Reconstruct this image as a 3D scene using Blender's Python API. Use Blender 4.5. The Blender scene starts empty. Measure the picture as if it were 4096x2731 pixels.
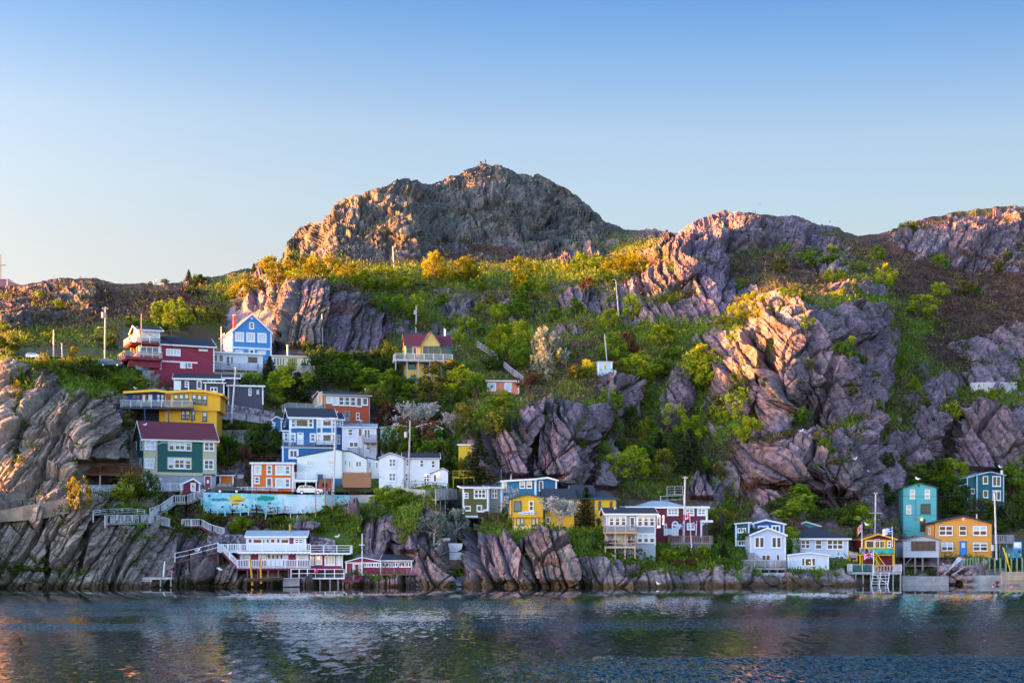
import bpy, math, random
import numpy as np
from mathutils import Vector, Matrix
R = math.radians
SC = bpy.context.scene
COL = SC.collection
random.seed(7)
# ---------------------------------------------------------------- camera, sky, sun, exposure
F, CX, HZ, CH = 6250.0, 2048.0, 2220.0, 5.0      # focal length and horizon in photo pixels, camera height (m)
cam = bpy.data.cameras.new('camera'); cam_o = bpy.data.objects.new('camera', cam); COL.objects.link(cam_o)
cam_o.location = (0, 0, CH); cam_o.rotation_euler = (R(90), 0, 0)
cam.sensor_width = 36.0; cam.lens = 36.0 * F / 4096.0
cam.shift_y = (HZ - 1365.5) / 4096.0
cam.clip_start = 0.5; cam.clip_end = 6000
SC.camera = cam_o
SUN_EL, SUN_AZ = 4.0, 1.5       # low in the west, from the left and a little behind the hill fronts
sv = Vector((-math.cos(R(SUN_EL)) * math.cos(R(SUN_AZ)), math.cos(R(SUN_EL)) * math.sin(R(SUN_AZ)), math.sin(R(SUN_EL))))
sun = bpy.data.lights.new('sun', 'SUN'); sun.energy = 5.0; sun.angle = R(0.5); sun.color = (1.0, 0.37, 0.06)
sun_o = bpy.data.objects.new('sun', sun); COL.objects.link(sun_o)
sun_o.rotation_euler = sv.to_track_quat('Z', 'Y').to_euler(); sun_o.location = (-60, 100, 220)
BACK_FILL = (1.95, 1.5, 1.5)
W = bpy.data.worlds.new('World'); SC.world = W; W.use_nodes = True
wn = W.node_tree.nodes; wl = W.node_tree.links; wn.clear()
wo = wn.new('ShaderNodeOutputWorld'); bg = wn.new('ShaderNodeBackground'); sky = wn.new('ShaderNodeTexSky')
sky.sky_type = 'NISHITA'; sky.sun_disc = False
sky.sun_elevation = R(SUN_EL); sky.sun_rotation = math.atan2(sv.x, sv.y)
sky.altitude = 0; sky.air_density = 1.0; sky.dust_density = 0.6; sky.ozone_density = 3.0
bg.inputs['Strength'].default_value = 0.08
# clear evening sky: deep blue above, pale towards the horizon and the sunset side, extra brightness added behind the viewer to fill the shaded fronts
tc = wn.new('ShaderNodeTexCoord'); sx = wn.new('ShaderNodeSeparateXYZ'); wl.new(tc.outputs['Generated'], sx.inputs[0])
def wm(op, a, b_=0.0):
    n = wn.new('ShaderNodeMath'); n.operation = op
    for s_, v_ in ((n.inputs[0], a), (n.inputs[1], b_)):
        if hasattr(v_, 'links'): wl.new(v_, s_)
        else: s_.default_value = v_
    return n.outputs[0]
el = wm('ADD', sx.outputs[2], wm('MULTIPLY', sx.outputs[0], 0.03))
cr = wn.new('ShaderNodeValToRGB'); wl.new(el, cr.inputs[0])
stops = [(0.0, (.6, .46, .55)), (.13, (.72, .41, .335)), (.178, (.82, .46, .35)), (.22, (.84, .51, .4)), (.26, (.82, .515, .43)), (.30, (.58, .45, .44)), (.34, (.36, .365, .435)), (.5, (.22, .28, .4))]
while len(cr.color_ramp.elements) < len(stops): cr.color_ramp.elements.new(0.5)
for e_, (p_, c_) in zip(cr.color_ramp.elements, stops): e_.position = p_; e_.color = (*c_, 1)
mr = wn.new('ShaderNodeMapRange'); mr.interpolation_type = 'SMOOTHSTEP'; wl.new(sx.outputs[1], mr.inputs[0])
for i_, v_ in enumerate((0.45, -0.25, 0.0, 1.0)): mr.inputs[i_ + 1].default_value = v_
mx = wn.new('ShaderNodeMix'); mx.data_type = 'RGBA'; wl.new(mr.outputs[0], mx.inputs[0]); wl.new(cr.outputs[0], mx.inputs[6]); mx.inputs[7].default_value = (BACK_FILL[0], BACK_FILL[1], BACK_FILL[2], 1)
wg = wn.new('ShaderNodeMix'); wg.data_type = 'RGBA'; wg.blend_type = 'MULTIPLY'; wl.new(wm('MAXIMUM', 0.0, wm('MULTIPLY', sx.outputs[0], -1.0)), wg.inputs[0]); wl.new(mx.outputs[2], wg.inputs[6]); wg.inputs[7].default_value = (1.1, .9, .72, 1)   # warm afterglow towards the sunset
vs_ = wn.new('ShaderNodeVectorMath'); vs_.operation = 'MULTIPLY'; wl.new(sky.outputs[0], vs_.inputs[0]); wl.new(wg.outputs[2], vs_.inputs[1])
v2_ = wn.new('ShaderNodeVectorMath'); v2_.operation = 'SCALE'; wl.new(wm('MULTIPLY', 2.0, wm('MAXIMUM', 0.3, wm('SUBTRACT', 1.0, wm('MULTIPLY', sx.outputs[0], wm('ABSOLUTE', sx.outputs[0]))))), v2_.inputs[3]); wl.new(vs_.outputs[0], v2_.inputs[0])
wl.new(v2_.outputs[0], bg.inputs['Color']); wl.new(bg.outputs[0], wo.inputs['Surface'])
SC.view_settings.view_transform = 'Standard'; SC.view_settings.look = 'None'
SC.view_settings.exposure = 3.11; SC.view_settings.gamma = 1.0
SC.cycles.max_bounces = 5; SC.cycles.diffuse_bounces = 3; SC.cycles.transparent_max_bounces = 4

# ---------------------------------------------------------------- small helpers
def tag(o, label=None, cat=None, group=None, kind=None):
    if label: o['label'] = label
    if cat: o['category'] = cat
    if group: o['group'] = group
    if kind: o['kind'] = kind
    return o
def empty(name, loc, rz=0.0, label=None, cat=None, group=None):
    o = bpy.data.objects.new(name, None); COL.objects.link(o)
    o.location = loc; o.rotation_euler = (0, 0, rz); o.empty_display_size = 0.3
    return tag(o, label, cat, group)
def link(name, me, parent=None, loc=None):
    o = bpy.data.objects.new(name, me); COL.objects.link(o)
    if parent is not None: o.parent = parent
    if loc is not None: o.location = loc
    return o
def np_mesh(name, V, Fq, mats, mi=None, smooth=False):
    """mesh from numpy arrays; Fq is (n,4) or (n,3)."""
    me = bpy.data.meshes.new(name); k = Fq.shape[1]; n = len(Fq)
    me.vertices.add(len(V)); me.vertices.foreach_set('co', np.ascontiguousarray(V, np.float32).ravel())
    me.loops.add(n * k); me.loops.foreach_set('vertex_index', np.ascontiguousarray(Fq, np.int32).ravel())
    me.polygons.add(n); me.polygons.foreach_set('loop_start', np.arange(0, n * k, k, dtype=np.int32))
    for m in (mats if isinstance(mats, (list, tuple)) else [mats]): me.materials.append(m)
    if mi is not None: me.polygons.foreach_set('material_index', np.ascontiguousarray(mi, np.int32))
    me.polygons.foreach_set('use_smooth', np.full(n, smooth, dtype=bool))
    me.update(calc_edges=True)
    return me
class MB:
    """collects boxes, beams, prisms and quads into one mesh"""
    def __init__(s): s.v = []; s.f = []; s.m = []; s.cur = 0
    def add(s, vs, fs):
        b = len(s.v); s.v += [tuple(p) for p in vs]
        for f in fs: s.f.append([i + b for i in f]); s.m.append(s.cur)
    def box(s, x0, y0, z0, x1, y1, z1):
        s.add([(x0,y0,z0),(x1,y0,z0),(x1,y1,z0),(x0,y1,z0),(x0,y0,z1),(x1,y0,z1),(x1,y1,z1),(x0,y1,z1)],
              [(0,3,2,1),(4,5,6,7),(0,1,5,4),(1,2,6,5),(2,3,7,6),(3,0,4,7)])
    def beam(s, a, b, t, t2=None, up=(0,0,1)):
        a = Vector(a); b = Vector(b); d = b - a
        if d.length < 1e-5: return
        d.normalize(); u = Vector(up)
        if abs(d.dot(u)) > 0.95: u = Vector((0, 1, 0))
        x = d.cross(u).normalized() * (t / 2); y = x.cross(d).normalized() * ((t2 or t) / 2)
        s.add([a-x-y,a+x-y,a+x+y,a-x+y,b-x-y,b+x-y,b+x+y,b-x+y],
              [(0,1,2,3),(7,6,5,4),(0,4,5,1),(1,5,6,2),(2,6,7,3),(3,7,4,0)])
    def cyl(s, a, b, r0, r1=None, n=8):
        a = Vector(a); b = Vector(b); d = (b - a).normalized(); r1 = r0 if r1 is None else r1
        u = Vector((1, 0, 0)) if abs(d.z) > 0.7 else Vector((0, 0, 1))
        x = d.cross(u).normalized(); y = d.cross(x)
        vs = []
        for p, r in ((a, r0), (b, r1)):
            for i in range(n):
                t = 2 * math.pi * i / n; vs.append(p + x * (r * math.cos(t)) + y * (r * math.sin(t)))
        s.add(vs, [(i, (i+1) % n, n+(i+1) % n, n+i) for i in range(n)] + [tuple(range(n))[::-1], tuple(range(n, 2*n))])
    def tube(s, pts, r, n=6):
        for p, q in zip(pts[:-1], pts[1:]): s.cyl(p, q, r, r, n)
    def prism(s, poly, fn, t0, t1):
        """polygon of (a,b) pairs swept from t0 to t1; fn(a,b,t) gives the point"""
        n = len(poly)
        s.add([fn(a, b, t0) for a, b in poly] + [fn(a, b, t1) for a, b in poly],
              [tuple(range(n)), tuple(range(2*n-1, n-1, -1))] + [(i, n+i, n+(i+1) % n, (i+1) % n) for i in range(n)])
    def ball(s, c, r, sx=1, sy=1, sz=1, n=8, m=6):
        vs = []; fs = []
        for j in range(1, m):
            ph = math.pi * j / m
            for i in range(n):
                t = 2*math.pi*i/n
                vs.append((c[0]+r*sx*math.sin(ph)*math.cos(t), c[1]+r*sy*math.sin(ph)*math.sin(t), c[2]+r*sz*math.cos(ph)))
        for j in range(m-2):
            for i in range(n): fs.append((j*n+i, (j+1)*n+i, (j+1)*n+(i+1) % n, j*n+(i+1) % n))
        k = len(vs); vs += [(c[0], c[1], c[2]+r*sz), (c[0], c[1], c[2]-r*sz)]
        for i in range(n): fs.append((k, i, (i+1) % n)); fs.append((k+1, (m-2)*n+(i+1) % n, (m-2)*n+i))
        s.add(vs, fs)
    def mesh(s, name, mats, smooth=False):
        me = bpy.data.meshes.new(name); me.from_pydata(s.v, [], s.f)
        mats = mats if isinstance(mats, (list, tuple)) else [mats]
        for m in mats: me.materials.append(m)
        me.polygons.foreach_set('material_index', s.m)
        if smooth: me.polygons.foreach_set('use_smooth', [True]*len(s.f))
        me.update(); return me
    def build(s, name, mats, parent=None, smooth=False, loc=None):
        if not s.v: return None
        return link(name, s.mesh(name, mats, smooth), parent, loc)

# ---------------------------------------------------------------- materials
def node_mat(name):
    m = bpy.data.materials.new(name); m.use_nodes = True
    nt = m.node_tree; b = nt.nodes['Principled BSDF']
    return m, nt, b
def N(nt, t, **kw):
    n = nt.nodes.new(t)
    for k, v in kw.items():
        if k in n.inputs: n.inputs[k].default_value = v
        else: setattr(n, k, v)
    return n
def mixc(nt, fac, a, b, blend='MIX'):
    n = nt.nodes.new('ShaderNodeMix'); n.data_type = 'RGBA'; n.blend_type = blend
    for s, v in ((n.inputs[0], fac), (n.inputs[6], a), (n.inputs[7], b)):
        if hasattr(v, 'links'): nt.links.new(v, s)
        elif isinstance(v, (int, float)): s.default_value = v
        else: s.default_value = (*v[:3], 1)
    return n.outputs[2]
def math_n(nt, op, a, b=0.0, clamp=False):
    n = nt.nodes.new('ShaderNodeMath'); n.operation = op; n.use_clamp = clamp
    for s, v in ((n.inputs[0], a), (n.inputs[1], b)):
        if hasattr(v, 'links'): nt.links.new(v, s)
        else: s.default_value = v
    return n.outputs[0]
def ramp(nt, fac, stops):
    n = nt.nodes.new('ShaderNodeValToRGB'); e = n.color_ramp.elements
    while len(e) < len(stops): e.new(0.5)
    for el, (p, c) in zip(e, stops): el.position = p; el.color = (*c[:3], 1)
    nt.links.new(fac, n.inputs[0]); return n.outputs[0]
def noise(nt, scale, detail=3, vec=None, rough=0.5, dist=0.0):
    n = N(nt, 'ShaderNodeTexNoise', Scale=scale, Detail=detail, Roughness=rough, Distortion=dist)
    if vec is not None: nt.links.new(vec, n.inputs['Vector'])
    return n.outputs[0]
def objco(nt): return nt.nodes.new('ShaderNodeTexCoord').outputs['Object']
_mc = {}
def paint(col, board=0.16, rough=0.55, wear=0.12, axis='Z', key=None):
    """painted clapboard: fine boards as a bump, a little dirt and fading with a shape of its own"""
    k = ('paint', col, board, rough, wear, axis)
    if k in _mc: return _mc[k]
    m, nt, b = node_mat('painted_boards'); co = objco(nt)
    f = noise(nt, 0.7, 5, co, 0.65); c2 = tuple(min(1, c * 0.8 + 0.02) for c in col)
    f2 = ramp(nt, f, [(0.4, (0, 0, 0)), (0.75, (1, 1, 1))])
    cc = mixc(nt, math_n(nt, 'MULTIPLY', f2, wear * 3, True), col, c2)
    st = N(nt, 'ShaderNodeMapping'); nt.links.new(co, st.inputs[0]); st.inputs['Scale'].default_value = (2.0, 2.0, 0.12)
    sn = ramp(nt, noise(nt, 1.5, 4, st.outputs[0], 0.6), [(0.55, (0, 0, 0)), (0.8, (1, 1, 1))])
    cc = mixc(nt, math_n(nt, 'MULTIPLY', sn, wear), cc, (0.16, 0.15, 0.14))
    nt.links.new(cc, b.inputs['Base Color']); b.inputs['Roughness'].default_value = rough
    if board:
        w = N(nt, 'ShaderNodeTexWave', wave_type='BANDS', bands_direction=axis, wave_profile='SAW'); w.inputs['Scale'].default_value = 0.314 / board
        w.inputs['Distortion'].default_value = 0.05
        nt.links.new(co, w.inputs['Vector'])
        bp = N(nt, 'ShaderNodeBump', Strength=0.6, Distance=0.03); nt.links.new(w.outputs[1], bp.inputs['Height'])
        nt.links.new(bp.outputs[0], b.inputs['Normal'])
    _mc[k] = m; return m
def plain(name, col, rough=0.6, metal=0.0, var=0.15, scale=2.0, spec=0.5):
    k = ('plain', name, col, rough, metal, var)
    if k in _mc: return _mc[k]
    m, nt, b = node_mat(name); co = objco(nt)
    f = noise(nt, scale, 5, co, 0.6)
    cc = mixc(nt, ramp(nt, f, [(0.35, (0, 0, 0)), (0.7, (1, 1, 1))]), tuple(c * (1 - var) for c in col), tuple(min(1, c * (1 + var)) for c in col))
    nt.links.new(cc, b.inputs['Base Color']); b.inputs['Roughness'].default_value = rough; b.inputs['Metallic'].default_value = metal
    b.inputs['Specular IOR Level'].default_value = spec
    _mc[k] = m; return m
def shingle(col):
    k = ('shingle', col)
    if k in _mc: return _mc[k]
    m, nt, b = node_mat('roof_shingle'); co = objco(nt)
    f = noise(nt, 0.6, 4, co, 0.6); g = noise(nt, 6.0, 3, co, 0.7)
    cc = mixc(nt, f, tuple(c * 0.7 for c in col), tuple(c * 1.35 for c in col))
    cc = mixc(nt, 0.35, cc, mixc(nt, g, tuple(c * 0.4 for c in col), tuple(c * 1.8 for c in col)))
    sp = ramp(nt, noise(nt, 3.0, 2, co, 0.7), [(0.7, (0, 0, 0)), (0.74, (1, 1, 1))])
    cc = mixc(nt, math_n(nt, 'MULTIPLY', sp, 0.25), cc, (0.45, 0.44, 0.43))
    nt.links.new(cc, b.inputs['Base Color']); b.inputs['Roughness'].default_value = 0.85
    _mc[k] = m; return m
def glass(kind):
    """dark pane with the room behind: kinds dark, warm, blue, blind, lit"""
    k = ('glass', kind)
    if k in _mc: return _mc[k]
    m, nt, b = node_mat('window_glass_' + kind); co = objco(nt)
    c0, c1 = {'dark': ((0.012, 0.014, 0.02), (0.05, 0.045, 0.05)), 'warm': ((0.03, 0.012, 0.01), (0.11, 0.05, 0.03)),
              'blue': ((0.05, 0.08, 0.11), (0.13, 0.19, 0.24)), 'blind': ((0.42, 0.5, 0.54), (0.6, 0.66, 0.68)),
              'tan': ((0.55, 0.4, 0.26), (0.75, 0.62, 0.45)), 'lit': ((0.05, 0.03, 0.02), (0.12, 0.07, 0.04)), 'rail': ((0.2, 0.23, 0.25), (0.3, 0.33, 0.36))}[kind]
    cc = mixc(nt, noise(nt, 0.9, 2, co), c0, c1)
    nt.links.new(cc, b.inputs['Base Color']); b.inputs['Roughness'].default_value = 0.08; b.inputs['IOR'].default_value = 1.5
    if kind == 'rail':
        b.inputs['Transmission Weight'].default_value = 0.0; b.inputs['Alpha'].default_value = 0.35; b.inputs['Roughness'].default_value = 0.05
    _mc[k] = m; return m
def glow(col, s):
    k = ('glow', col, s)
    if k in _mc: return _mc[k]
    m, nt, b = node_mat('lit_lamp'); b.inputs['Base Color'].default_value = (*col, 1)
    b.inputs['Emission Color'].default_value = (*col, 1); b.inputs['Emission Strength'].default_value = s * 0.12
    _mc[k] = m; return m
def wood(col, rough=0.75):
    k = ('wood', col)
    if k in _mc: return _mc[k]
    m, nt, b = node_mat('weathered_wood'); co = objco(nt)
    f = noise(nt, 1.3, 4, co, 0.7, 0.8); g = noise(nt, 7, 2, co)
    cc = mixc(nt, ramp(nt, f, [(0.3, (0, 0, 0)), (0.7, (1, 1, 1))]), tuple(c * 0.72 for c in col), tuple(min(1, c * 1.2) for c in col))
    cc = mixc(nt, math_n(nt, 'MULTIPLY', g, 0.3), cc, tuple(c * 0.5 for c in col))
    nt.links.new(cc, b.inputs['Base Color']); b.inputs['Roughness'].default_value = rough
    _mc[k] = m; return m
WHITE = paint((0.82, 0.83, 0.86), 0, 0.5, 0.07)
GREYW = wood((0.36, 0.34, 0.35)); DARKM = plain('dark_metal', (0.02, 0.03, 0.04), 0.5)
CONC = plain('concrete', (0.34, 0.32, 0.31), 0.9, 0, 0.3, 0.5)
# ---------------------------------------------------------------- the hillside: depth (m) against photo row, column by column
COLS = [
 (-1500, [(2345,235),(2280,245),(2150,300),(2000,470)]),
 (-700, [(2345,205),(2250,212),(2200,222),(2150,300),(1750,450)]),  # unseen land left of frame, here and next row, shaped to block low sun
 (-300, [(2345,218),(2200,224),(2080,238),(2030,256),(1800,275),(1600,330),(1330,420)]),
 (0, [(2345,234),(2040,239),(1995,246),(1460,270),(1425,290),(1390,302),(1135,430)]),
 (300, [(2345,235),(1995,243),(1955,250),(1600,266),(1540,278),(1445,286),(1415,300),(1300,360),(1115,430)]),
 (500, [(2345,239),(2060,248),(1900,261),(1720,272),(1560,285),(1470,292),(1442,304),(1360,325),(1250,380),(1135,430)]),
 (700, [(2345,249),(2200,254),(1960,266),(1700,284),(1520,300),(1475,306),(1460,314),(1340,340),(1200,400),(1130,430)]),
 (900, [(2345,248),(2200,255),(2010,262),(1965,271),(1700,288),(1520,304),(1400,330),(1330,380),(1230,400),(1100,440)]),
 (1050, [(2345,248),(2200,255),(2015,262),(1965,271),(1700,289),(1500,310),(1430,330),(1300,356),(1130,396),(1090,440),(1055,560)]),
 (1200, [(2345,248),(2020,262),(1970,272),(1700,290),(1480,316),(1420,324),(1150,346),(1110,362),(1080,440),(1050,520),(900,620)]),
 (1400, [(2345,247),(2020,262),(1975,271),(1650,296),(1500,318),(1440,326),(1200,350),(1130,372),(1060,440),(1020,458),(780,500)]),
 (1300, [(2345,247),(2020,262),(1973,271),(1670,293),(1490,317),(1430,325),(1175,348),(1120,367),(1070,442),(1030,480),(850,545)]),
 (1600, [(2345,247),(2030,262),(1950,272),(1650,300),(1530,320),(1400,338),(1200,375),(1100,420),(1060,460),(1030,478),(760,530),(722,545)]),
 (1750, [(2345,246),(2200,248),(2000,258),(1930,272),(1650,302),(1520,322),(1250,370),(1100,420),(1060,465),(1020,500),(745,580)]),
 (1830, [(2345,250),(2290,254),(2180,262),(2080,268),(1900,276),(1680,292),(1520,322),(1250,370),(1100,420),(1060,465),(1020,505),(700,590)]),
 (1950, [(2345,244),(2230,250),(2080,260),(1960,270),(1700,277),(1640,283),(1600,298),(1420,340),(1200,385),(1080,440),(1030,505),(660,600)]),
 (2150, [(2345,244),(2140,250),(2110,260),(2060,266),(1960,271),(1640,283),(1600,298),(1400,345),(1200,390),(1080,445),(1020,515),(712,605)]),
 (2350, [(2345,244),(2140,250),(2110,260),(1980,271),(1700,283),(1620,292),(1500,312),(1450,325),(1250,372),(1100,425),(1050,460),(960,545),(830,595)]),
 (2430, [(2345,241),(2170,250),(2110,262),(2000,276),(1800,292),(1520,312),(1470,326),(1300,365),(1230,376),(1100,415),(1050,450),(985,530),(890,600)]),
 (2500, [(2345,242),(2200,252),(2130,262),(2000,275),(1800,294),(1650,311),(1480,331),(1300,365),(1230,376),(1100,410),(1050,440),(985,500),(915,600)]),
 (2650, [(2345,244),(2220,252),(2150,262),(2020,274),(1850,290),(1560,320),(1430,335),(1330,352),(1200,370),(1060,398),(1000,412),(975,455),(930,545)]),
 (2800, [(2345,246),(2240,253),(2180,264),(2040,274),(1850,290),(1600,315),(1400,342),(1300,355),(1200,372),(1030,392),(1000,412),(940,445),(880,495)]),
 (2950, [(2345,248),(2270,254),(2200,262),(2060,275),(1990,281),(1750,292),(1480,310),(1360,324),(1300,346),(1180,380),(1080,408),(980,430),(850,470)]),
 (3100, [(2345,250),(2290,255),(2200,264),(2060,275),(1900,280),(1760,286),(1700,296),(1300,312),(1220,322),(1190,350),(1050,410),(960,445),(863,478)]),
 (3250, [(2340,252),(2290,256),(2200,266),(2080,275),(1780,285),(1720,296),(1290,312),(1215,322),(1190,352),(1100,400),(1000,442),(890,488)]),
 (3400, [(2338,256),(2290,259),(2200,266),(2080,275),(1790,285),(1700,298),(1320,316),(1225,330),(1190,362),(1080,402),(1000,442),(932,490)]),
 (3520, [(2335,262),(2290,265),(2200,273),(2060,281),(1950,287),(1600,307),(1400,328),(1240,354),(1200,372),(1080,405),(1000,442),(940,490)]),
 (3650, [(2333,264),(2300,266),(2240,268),(2222,274),(2180,279),(2100,290),(1950,300),(1620,318),(1450,340),(1250,376),(1080,412),(1000,440),(890,480)]),
 (3800, [(2333,264),(2290,266),(2245,268),(2224,273),(2180,282),(2100,294),(1980,302),(1660,316),(1600,326),(1450,346),(1200,386),(1050,426),(960,455),(852,490)]),
 (4000, [(2333,264),(2290,266),(2245,268),(2224,273),(2180,282),(2100,296),(1980,304),(1640,318),(1590,328),(1450,348),(1200,388),(1050,428),(960,455),(828,490)]),
 (4300, [(2333,264),(2240,268),(2224,273),(2180,282),(1980,304),(1600,324),(1450,348),(1200,388),(1050,428),(835,490)]),
 (5200, [(2333,272),(2230,280),(1980,304),(1600,330),(1450,350),(1200,390),(1000,490)]),
]
SKY = [(-1500,2180),(-700,1640),(-300,1300),(-100,1150),(0,1137),(60,1141),(110,1140),(150,1128),(200,1120),(250,1117),(310,1113),(370,1113),(420,1124),(460,1134),(560,1134),(640,1139),(690,1136),(730,1128),
 (800,1113),(900,1097),(960,1080),(1000,1075),(1050,1066),(1090,1054),(1120,1040),(1143,1018),(1150,985),(1160,962),(1205,915),(1240,898),(1300,884),(1308,868),(1350,818),(1385,800),(1420,783),(1470,768),(1510,748),(1545,743),
 (1575,726),(1610,721),(1655,727),(1690,738),(1722,744),(1765,724),(1800,704),(1850,686),(1890,668),(1930,663),(1990,662),(2040,672),(2070,692),(2110,697),(2150,701),(2190,722),(2240,744),(2285,762),(2325,792),(2360,826),
 (2385,860),(2412,890),(2450,906),(2500,916),(2560,920),(2595,917),(2615,908),(2640,920),(2668,925),(2685,938),(2700,940),(2745,915),(2790,890),(2830,873),(2870,856),(2920,849),(3000,850),(3040,857),(3100,861),(3150,868),(3225,872),
 (3245,890),(3300,898),(3350,909),(3380,930),(3430,939),(3490,938),(3540,931),(3570,922),(3640,893),(3700,874),(3735,865),(3770,862),(3850,843),(3950,830),(4020,824),(4060,820),(4075,828),(4150,830),(4300,850),(5200,1080)]
_cx = np.array([c[0] for c in COLS], float)
def _prof(c, py):
    k = sorted(c[1]); return np.interp(py, [a for a, b in k], [b for a, b in k])
def depth(px, py):
    """hillside depth before rock relief, px and py arrays of one shape"""
    px = np.asarray(px, float); py = np.asarray(py, float)
    out = np.zeros(px.shape); wsum = np.zeros(px.shape)
    i = np.clip(np.searchsorted(_cx, px) - 1, 0, len(_cx) - 2)
    t = np.clip((px - _cx[i]) / (_cx[i+1] - _cx[i]), 0, 1); t = t * t * (3 - 2 * t) * 0.6 + t * 0.4
    for k, c in enumerate(COLS):
        m = (i == k)
        if m.any(): out[m] += (1 - t[m]) * _prof(c, py[m])
        m = (i == k - 1)
        if m.any(): out[m] += t[m] * _prof(c, py[m])
    return out
def P3(px, py, Y): return np.stack([(px - CX) / F * Y, Y + 0 * px, CH + (HZ - py) / F * Y], -1)
def pt(px, py, Y): return Vector(((px - CX) / F * Y, Y, CH + (HZ - py) / F * Y))

def _hash(ix, iy, iz, s):
    h = (ix * 374761393 + iy * 668265263 + iz * 2147483647 + s * 1274126177) & 0xFFFFFFFF
    h = ((h ^ (h >> 13)) * 1274126177) & 0xFFFFFFFF
    h = ((h ^ (h >> 16)) * 2246822519) & 0xFFFFFFFF
    return h ^ (h >> 15)
def _u(h, k): return (((h * (2 * k + 1) * 2654435761) >> 7) & 0xFFFF) / 65535.0
def voronoi(q, seed):
    """F1, F2, hash of the nearest cell and offset from its point"""
    c = np.floor(q).astype(np.int64); n = len(q)
    F1 = np.full(n, 9.0); F2 = np.full(n, 9.0); H = np.zeros(n, np.int64); D = np.zeros((n, 3))
    for dx in (-1, 0, 1):
        for dy in (-1, 0, 1):
            for dz in (-1, 0, 1):
                cx = c[:, 0] + dx; cy = c[:, 1] + dy; cz = c[:, 2] + dz
                h = _hash(cx, cy, cz, seed)
                o = np.stack([cx + _u(h, 1), cy + _u(h, 2), cz + _u(h, 3)], 1)
                d = q - o; dd = np.sqrt((d * d).sum(1))
                m = dd < F1
                F2 = np.where(m, F1, np.minimum(F2, dd)); F1 = np.where(m, dd, F1)
                H = np.where(m, h, H); D[m] = d[m]
    return F1, F2, H, D
def vnoise(q, seed):
    c = np.floor(q).astype(np.int64); f = q - c; f = f * f * (3 - 2 * f); r = 0
    for dx in (0, 1):
        for dy in (0, 1):
            for dz in (0, 1):
                w = (f[:, 0] if dx else 1 - f[:, 0]) * (f[:, 1] if dy else 1 - f[:, 1]) * (f[:, 2] if dz else 1 - f[:, 2])
                r = r + w * _u(_hash(c[:, 0]+dx, c[:, 1]+dy, c[:, 2]+dz, seed), 4)
    return r
def fbm(q, seed, n=4):
    a = 0.5; s = 0; t = 0
    for i in range(n): s = s + a * vnoise(q * 2.0**i + 17.3 * i, seed + i); t += a; a *= 0.55
    return s / t
def ell(px, py, cx, cy, rx, ry, ang=0.0, hard=1.0):
    a = math.radians(ang); dx = px - cx; dy = py - cy
    u = (dx * math.cos(a) + dy * math.sin(a)) / rx; v = (-dx * math.sin(a) + dy * math.cos(a)) / ry
    return np.clip((1.25 - np.sqrt(u * u + v * v)) * 2.2 * hard, 0, 1)

# rock outcrops (+) and soil with plants (-), photo position, half sizes, tilt, weight
ROCK = [(1440,1300,170,150,0,1.1),(1080,1240,120,120,0,.8),(2900,930,330,75,-4,.6),(60,1750,260,330,0,1),(420,1760,170,190,0,1),(150,2200,200,150,0,.9),(420,2230,160,140,0,.8),(60,1270,130,110,0,.9),(350,1210,60,90,20,.9),(250,1150,90,40,0,.5),
 (1150,1300,260,190,0,1),(1400,1330,180,130,0,.9),(1180,1130,160,60,0,.6),(1250,950,160,120,-30,1),(1500,880,300,190,0,1.4),(1900,830,340,200,0,1.5),(2200,880,260,200,35,1.4),(1600,1010,260,50,0,.7),
 (1830,1200,80,50,-20,.9),(2600,940,90,30,0,.8),(2900,950,260,70,-5,1),(3250,980,160,100,25,1),(2700,1080,140,80,-30,1),(2850,1120,90,110,15,1),(2600,1180,150,60,0,.8),(2300,1180,70,60,0,1),(2480,1230,130,50,0,.9),
 (2880,1190,130,90,20,.9),(3080,1180,80,50,0,.8),(3360,1160,130,50,0,.9),(3250,1400,280,220,15,1),(3180,1620,260,160,15,1),(2870,1480,60,120,15,.9),(3400,1500,160,260,20,.9),(3480,1330,130,110,30,.8),
 (2480,1570,70,110,15,1),(2700,1600,60,140,15,1),(2220,1750,230,170,10,1),(2050,1800,130,180,0,1),(2350,1850,110,180,15,1),(3200,1870,240,170,0,1),(3350,1800,170,160,20,.9),(2810,1990,90,60,0,.9),(2700,1260,130,40,0,.5),
 (3700,1720,120,200,20,1),(3950,1760,220,190,15,1),(3950,1480,130,110,0,.9),(4030,1340,120,90,0,.8),(3780,1560,110,70,0,.8),(3900,930,240,90,0,.9),(3640,1000,80,60,0,.8),(4000,1000,120,70,0,.6),(3870,1090,90,50,0,.6),
 (2150,2240,260,110,0,1),(1960,2160,90,90,0,.8),(2450,2290,140,60,0,.9),(2800,2300,250,40,0,.8),(3130,2310,160,40,0,.6),(1480,2150,110,130,0,.7),(1700,2160,60,160,0,.9),(1200,2110,60,50,0,.8),(900,2280,130,70,0,.9),(660,2250,100,90,0,.7),
 (600,1510,70,50,0,.7),(1790,1340,100,60,0,.6),(2080,1350,50,30,0,.5),(2330,1330,70,40,0,.6),(2560,1290,110,40,0,.6),(3560,1900,60,200,18,.7),(2500,1740,60,140,12,.8)]
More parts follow.
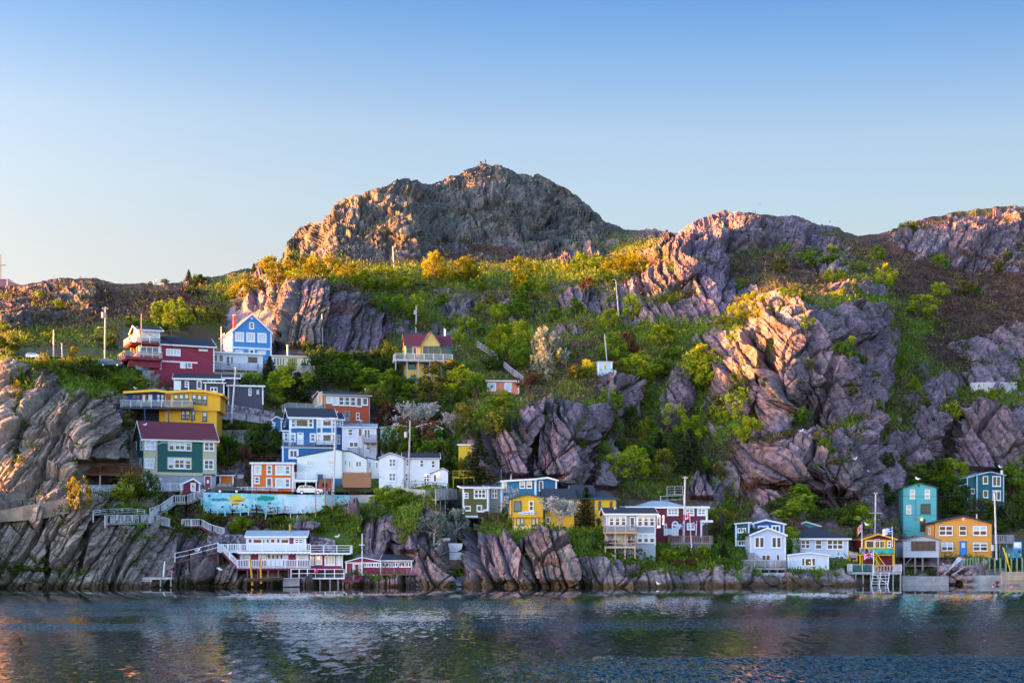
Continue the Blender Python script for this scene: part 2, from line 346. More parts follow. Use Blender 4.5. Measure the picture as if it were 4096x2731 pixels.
SOIL = [(3065,1480,18,210,15,1),(3285,1570,16,190,16,1),(3180,1640,12,120,15,.9),(3370,1480,14,200,22,1),(3250,1735,190,16,-8,1),(3330,1855,130,14,-10,1),(3120,1990,12,80,-20,.8),(2140,1780,14,150,15,.9),(2290,1800,12,160,15,.9),(2395,1870,12,150,14,.9),(2700,1120,12,90,-25,.8),(3790,1760,14,180,18,.9),(2770,1180,150,14,-20,.9),(2560,1215,160,12,-8,.9),(2960,1075,190,32,3,.9),(2450,1050,200,30,0,.7),(3575,1480,70,260,16,.9),(3620,1800,60,160,14,.7),(3400,1690,90,22,-8,.9),(3090,1720,60,40,0,.6),(3310,1200,80,25,0,.8),(2300,1560,90,60,20,.8),(2620,1480,60,90,0,.8),(3000,1640,50,120,12,.6),(3850,1600,140,60,-8,.8),(3760,1420,80,60,0,.8),(4040,1620,80,30,0,.6),(560,1700,60,80,0,.7),(640,2060,160,60,0,.6),(830,2080,160,60,0,.8),(300,2080,90,60,0,.7),(250,1450,220,45,-4,1),(380,1545,130,22,-4,1),(330,1520,60,40,0,.9),(95,1560,35,120,8,.9),(90,1750,28,150,5,.7),(520,1520,120,60,10,.9),(470,2090,130,50,0,.8),(110,2270,110,60,0,.9),(400,2170,60,50,0,.7),(560,2150,70,70,0,.8),
 (1700,1090,600,55,0,1),(2150,1090,350,50,0,1),(1900,1010,200,25,0,.5),(2400,1400,150,120,0,.7),(2720,1330,250,40,-8,1),(2600,1440,200,80,0,.9),(3480,1215,140,22,3,1),(3640,1330,110,90,10,1),(3800,1230,230,130,0,.9),(3600,1100,110,90,0,.8),
 (3150,1120,260,50,5,.7),(2650,1600,60,40,0,.4),(3300,1760,130,35,-8,.8),(3300,1850,100,25,0,.7),(2600,1800,160,200,0,1),(2950,1760,120,110,0,.8),(2600,1950,160,90,0,.9),(2900,2040,120,50,0,.7),(1700,1650,260,160,0,1),(1550,1480,220,100,0,1),
 (1900,1500,300,140,0,1),(2100,2120,180,28,0,1),(2300,2130,100,22,0,1),(1960,2080,60,30,-30,.7),(1850,2130,80,110,0,.8),(1560,2010,150,80,0,.9),(1330,2130,130,70,0,.9),(1080,2080,140,60,0,.8),(1620,2110,60,140,0,.7),(2650,2230,320,60,0,1),
 (3000,2230,80,60,0,.8),(760,1300,200,130,-20,.8),(500,1250,160,90,0,.8),(200,1350,260,60,0,.9),(900,1180,140,60,-25,.7),(1500,1200,200,90,0,.8),(1300,1110,160,35,0,.6),(3560,1760,50,120,20,.6),(3700,2000,140,80,0,.9),(4000,1980,120,120,0,.9),
 (2230,750,60,40,40,.7),(3900,1180,260,80,0,.7),(2050,1150,300,60,0,.8),(2650,1230,60,20,0,.4),(1000,1700,300,180,0,.8),(850,1500,120,60,0,.7),(2330,1700,40,120,15,.6),(3830,1640,90,25,-8,.8)]
# crags that stand out of the slope (+m) or gullies cut into it (-m)
BULGE = [(440,1910,140,55,0,-13),(455,1965,150,30,0,-6),(3560,1550,40,300,12,-4),(200,1800,300,260,0,5),(90,1650,26,260,6,-3),(430,1720,140,180,0,4),(1150,1290,230,170,0,4),(1560,860,70,220,10,-6),(1480,920,40,180,0,-5),(1300,900,140,150,-30,6),(1720,880,180,150,0,6),(2000,800,200,130,0,9),(2210,830,40,150,25,-5),(1950,800,20,100,0,-4),
 (2700,1080,130,80,-30,6),(2860,1100,60,110,15,5),(2300,1180,60,55,0,5),(2900,930,260,60,0,7),(3080,960,30,80,30,-3),(3200,1420,200,220,15,6),(3130,1600,60,200,12,5),(3060,1500,24,220,14,-4),(3290,1600,20,180,14,-4),(3330,1560,80,160,15,4),
 (2480,1580,55,120,12,6),(2700,1590,55,140,14,6),(2100,1780,130,190,0,5),(2140,1800,22,180,14,-5),(2260,1790,60,200,12,5),(2370,1850,22,200,15,-4),(2420,1900,60,140,14,5),(3150,1830,170,110,0,5),(3380,1830,130,170,10,4),(3330,2020,120,60,0,-5),(3250,2040,60,80,0,-4),
 (2810,1985,80,55,0,4),(3700,1720,80,200,20,5),(3800,1760,30,200,18,-6),(3960,1760,180,180,15,5),(3950,1480,110,100,0,5),(2150,2240,260,110,0,3),(2100,2230,14,90,10,-2.5),(2290,2250,16,90,-10,-3),(1960,2260,14,80,0,-2),(1560,2150,26,130,0,-4),(1640,2160,60,150,0,4),(1830,1210,70,50,-20,5),
 (2560,1190,100,40,0,3),(2880,1200,90,60,0,4),(350,1210,50,80,20,5),(60,1280,120,90,0,5),(3360,1150,110,45,0,4),(3900,950,160,60,0,5),(330,2230,16,120,10,-3),(190,2280,20,120,0,-4),(880,2290,110,70,0,3),(1220,2110,50,40,0,3)]
FLAT = []      # photo boxes where the relief is kept low because a house stands there (filled before make_terrain)
TER = {}
def make_terrain():
    us = np.concatenate([np.linspace(-1500, -60, 60, endpoint=False), np.arange(-60, 4160, 3.3), np.linspace(4165, 5200, 40)])
    nv = 540; NB = 14
    sk = np.interp(us, [a for a, b in SKY], [b for a, b in SKY])
    sk = sk + (fbm(np.stack([us / 30, us * 0, us * 0], 1), 5, 4) - 0.5) * 13 * np.clip((us+60)/60, 0, 1)
    v = np.linspace(0, 1, nv); PX = np.repeat(us[None], nv, 0)
    PY = 2362 + (sk[None] - 2362) * v[:, None]
    Y = depth(PX, PY)
    # soften the seams between the columns, keep the ledges
    k = np.exp(-0.5 * (np.arange(-14, 15) / 6.0) ** 2); k /= k.sum()
    Yp = np.pad(Y, ((0, 0), (14, 14)), 'edge'); Y = sum(k[i] * Yp[:, i:i + Y.shape[1]] for i in range(29))
    k2 = np.array([1, 2, 3, 2, 1.]) / 9; Yp = np.pad(Y, ((2, 2), (0, 0)), 'edge'); Y = sum(k2[i] * Yp[i:i + nv] for i in range(5))
    flat = np.zeros(PX.shape)
    for (x0, y0, x1, y1) in FLAT:
        d = np.maximum(np.maximum(x0 - PX, PX - x1), np.maximum(y0 - PY, PY - y1)); flat = np.maximum(flat, np.clip(1 - d / 22, 0, 1))
    bul = np.zeros(PX.shape)
    for (cx, cy, rx, ry, a, w) in BULGE:
        e = ell(PX, PY, cx, cy, rx, ry, a, 0.55); bul += w * e * e * (3 - 2 * e)
    Y = Y - (np.clip(bul, 0, 99) * (1 - flat) + np.clip(bul, -99, 0)) * np.clip((PY - sk[None]) / 30, 0, 1) * np.clip((2345 - PY) / 40, 0.2, 1)
    B = P3(PX, PY, Y)
    n = PX.size
    # smooth normals
    du = np.gradient(B, axis=1); dv = np.gradient(B, axis=0)
    nm = np.cross(du, dv); nm /= np.linalg.norm(nm, axis=2, keepdims=True) + 1e-9
    def blur(a, r):
        kk = np.ones(2 * r + 1) / (2 * r + 1)
        for ax in (0, 1):
            pad = [(0, 0)] * a.ndim; pad[ax] = (r, r); ap = np.pad(a, pad, 'edge')
            cs = np.cumsum(ap, axis=ax); cs = np.insert(cs, 0, 0, axis=ax)
            sl1 = [slice(None)] * a.ndim; sl0 = list(sl1); L = a.shape[ax]
            sl1[ax] = slice(2 * r + 1, 2 * r + 1 + L); sl0[ax] = slice(0, L)
            a = (cs[tuple(sl1)] - cs[tuple(sl0)]) / (2 * r + 1)
        return a
    nb = blur(nm, 7); nb /= np.linalg.norm(nb, axis=2, keepdims=True) + 1e-9
    if nb[..., 1].mean() > 0: nb = -nb
    up = np.clip(nb[..., 2], -1, 1)
    b = B.reshape(-1, 3); pxf = PX.ravel(); pyf = PY.ravel()
    # where rock shows
    r = np.clip((0.62 - up.ravel()) * 1.6, -0.6, 0.7) + (fbm(b * 0.11, 11, 4) - 0.5) * 1.9 + (fbm(b * 0.5, 19, 3) - 0.5) * 1.6 + 0.16
    wob = (fbm(b * 0.09, 81, 4) - 0.5) * 170
    for (cx, cy, rx, ry, a, w) in ROCK: r = r + 0.8 * w * ell(pxf + wob, pyf + wob * .5, cx, cy, rx, ry, a, .6)
    for (cx, cy, rx, ry, a, w) in SOIL: r = r - (0.85 if min(rx, ry) > 20 else 1.5) * w * ell(pxf + wob * (1 if rx > 20 else .15), pyf + wob * (.5 if ry > 28 else .1), cx, cy, rx, ry, a, .6)
    r = r + np.clip((pyf - 2310) / 25, 0, 1) * 0.6 + np.clip((pxf - 1900) / 200, 0, 1) * np.clip((1400 - pyf) / 100, 0, 1) * np.clip((pyf - 1000) / 80, 0, 1) * np.clip((3100 - pxf) / 200, 0, 1) * 0.22
    rock = np.clip(r * 3.2 + 0.5, 0, 1)
    rock_s = blur(rock.reshape(PX.shape), 3).ravel()
    # broken, tilted rock: slabs lean to the right on the west cliff and to the left on the east crags
    tl = np.where(pxf < 1000, R(24), np.where(pxf < 1640, R(6), R(-26)))
    tl = tl + np.where((pxf > 2850) & (pyf > 1720) & (pxf < 3300), R(-30), 0.0)
    ca = np.cos(tl); sa = np.sin(tl); far = 1 + np.clip((b[:, 1] - 380) / 160, 0, 1) * 0.9
    al = (b[:, 2] * ca + b[:, 0] * sa) / far; ac = (b[:, 0] * ca - b[:, 2] * sa + np.where(pxf < 1640, 0.1, -0.12) * b[:, 1]) / far
    big = (fbm(b * 0.05, 31, 2) - 0.5)
    D = np.zeros(n); tone = np.zeros(n); val = np.zeros(n)
    for (wd, ln, off, saw, til, seed, wj) in ((6.5, 19.0, 2.6, 3.0, 1.2, 3, 3.0), (2.4, 7.5, 1.1, 1.25, 0.8, 4, 1.5), (0.9, 2.6, 0.36, 0.36, 0.4, 5, 0.8)):
        sN = (ac + big * wj + (fbm(b * (0.35 / wd * 2), 40 + seed, 2) - 0.5) * wd * 0.4) / wd; i = np.floor(sN).astype(np.int64); f = sN - i
        hi = _hash(i, i * 0, i * 0 + seed, 91 + seed)
        soft_c = np.where(pxf < 640, .4, 1.0); brk = 1 - .62 * np.clip((b[:, 1] - 400) / 90, 0, 1)
        aN = (al + (fbm(b * (0.3 / wd * 2) + 9, 60 + seed, 2) - 0.5) * wd * 0.8 + (_u(hi, 1) - .5) * f * ln * 0.5) / (ln * brk * (0.6 + 0.8 * _u(hi, 2))) + _u(hi, 3); j = np.floor(aN).astype(np.int64); g_ = aN - j
        h = _hash(i, j, i * 0 + 7, 17 + seed)
        D += off * (_u(h, 1) - 0.5) + soft_c * saw * (f - 0.5) * (0.35 + 0.9 * _u(h, 2)) + til * (g_ - 0.5) * (_u(h, 3) - 0.65) * 1.6
        ck = np.minimum(np.minimum(f, 1 - f) * wd, np.minimum(g_, 1 - g_) * ln)
        D -= off * 1.1 * np.clip(1 - ck / (0.07 * wd + 0.06), 0, 1)
        tone += (_u(h, 5) - 0.5) * (0.7 if seed == 3 else 0.4); val += (_u(h, 6) - 0.5) * (0.5 if seed == 3 else 0.4)
    q = np.stack([ac / 1.5, b[:, 1] / 2.0, al / 3.2], 1); F1, F2, H, d = voronoi(q, 6)
    D += 0.25 * (_u(H, 5) - 0.5) + 0.5 * ((_u(H, 6) - 0.5) * d[:, 0] + (_u(H, 7) - 0.5) * d[:, 2]) - 0.25 * np.clip(1 - (F2 - F1) / 0.1, 0, 1); val += (_u(H, 8) - .5) * .3
    # the old summit rocks are blocky rather than ribbed
    wf = np.clip((b[:, 1] - 400) / 70, 0, 1); V = np.zeros(n)
    for (sc, am, sd) in ((11.0, 3.4, 21), (4.5, 1.5, 22)):
        q = np.stack([b[:, 0] / sc, b[:, 1] / sc, b[:, 2] / (sc * 1.1)], 1) + (fbm(b * .12, 23, 2) - .5)[:, None] * .8
        F1, F2, H, d = voronoi(q, sd); V += am * ((_u(H, 5) - .5) + .9 * ((_u(H, 6) - .5) * d[:, 0] + (_u(H, 7) - .3) * d[:, 2])) - am * .35 * np.clip(1 - (F2 - F1) / .09, 0, 1); val += wf * (_u(H, 8) - .5) * .3
    D = D * far ** 0.8 * (1 - .72 * wf) + V * wf
    low = np.clip((pyf - 2285) / 25, 0, 1) * np.clip((pxf - 2380) / 60, 0, 1); D = D * (1 - .55 * low) + low * (fbm(b * .22, 77, 3) - .55) * 3.2
    soft = (fbm(b * 0.3, 51, 4) - 0.5) * 1.6 + (fbm(b * 1.1, 57, 3) - 0.5) * 0.6
    fl = flat.ravel()
    edge = np.clip((pyf - np.repeat(sk[None], nv, 0).ravel()) / 40, 0, 1)
    disp = (rock_s * (1.1 + D) + (1 - rock_s) * soft * 1.1) * (1 - 0.93 * fl) * (0.35 + 0.65 * edge)
    nd = nb.reshape(-1, 3).copy(); nd[:, 2] = np.clip(nd[:, 2], -0.2, 0.75); nd /= np.linalg.norm(nd, axis=1, keepdims=True)
    Pd = b + nd * disp[:, None]
    G = Pd.reshape(nv, len(us), 3)
    TER.update(G=G, us=us, sk=sk, nv=nv, rock=rock.reshape(PX.shape), nrm=nb, PX=PX, PY=PY)
    # the back of the hill, out of sight from the harbour
    back = []
    last = G[-1]
    for i in range(1, NB + 1):
        t = i / NB; q = last.copy(); q[:, 0] *= 1 + 0.25 * t; q[:, 1] += 260 * t; q[:, 2] = last[:, 2] * (1 - t * t * 0.9) + 1.5 * (np.sin(i * 2.1 + us * 0.02)); back.append(q)
    front = G[0].copy(); front[:, 1] -= 4; front[:, 2] = -6
    A = np.concatenate([front[None], G, np.array(back)], 0)
    nr, nc = A.shape[:2]
    idx = np.arange(nr * nc).reshape(nr, nc)
    Fq = np.stack([idx[:-1, :-1], idx[:-1, 1:], idx[1:, 1:], idx[1:, :-1]], -1).reshape(-1, 4)
    me = np_mesh('hillside', A.reshape(-1, 3), Fq, rock_material(), smooth=False)
    def attr(nm_, a, fill):
        full = np.full((nr, nc), fill, np.float32); full[1:1 + nv] = a.reshape(nv, nc)
        full[0] = full[1]
        at = me.attributes.new(nm_, 'FLOAT', 'POINT'); at.data.foreach_set('value', full.ravel())
    # kinds of ground cover: 0 dark heath .. 1 fresh grass
    g = 0.42 + (fbm(b * 0.07, 71, 4) - 0.5) * 1.2
    for (cx, cy, rx, ry, w) in ((1800,1090,700,60,.5),(2760,1330,260,60,.9),(3640,1340,130,110,.8),(3500,1212,150,25,.9),(320,1500,300,90,.8),(2150,2130,280,45,.9),(1500,2000,300,150,.6),(1300,2150,200,120,.6),(550,2150,200,160,.4),(2200,740,80,60,.6),(2650,2240,400,60,.5)):
        g = g + w * ell(pxf + wob, pyf + wob * .5, cx, cy, rx, ry, 0, .7)
    for (cx, cy, rx, ry, w) in ((3850,1230,330,180,.7),(3000,1110,400,80,.4),(1800,950,500,120,.9),(350,1200,400,120,.5),(2100,950,300,100,.4),(3800,1000,350,120,.6),(3900,1430,200,60,.5),(1250,1180,200,60,.4)):
        g = g - w * ell(pxf, pyf, cx, cy, rx, ry)
    TER['green'] = g.reshape(PX.shape)
    # rock family: 0 grey-green (summit), 1 violet-pink (lower crags)
    pk = 0.72 - ell(pxf, pyf, 1180, 1270, 240, 170, 0, .6) * .45 - np.clip((1150 - pyf) / 200, 0, 1) * np.clip((2500 - pxf) / 150, 0, 1) * 0.75 - np.clip((700 - pxf) / 300, 0, 1) * 0.55 + tone * 0.5
    attr('rock', rock, 1.0); attr('green', g, 0.5); attr('pink', pk, 0.5); attr('val', val, 0.0); attr('tan', np.clip((760 - pxf) / 160, 0, 1) * np.clip((pyf - 1380) / 60, 0, 1) + .35 * np.clip((pyf - 2200) / 60, 0, 1), 0.0)
    o = link('hillside', me); tag(o, kind='structure')
    return o
def rock_material():
    m, nt, b = node_mat('cliff_and_turf'); co = objco(nt); L = nt.links
    def at(nm): a = N(nt, 'ShaderNodeAttribute'); a.attribute_name = nm; return a.outputs['Fac']
    n1 = noise(nt, 0.13, 5, co, 0.6); n2 = noise(nt, 0.9, 6, co, 0.7); n3 = noise(nt, 3.5, 4, co, 0.7)
    pink = ramp(nt, n2, [(0.28, (0.07, 0.042, 0.06)), (0.45, (0.155, 0.1, 0.135)), (0.6, (0.25, 0.175, 0.205)), (0.78, (0.38, 0.29, 0.31))])
    grey = ramp(nt, n2, [(0.28, (0.04, 0.04, 0.04)), (0.45, (0.085, 0.08, 0.07)), (0.6, (0.145, 0.13, 0.1)), (0.78, (0.25, 0.225, 0.175))])
    fm = math_n(nt, 'ADD', math_n(nt, 'MULTIPLY', math_n(nt, 'SUBTRACT', n1, 0.5), 1.3), at('pink'), True)
    tanr = ramp(nt, n2, [(0.28, (0.1, 0.075, 0.06)), (0.45, (0.22, 0.17, 0.14)), (0.6, (0.33, 0.26, 0.21)), (0.78, (0.46, 0.39, 0.33))])
    rc = mixc(nt, at('tan'), mixc(nt, fm, grey, pink), tanr)
    vv = math_n(nt, 'ADD', 1.0, math_n(nt, 'MULTIPLY', at('val'), 0.9))
    vm = N(nt, 'ShaderNodeVectorMath', operation='SCALE'); L.new(rc, vm.inputs[0]); L.new(vv, vm.inputs[3]); rc = vm.outputs[0]
    lich = ramp(nt, noise(nt, 1.7, 5, co, 0.75), [(0.58, (0, 0, 0)), (0.68, (1, 1, 1))])
    rc = mixc(nt, math_n(nt, 'MULTIPLY', lich, 0.35), rc, (0.17, 0.17, 0.07))
    sp = ramp(nt, noise(nt, 2.6, 3, co, 0.8), [(0.7, (0, 0, 0)), (0.76, (1, 1, 1))])
    rc = mixc(nt, math_n(nt, 'MULTIPLY', sp, 0.35), rc, (0.6, 0.55, 0.53))
    # weed and tide stain just above the water
    sz = N(nt, 'ShaderNodeSeparateXYZ'); L.new(co, sz.inputs[0])
    tide = math_n(nt, 'SUBTRACT', math_n(nt, 'ADD', -.2, math_n(nt, 'ADD', math_n(nt, 'MULTIPLY', n1, 1.8), math_n(nt, 'MULTIPLY', n2, .9))), sz.outputs[2])
    tide = math_n(nt, 'MULTIPLY', tide, 1.6, True)
    rc = mixc(nt, tide, rc, mixc(nt, n2, (0.03, 0.02, 0.012), (0.14, 0.085, 0.04)))
    gr = ramp(nt, n3, [(0.3, (0.03, 0.055, 0.008)), (0.5, (0.07, 0.11, 0.014)), (0.7, (0.15, 0.17, 0.03))])
    hea = ramp(nt, n3, [(0.3, (0.035, 0.016, 0.018)), (0.48, (0.085, 0.045, 0.038)), (0.58, (0.13, 0.09, 0.04)), (0.72, (0.27, 0.2, 0.11))])
    gf = math_n(nt, 'ADD', at('green'), math_n(nt, 'MULTIPLY', math_n(nt, 'SUBTRACT', n2, 0.5), 3.2), True)
    gf = ramp(nt, gf, [(0.35, (0, 0, 0)), (0.65, (1, 1, 1))])
    soil = mixc(nt, gf, hea, gr)
    rf = math_n(nt, 'ADD', at('rock'), math_n(nt, 'MULTIPLY', math_n(nt, 'SUBTRACT', n3, 0.5), 1.2))
    rf = ramp(nt, rf, [(0.42, (0, 0, 0)), (0.56, (1, 1, 1))])
    L.new(mixc(nt, rf, soil, rc), b.inputs['Base Color'])
    b.inputs['Roughness'].default_value = 0.9; b.inputs['Specular IOR Level'].default_value = 0.25
    n4 = noise(nt, 5.0, 6, co, 0.75)
    h = math_n(nt, 'ADD', math_n(nt, 'MULTIPLY', n4, 0.5), math_n(nt, 'MULTIPLY', n3, 0.25))
    bp = N(nt, 'ShaderNodeBump', Strength=0.5, Distance=0.3); L.new(h, bp.inputs['Height']); L.new(bp.outputs[0], b.inputs['Normal'])
    return m
def ground(px, py):
    """point of the finished hillside that the photo shows at px,py"""
    us = TER['us']; i = int(np.clip(np.searchsorted(us, px) - 1, 0, len(us) - 2))
    if px - us[i] > us[i+1] - px: i += 1
    t = (2362 - py) / (2362 - TER['sk'][i]); j = int(np.clip(round(t * (TER['nv'] - 1)), 0, TER['nv'] - 1))
    return Vector(TER['G'][j, i])
def groundY(px0, px1, py):
    return min(ground(px, py).y for px in np.linspace(px0, px1, 7))
# ---------------------------------------------------------------- harbour water
def make_water():
    ys = np.concatenate([[-300, 0, 30], 40 * (320 / 40.0) ** np.linspace(0, 1, 60), [900]])
    xs = np.linspace(-900, 900, 80)
    X, Yg = np.meshgrid(xs, ys); V = np.stack([X, Yg, X * 0], -1).reshape(-1, 3)
    idx = np.arange(V.shape[0]).reshape(X.shape)
    Fq = np.stack([idx[:-1, :-1], idx[:-1, 1:], idx[1:, 1:], idx[1:, :-1]], -1).reshape(-1, 4)
    m, nt, b = node_mat('harbour_water'); co = objco(nt); L = nt.links
    def lay(sx, sy, sc, det=2, loc=(0, 0, 0)):
        mp = N(nt, 'ShaderNodeMapping'); L.new(co, mp.inputs[0]); mp.inputs['Scale'].default_value = (sx, sy, 1.0); mp.inputs['Location'].default_value = loc
        return noise(nt, sc, det, mp.outputs[0], 0.6, 0.15)
    def mrange(v, a0, a1, b0, b1):
        n = N(nt, 'ShaderNodeMapRange'); n.interpolation_type = 'SMOOTHSTEP'; L.new(v, n.inputs[0])
        for i, v_ in enumerate((a0, a1, b0, b1)): n.inputs[i + 1].default_value = v_
        return n.outputs[0]
    mul = lambda p, q: math_n(nt, 'MULTIPLY', p, q); add = lambda p, q: math_n(nt, 'ADD', p, q)
    sp = N(nt, 'ShaderNodeSeparateXYZ'); L.new(co, sp.inputs[0]); X_, Y_ = sp.outputs[0], sp.outputs[1]
    # cat's paws: wind-ruffled lanes with smoother water between them and along the shore
    wob = math_n(nt, 'SUBTRACT', lay(.012, .03, 1.0, 3), .5); Yw = add(Y_, mul(wob, 60)); Yw = add(Yw, mul(X_, -.12))
    lane = mul(mrange(Yw, 96, 108, 0, 1), mrange(Yw, 160, 185, 1, 0)); gap = add(.25, mul(.75, mrange(math_n(nt, 'ABSOLUTE', math_n(nt, 'SUBTRACT', Yw, 128)), 3, 9, 0, 1)))
    near = mul(mrange(Yw, 68, 80, 1, 0), mrange(X_, -8, 6, 0, 1))
    pat = math_n(nt, 'MAXIMUM', mul(mul(lane, gap), mrange(X_, -70, 60, 1.0, .6)), near); pat = mul(pat, mrange(lay(.02, .06, 1.0, 3, (5, 3, 0)), .3, .55, .45, 1.0))
    # wavelet facets tilted towards the viewer's shore catch the sky, the rest mirrors the hill
    w1 = lay(1.0, .2, 5.2, 2); w2 = lay(1.0, .25, 2.4, 3, (9, 4, 0)); wv = add(mul(w1, .65), mul(w2, .35))
    thr = add(.64, mul(pat, -.2)); f = mul(math_n(nt, 'MAXIMUM', math_n(nt, 'SUBTRACT', wv, thr), 0.0), 7.0); f = math_n(nt, 'MINIMUM', f, 1.0)
    sl = add(mul(f, .42), mul(lay(1.0, .25, 1.6, 3, (2, 8, 0)), .09)); shore = mrange(Y_, 175, 225, 1, .12)
    sy = mul(mul(sl, shore), -1.0); sxx = mul(mul(math_n(nt, 'SUBTRACT', lay(1, .3, 4.0, 2, (1, 7, 3)), .5), .35), shore)
    cn = N(nt, 'ShaderNodeCombineXYZ'); L.new(sxx, cn.inputs[0]); L.new(sy, cn.inputs[1]); cn.inputs[2].default_value = 1.0
    vn = N(nt, 'ShaderNodeVectorMath', operation='NORMALIZE'); L.new(cn.outputs[0], vn.inputs[0]); L.new(vn.outputs[0], b.inputs['Normal'])
    b.inputs['Base Color'].default_value = (0.003, 0.018, 0.022, 1); b.inputs['Roughness'].default_value = 0.03; b.inputs['IOR'].default_value = 1.333; b.inputs['Specular Tint'].default_value = (.78, .93, 1, 1)
    o = link('water', np_mesh('water', V, Fq, m, smooth=True)); tag(o, kind='structure')
make_water()
# ---------------------------------------------------------------- building kit
GL = {k: glass(k) for k in ('dark', 'warm', 'blue', 'blind', 'tan', 'lit', 'rail')}
ROOF = {'black': shingle((0.022, 0.028, 0.04)), 'maroon': shingle((0.13, 0.022, 0.035)), 'grey': shingle((0.3, 0.36, 0.42)), 'slate': shingle((0.12, 0.14, 0.19)), 'pink': shingle((0.3, 0.15, 0.18)), 'brown': shingle((0.16, 0.07, 0.03))}
def rail_run(mb, a, b, h, style='bal', bal=0.3, post=1.8, t=0.1, bt=0.09):
    """one straight railing between floor points a and b"""
    a = Vector(a); b = Vector(b); L = (b - a).length; upv = Vector((0, 0, h))
    if L < 0.05: return
    n = max(1, round(L / post))
    for i in range(n + 1):
        p = a.lerp(b, i / n); mb.beam(p, p + upv + Vector((0, 0, 0.06)), t * 1.25)
    mb.beam(a + upv, b + upv, t * 1.2, t * 0.8)
    if style == 'bal':
        lo = Vector((0, 0, 0.12)); mb.beam(a + lo, b + lo, t * .8, t * .7); m = max(1, round(L / bal))
        for i in range(1, m):
            p = a.lerp(b, i / m); mb.beam(p + lo, p + upv, bt, bt)
    elif style == 'bars':
        for k in (0.33, 0.66): mb.beam(a + upv * k, b + upv * k, t * .6, t * .6)
    elif style == 'bar1': mb.beam(a + upv * .5, b + upv * .5, t * .8, t * .8)
    elif style == 'board':
        m = max(1, round(L / 0.22))
        for i in range(m):
            p = a.lerp(b, (i + .08) / m); r = a.lerp(b, (i + .92) / m)
            z1 = h * (0.97 + 0.05 * random.random())
            mb.add([p, r, r + Vector((0, 0, z1)), p + Vector((0, 0, z1))] + [v + Vector((0, 0.03, 0)) for v in (p, r, r + Vector((0, 0, z1)), p + Vector((0, 0, z1)))],
                   [(0,1,2,3),(7,6,5,4),(0,4,5,1),(1,5,6,2),(2,6,7,3),(3,7,4,0)])
    elif style == 'solid': mb.beam(a + upv * .48, b + upv * .48, 0.05, h * .9)
def glass_run(parent, a, b, h, name='glass_panel'):
    mb = MB(); a = Vector(a); b = Vector(b); mb.beam(a + Vector((0, 0, h * .52)), b + Vector((0, 0, h * .52)), 0.015, h * .8)
    return mb.build(name, GL['rail'], parent)
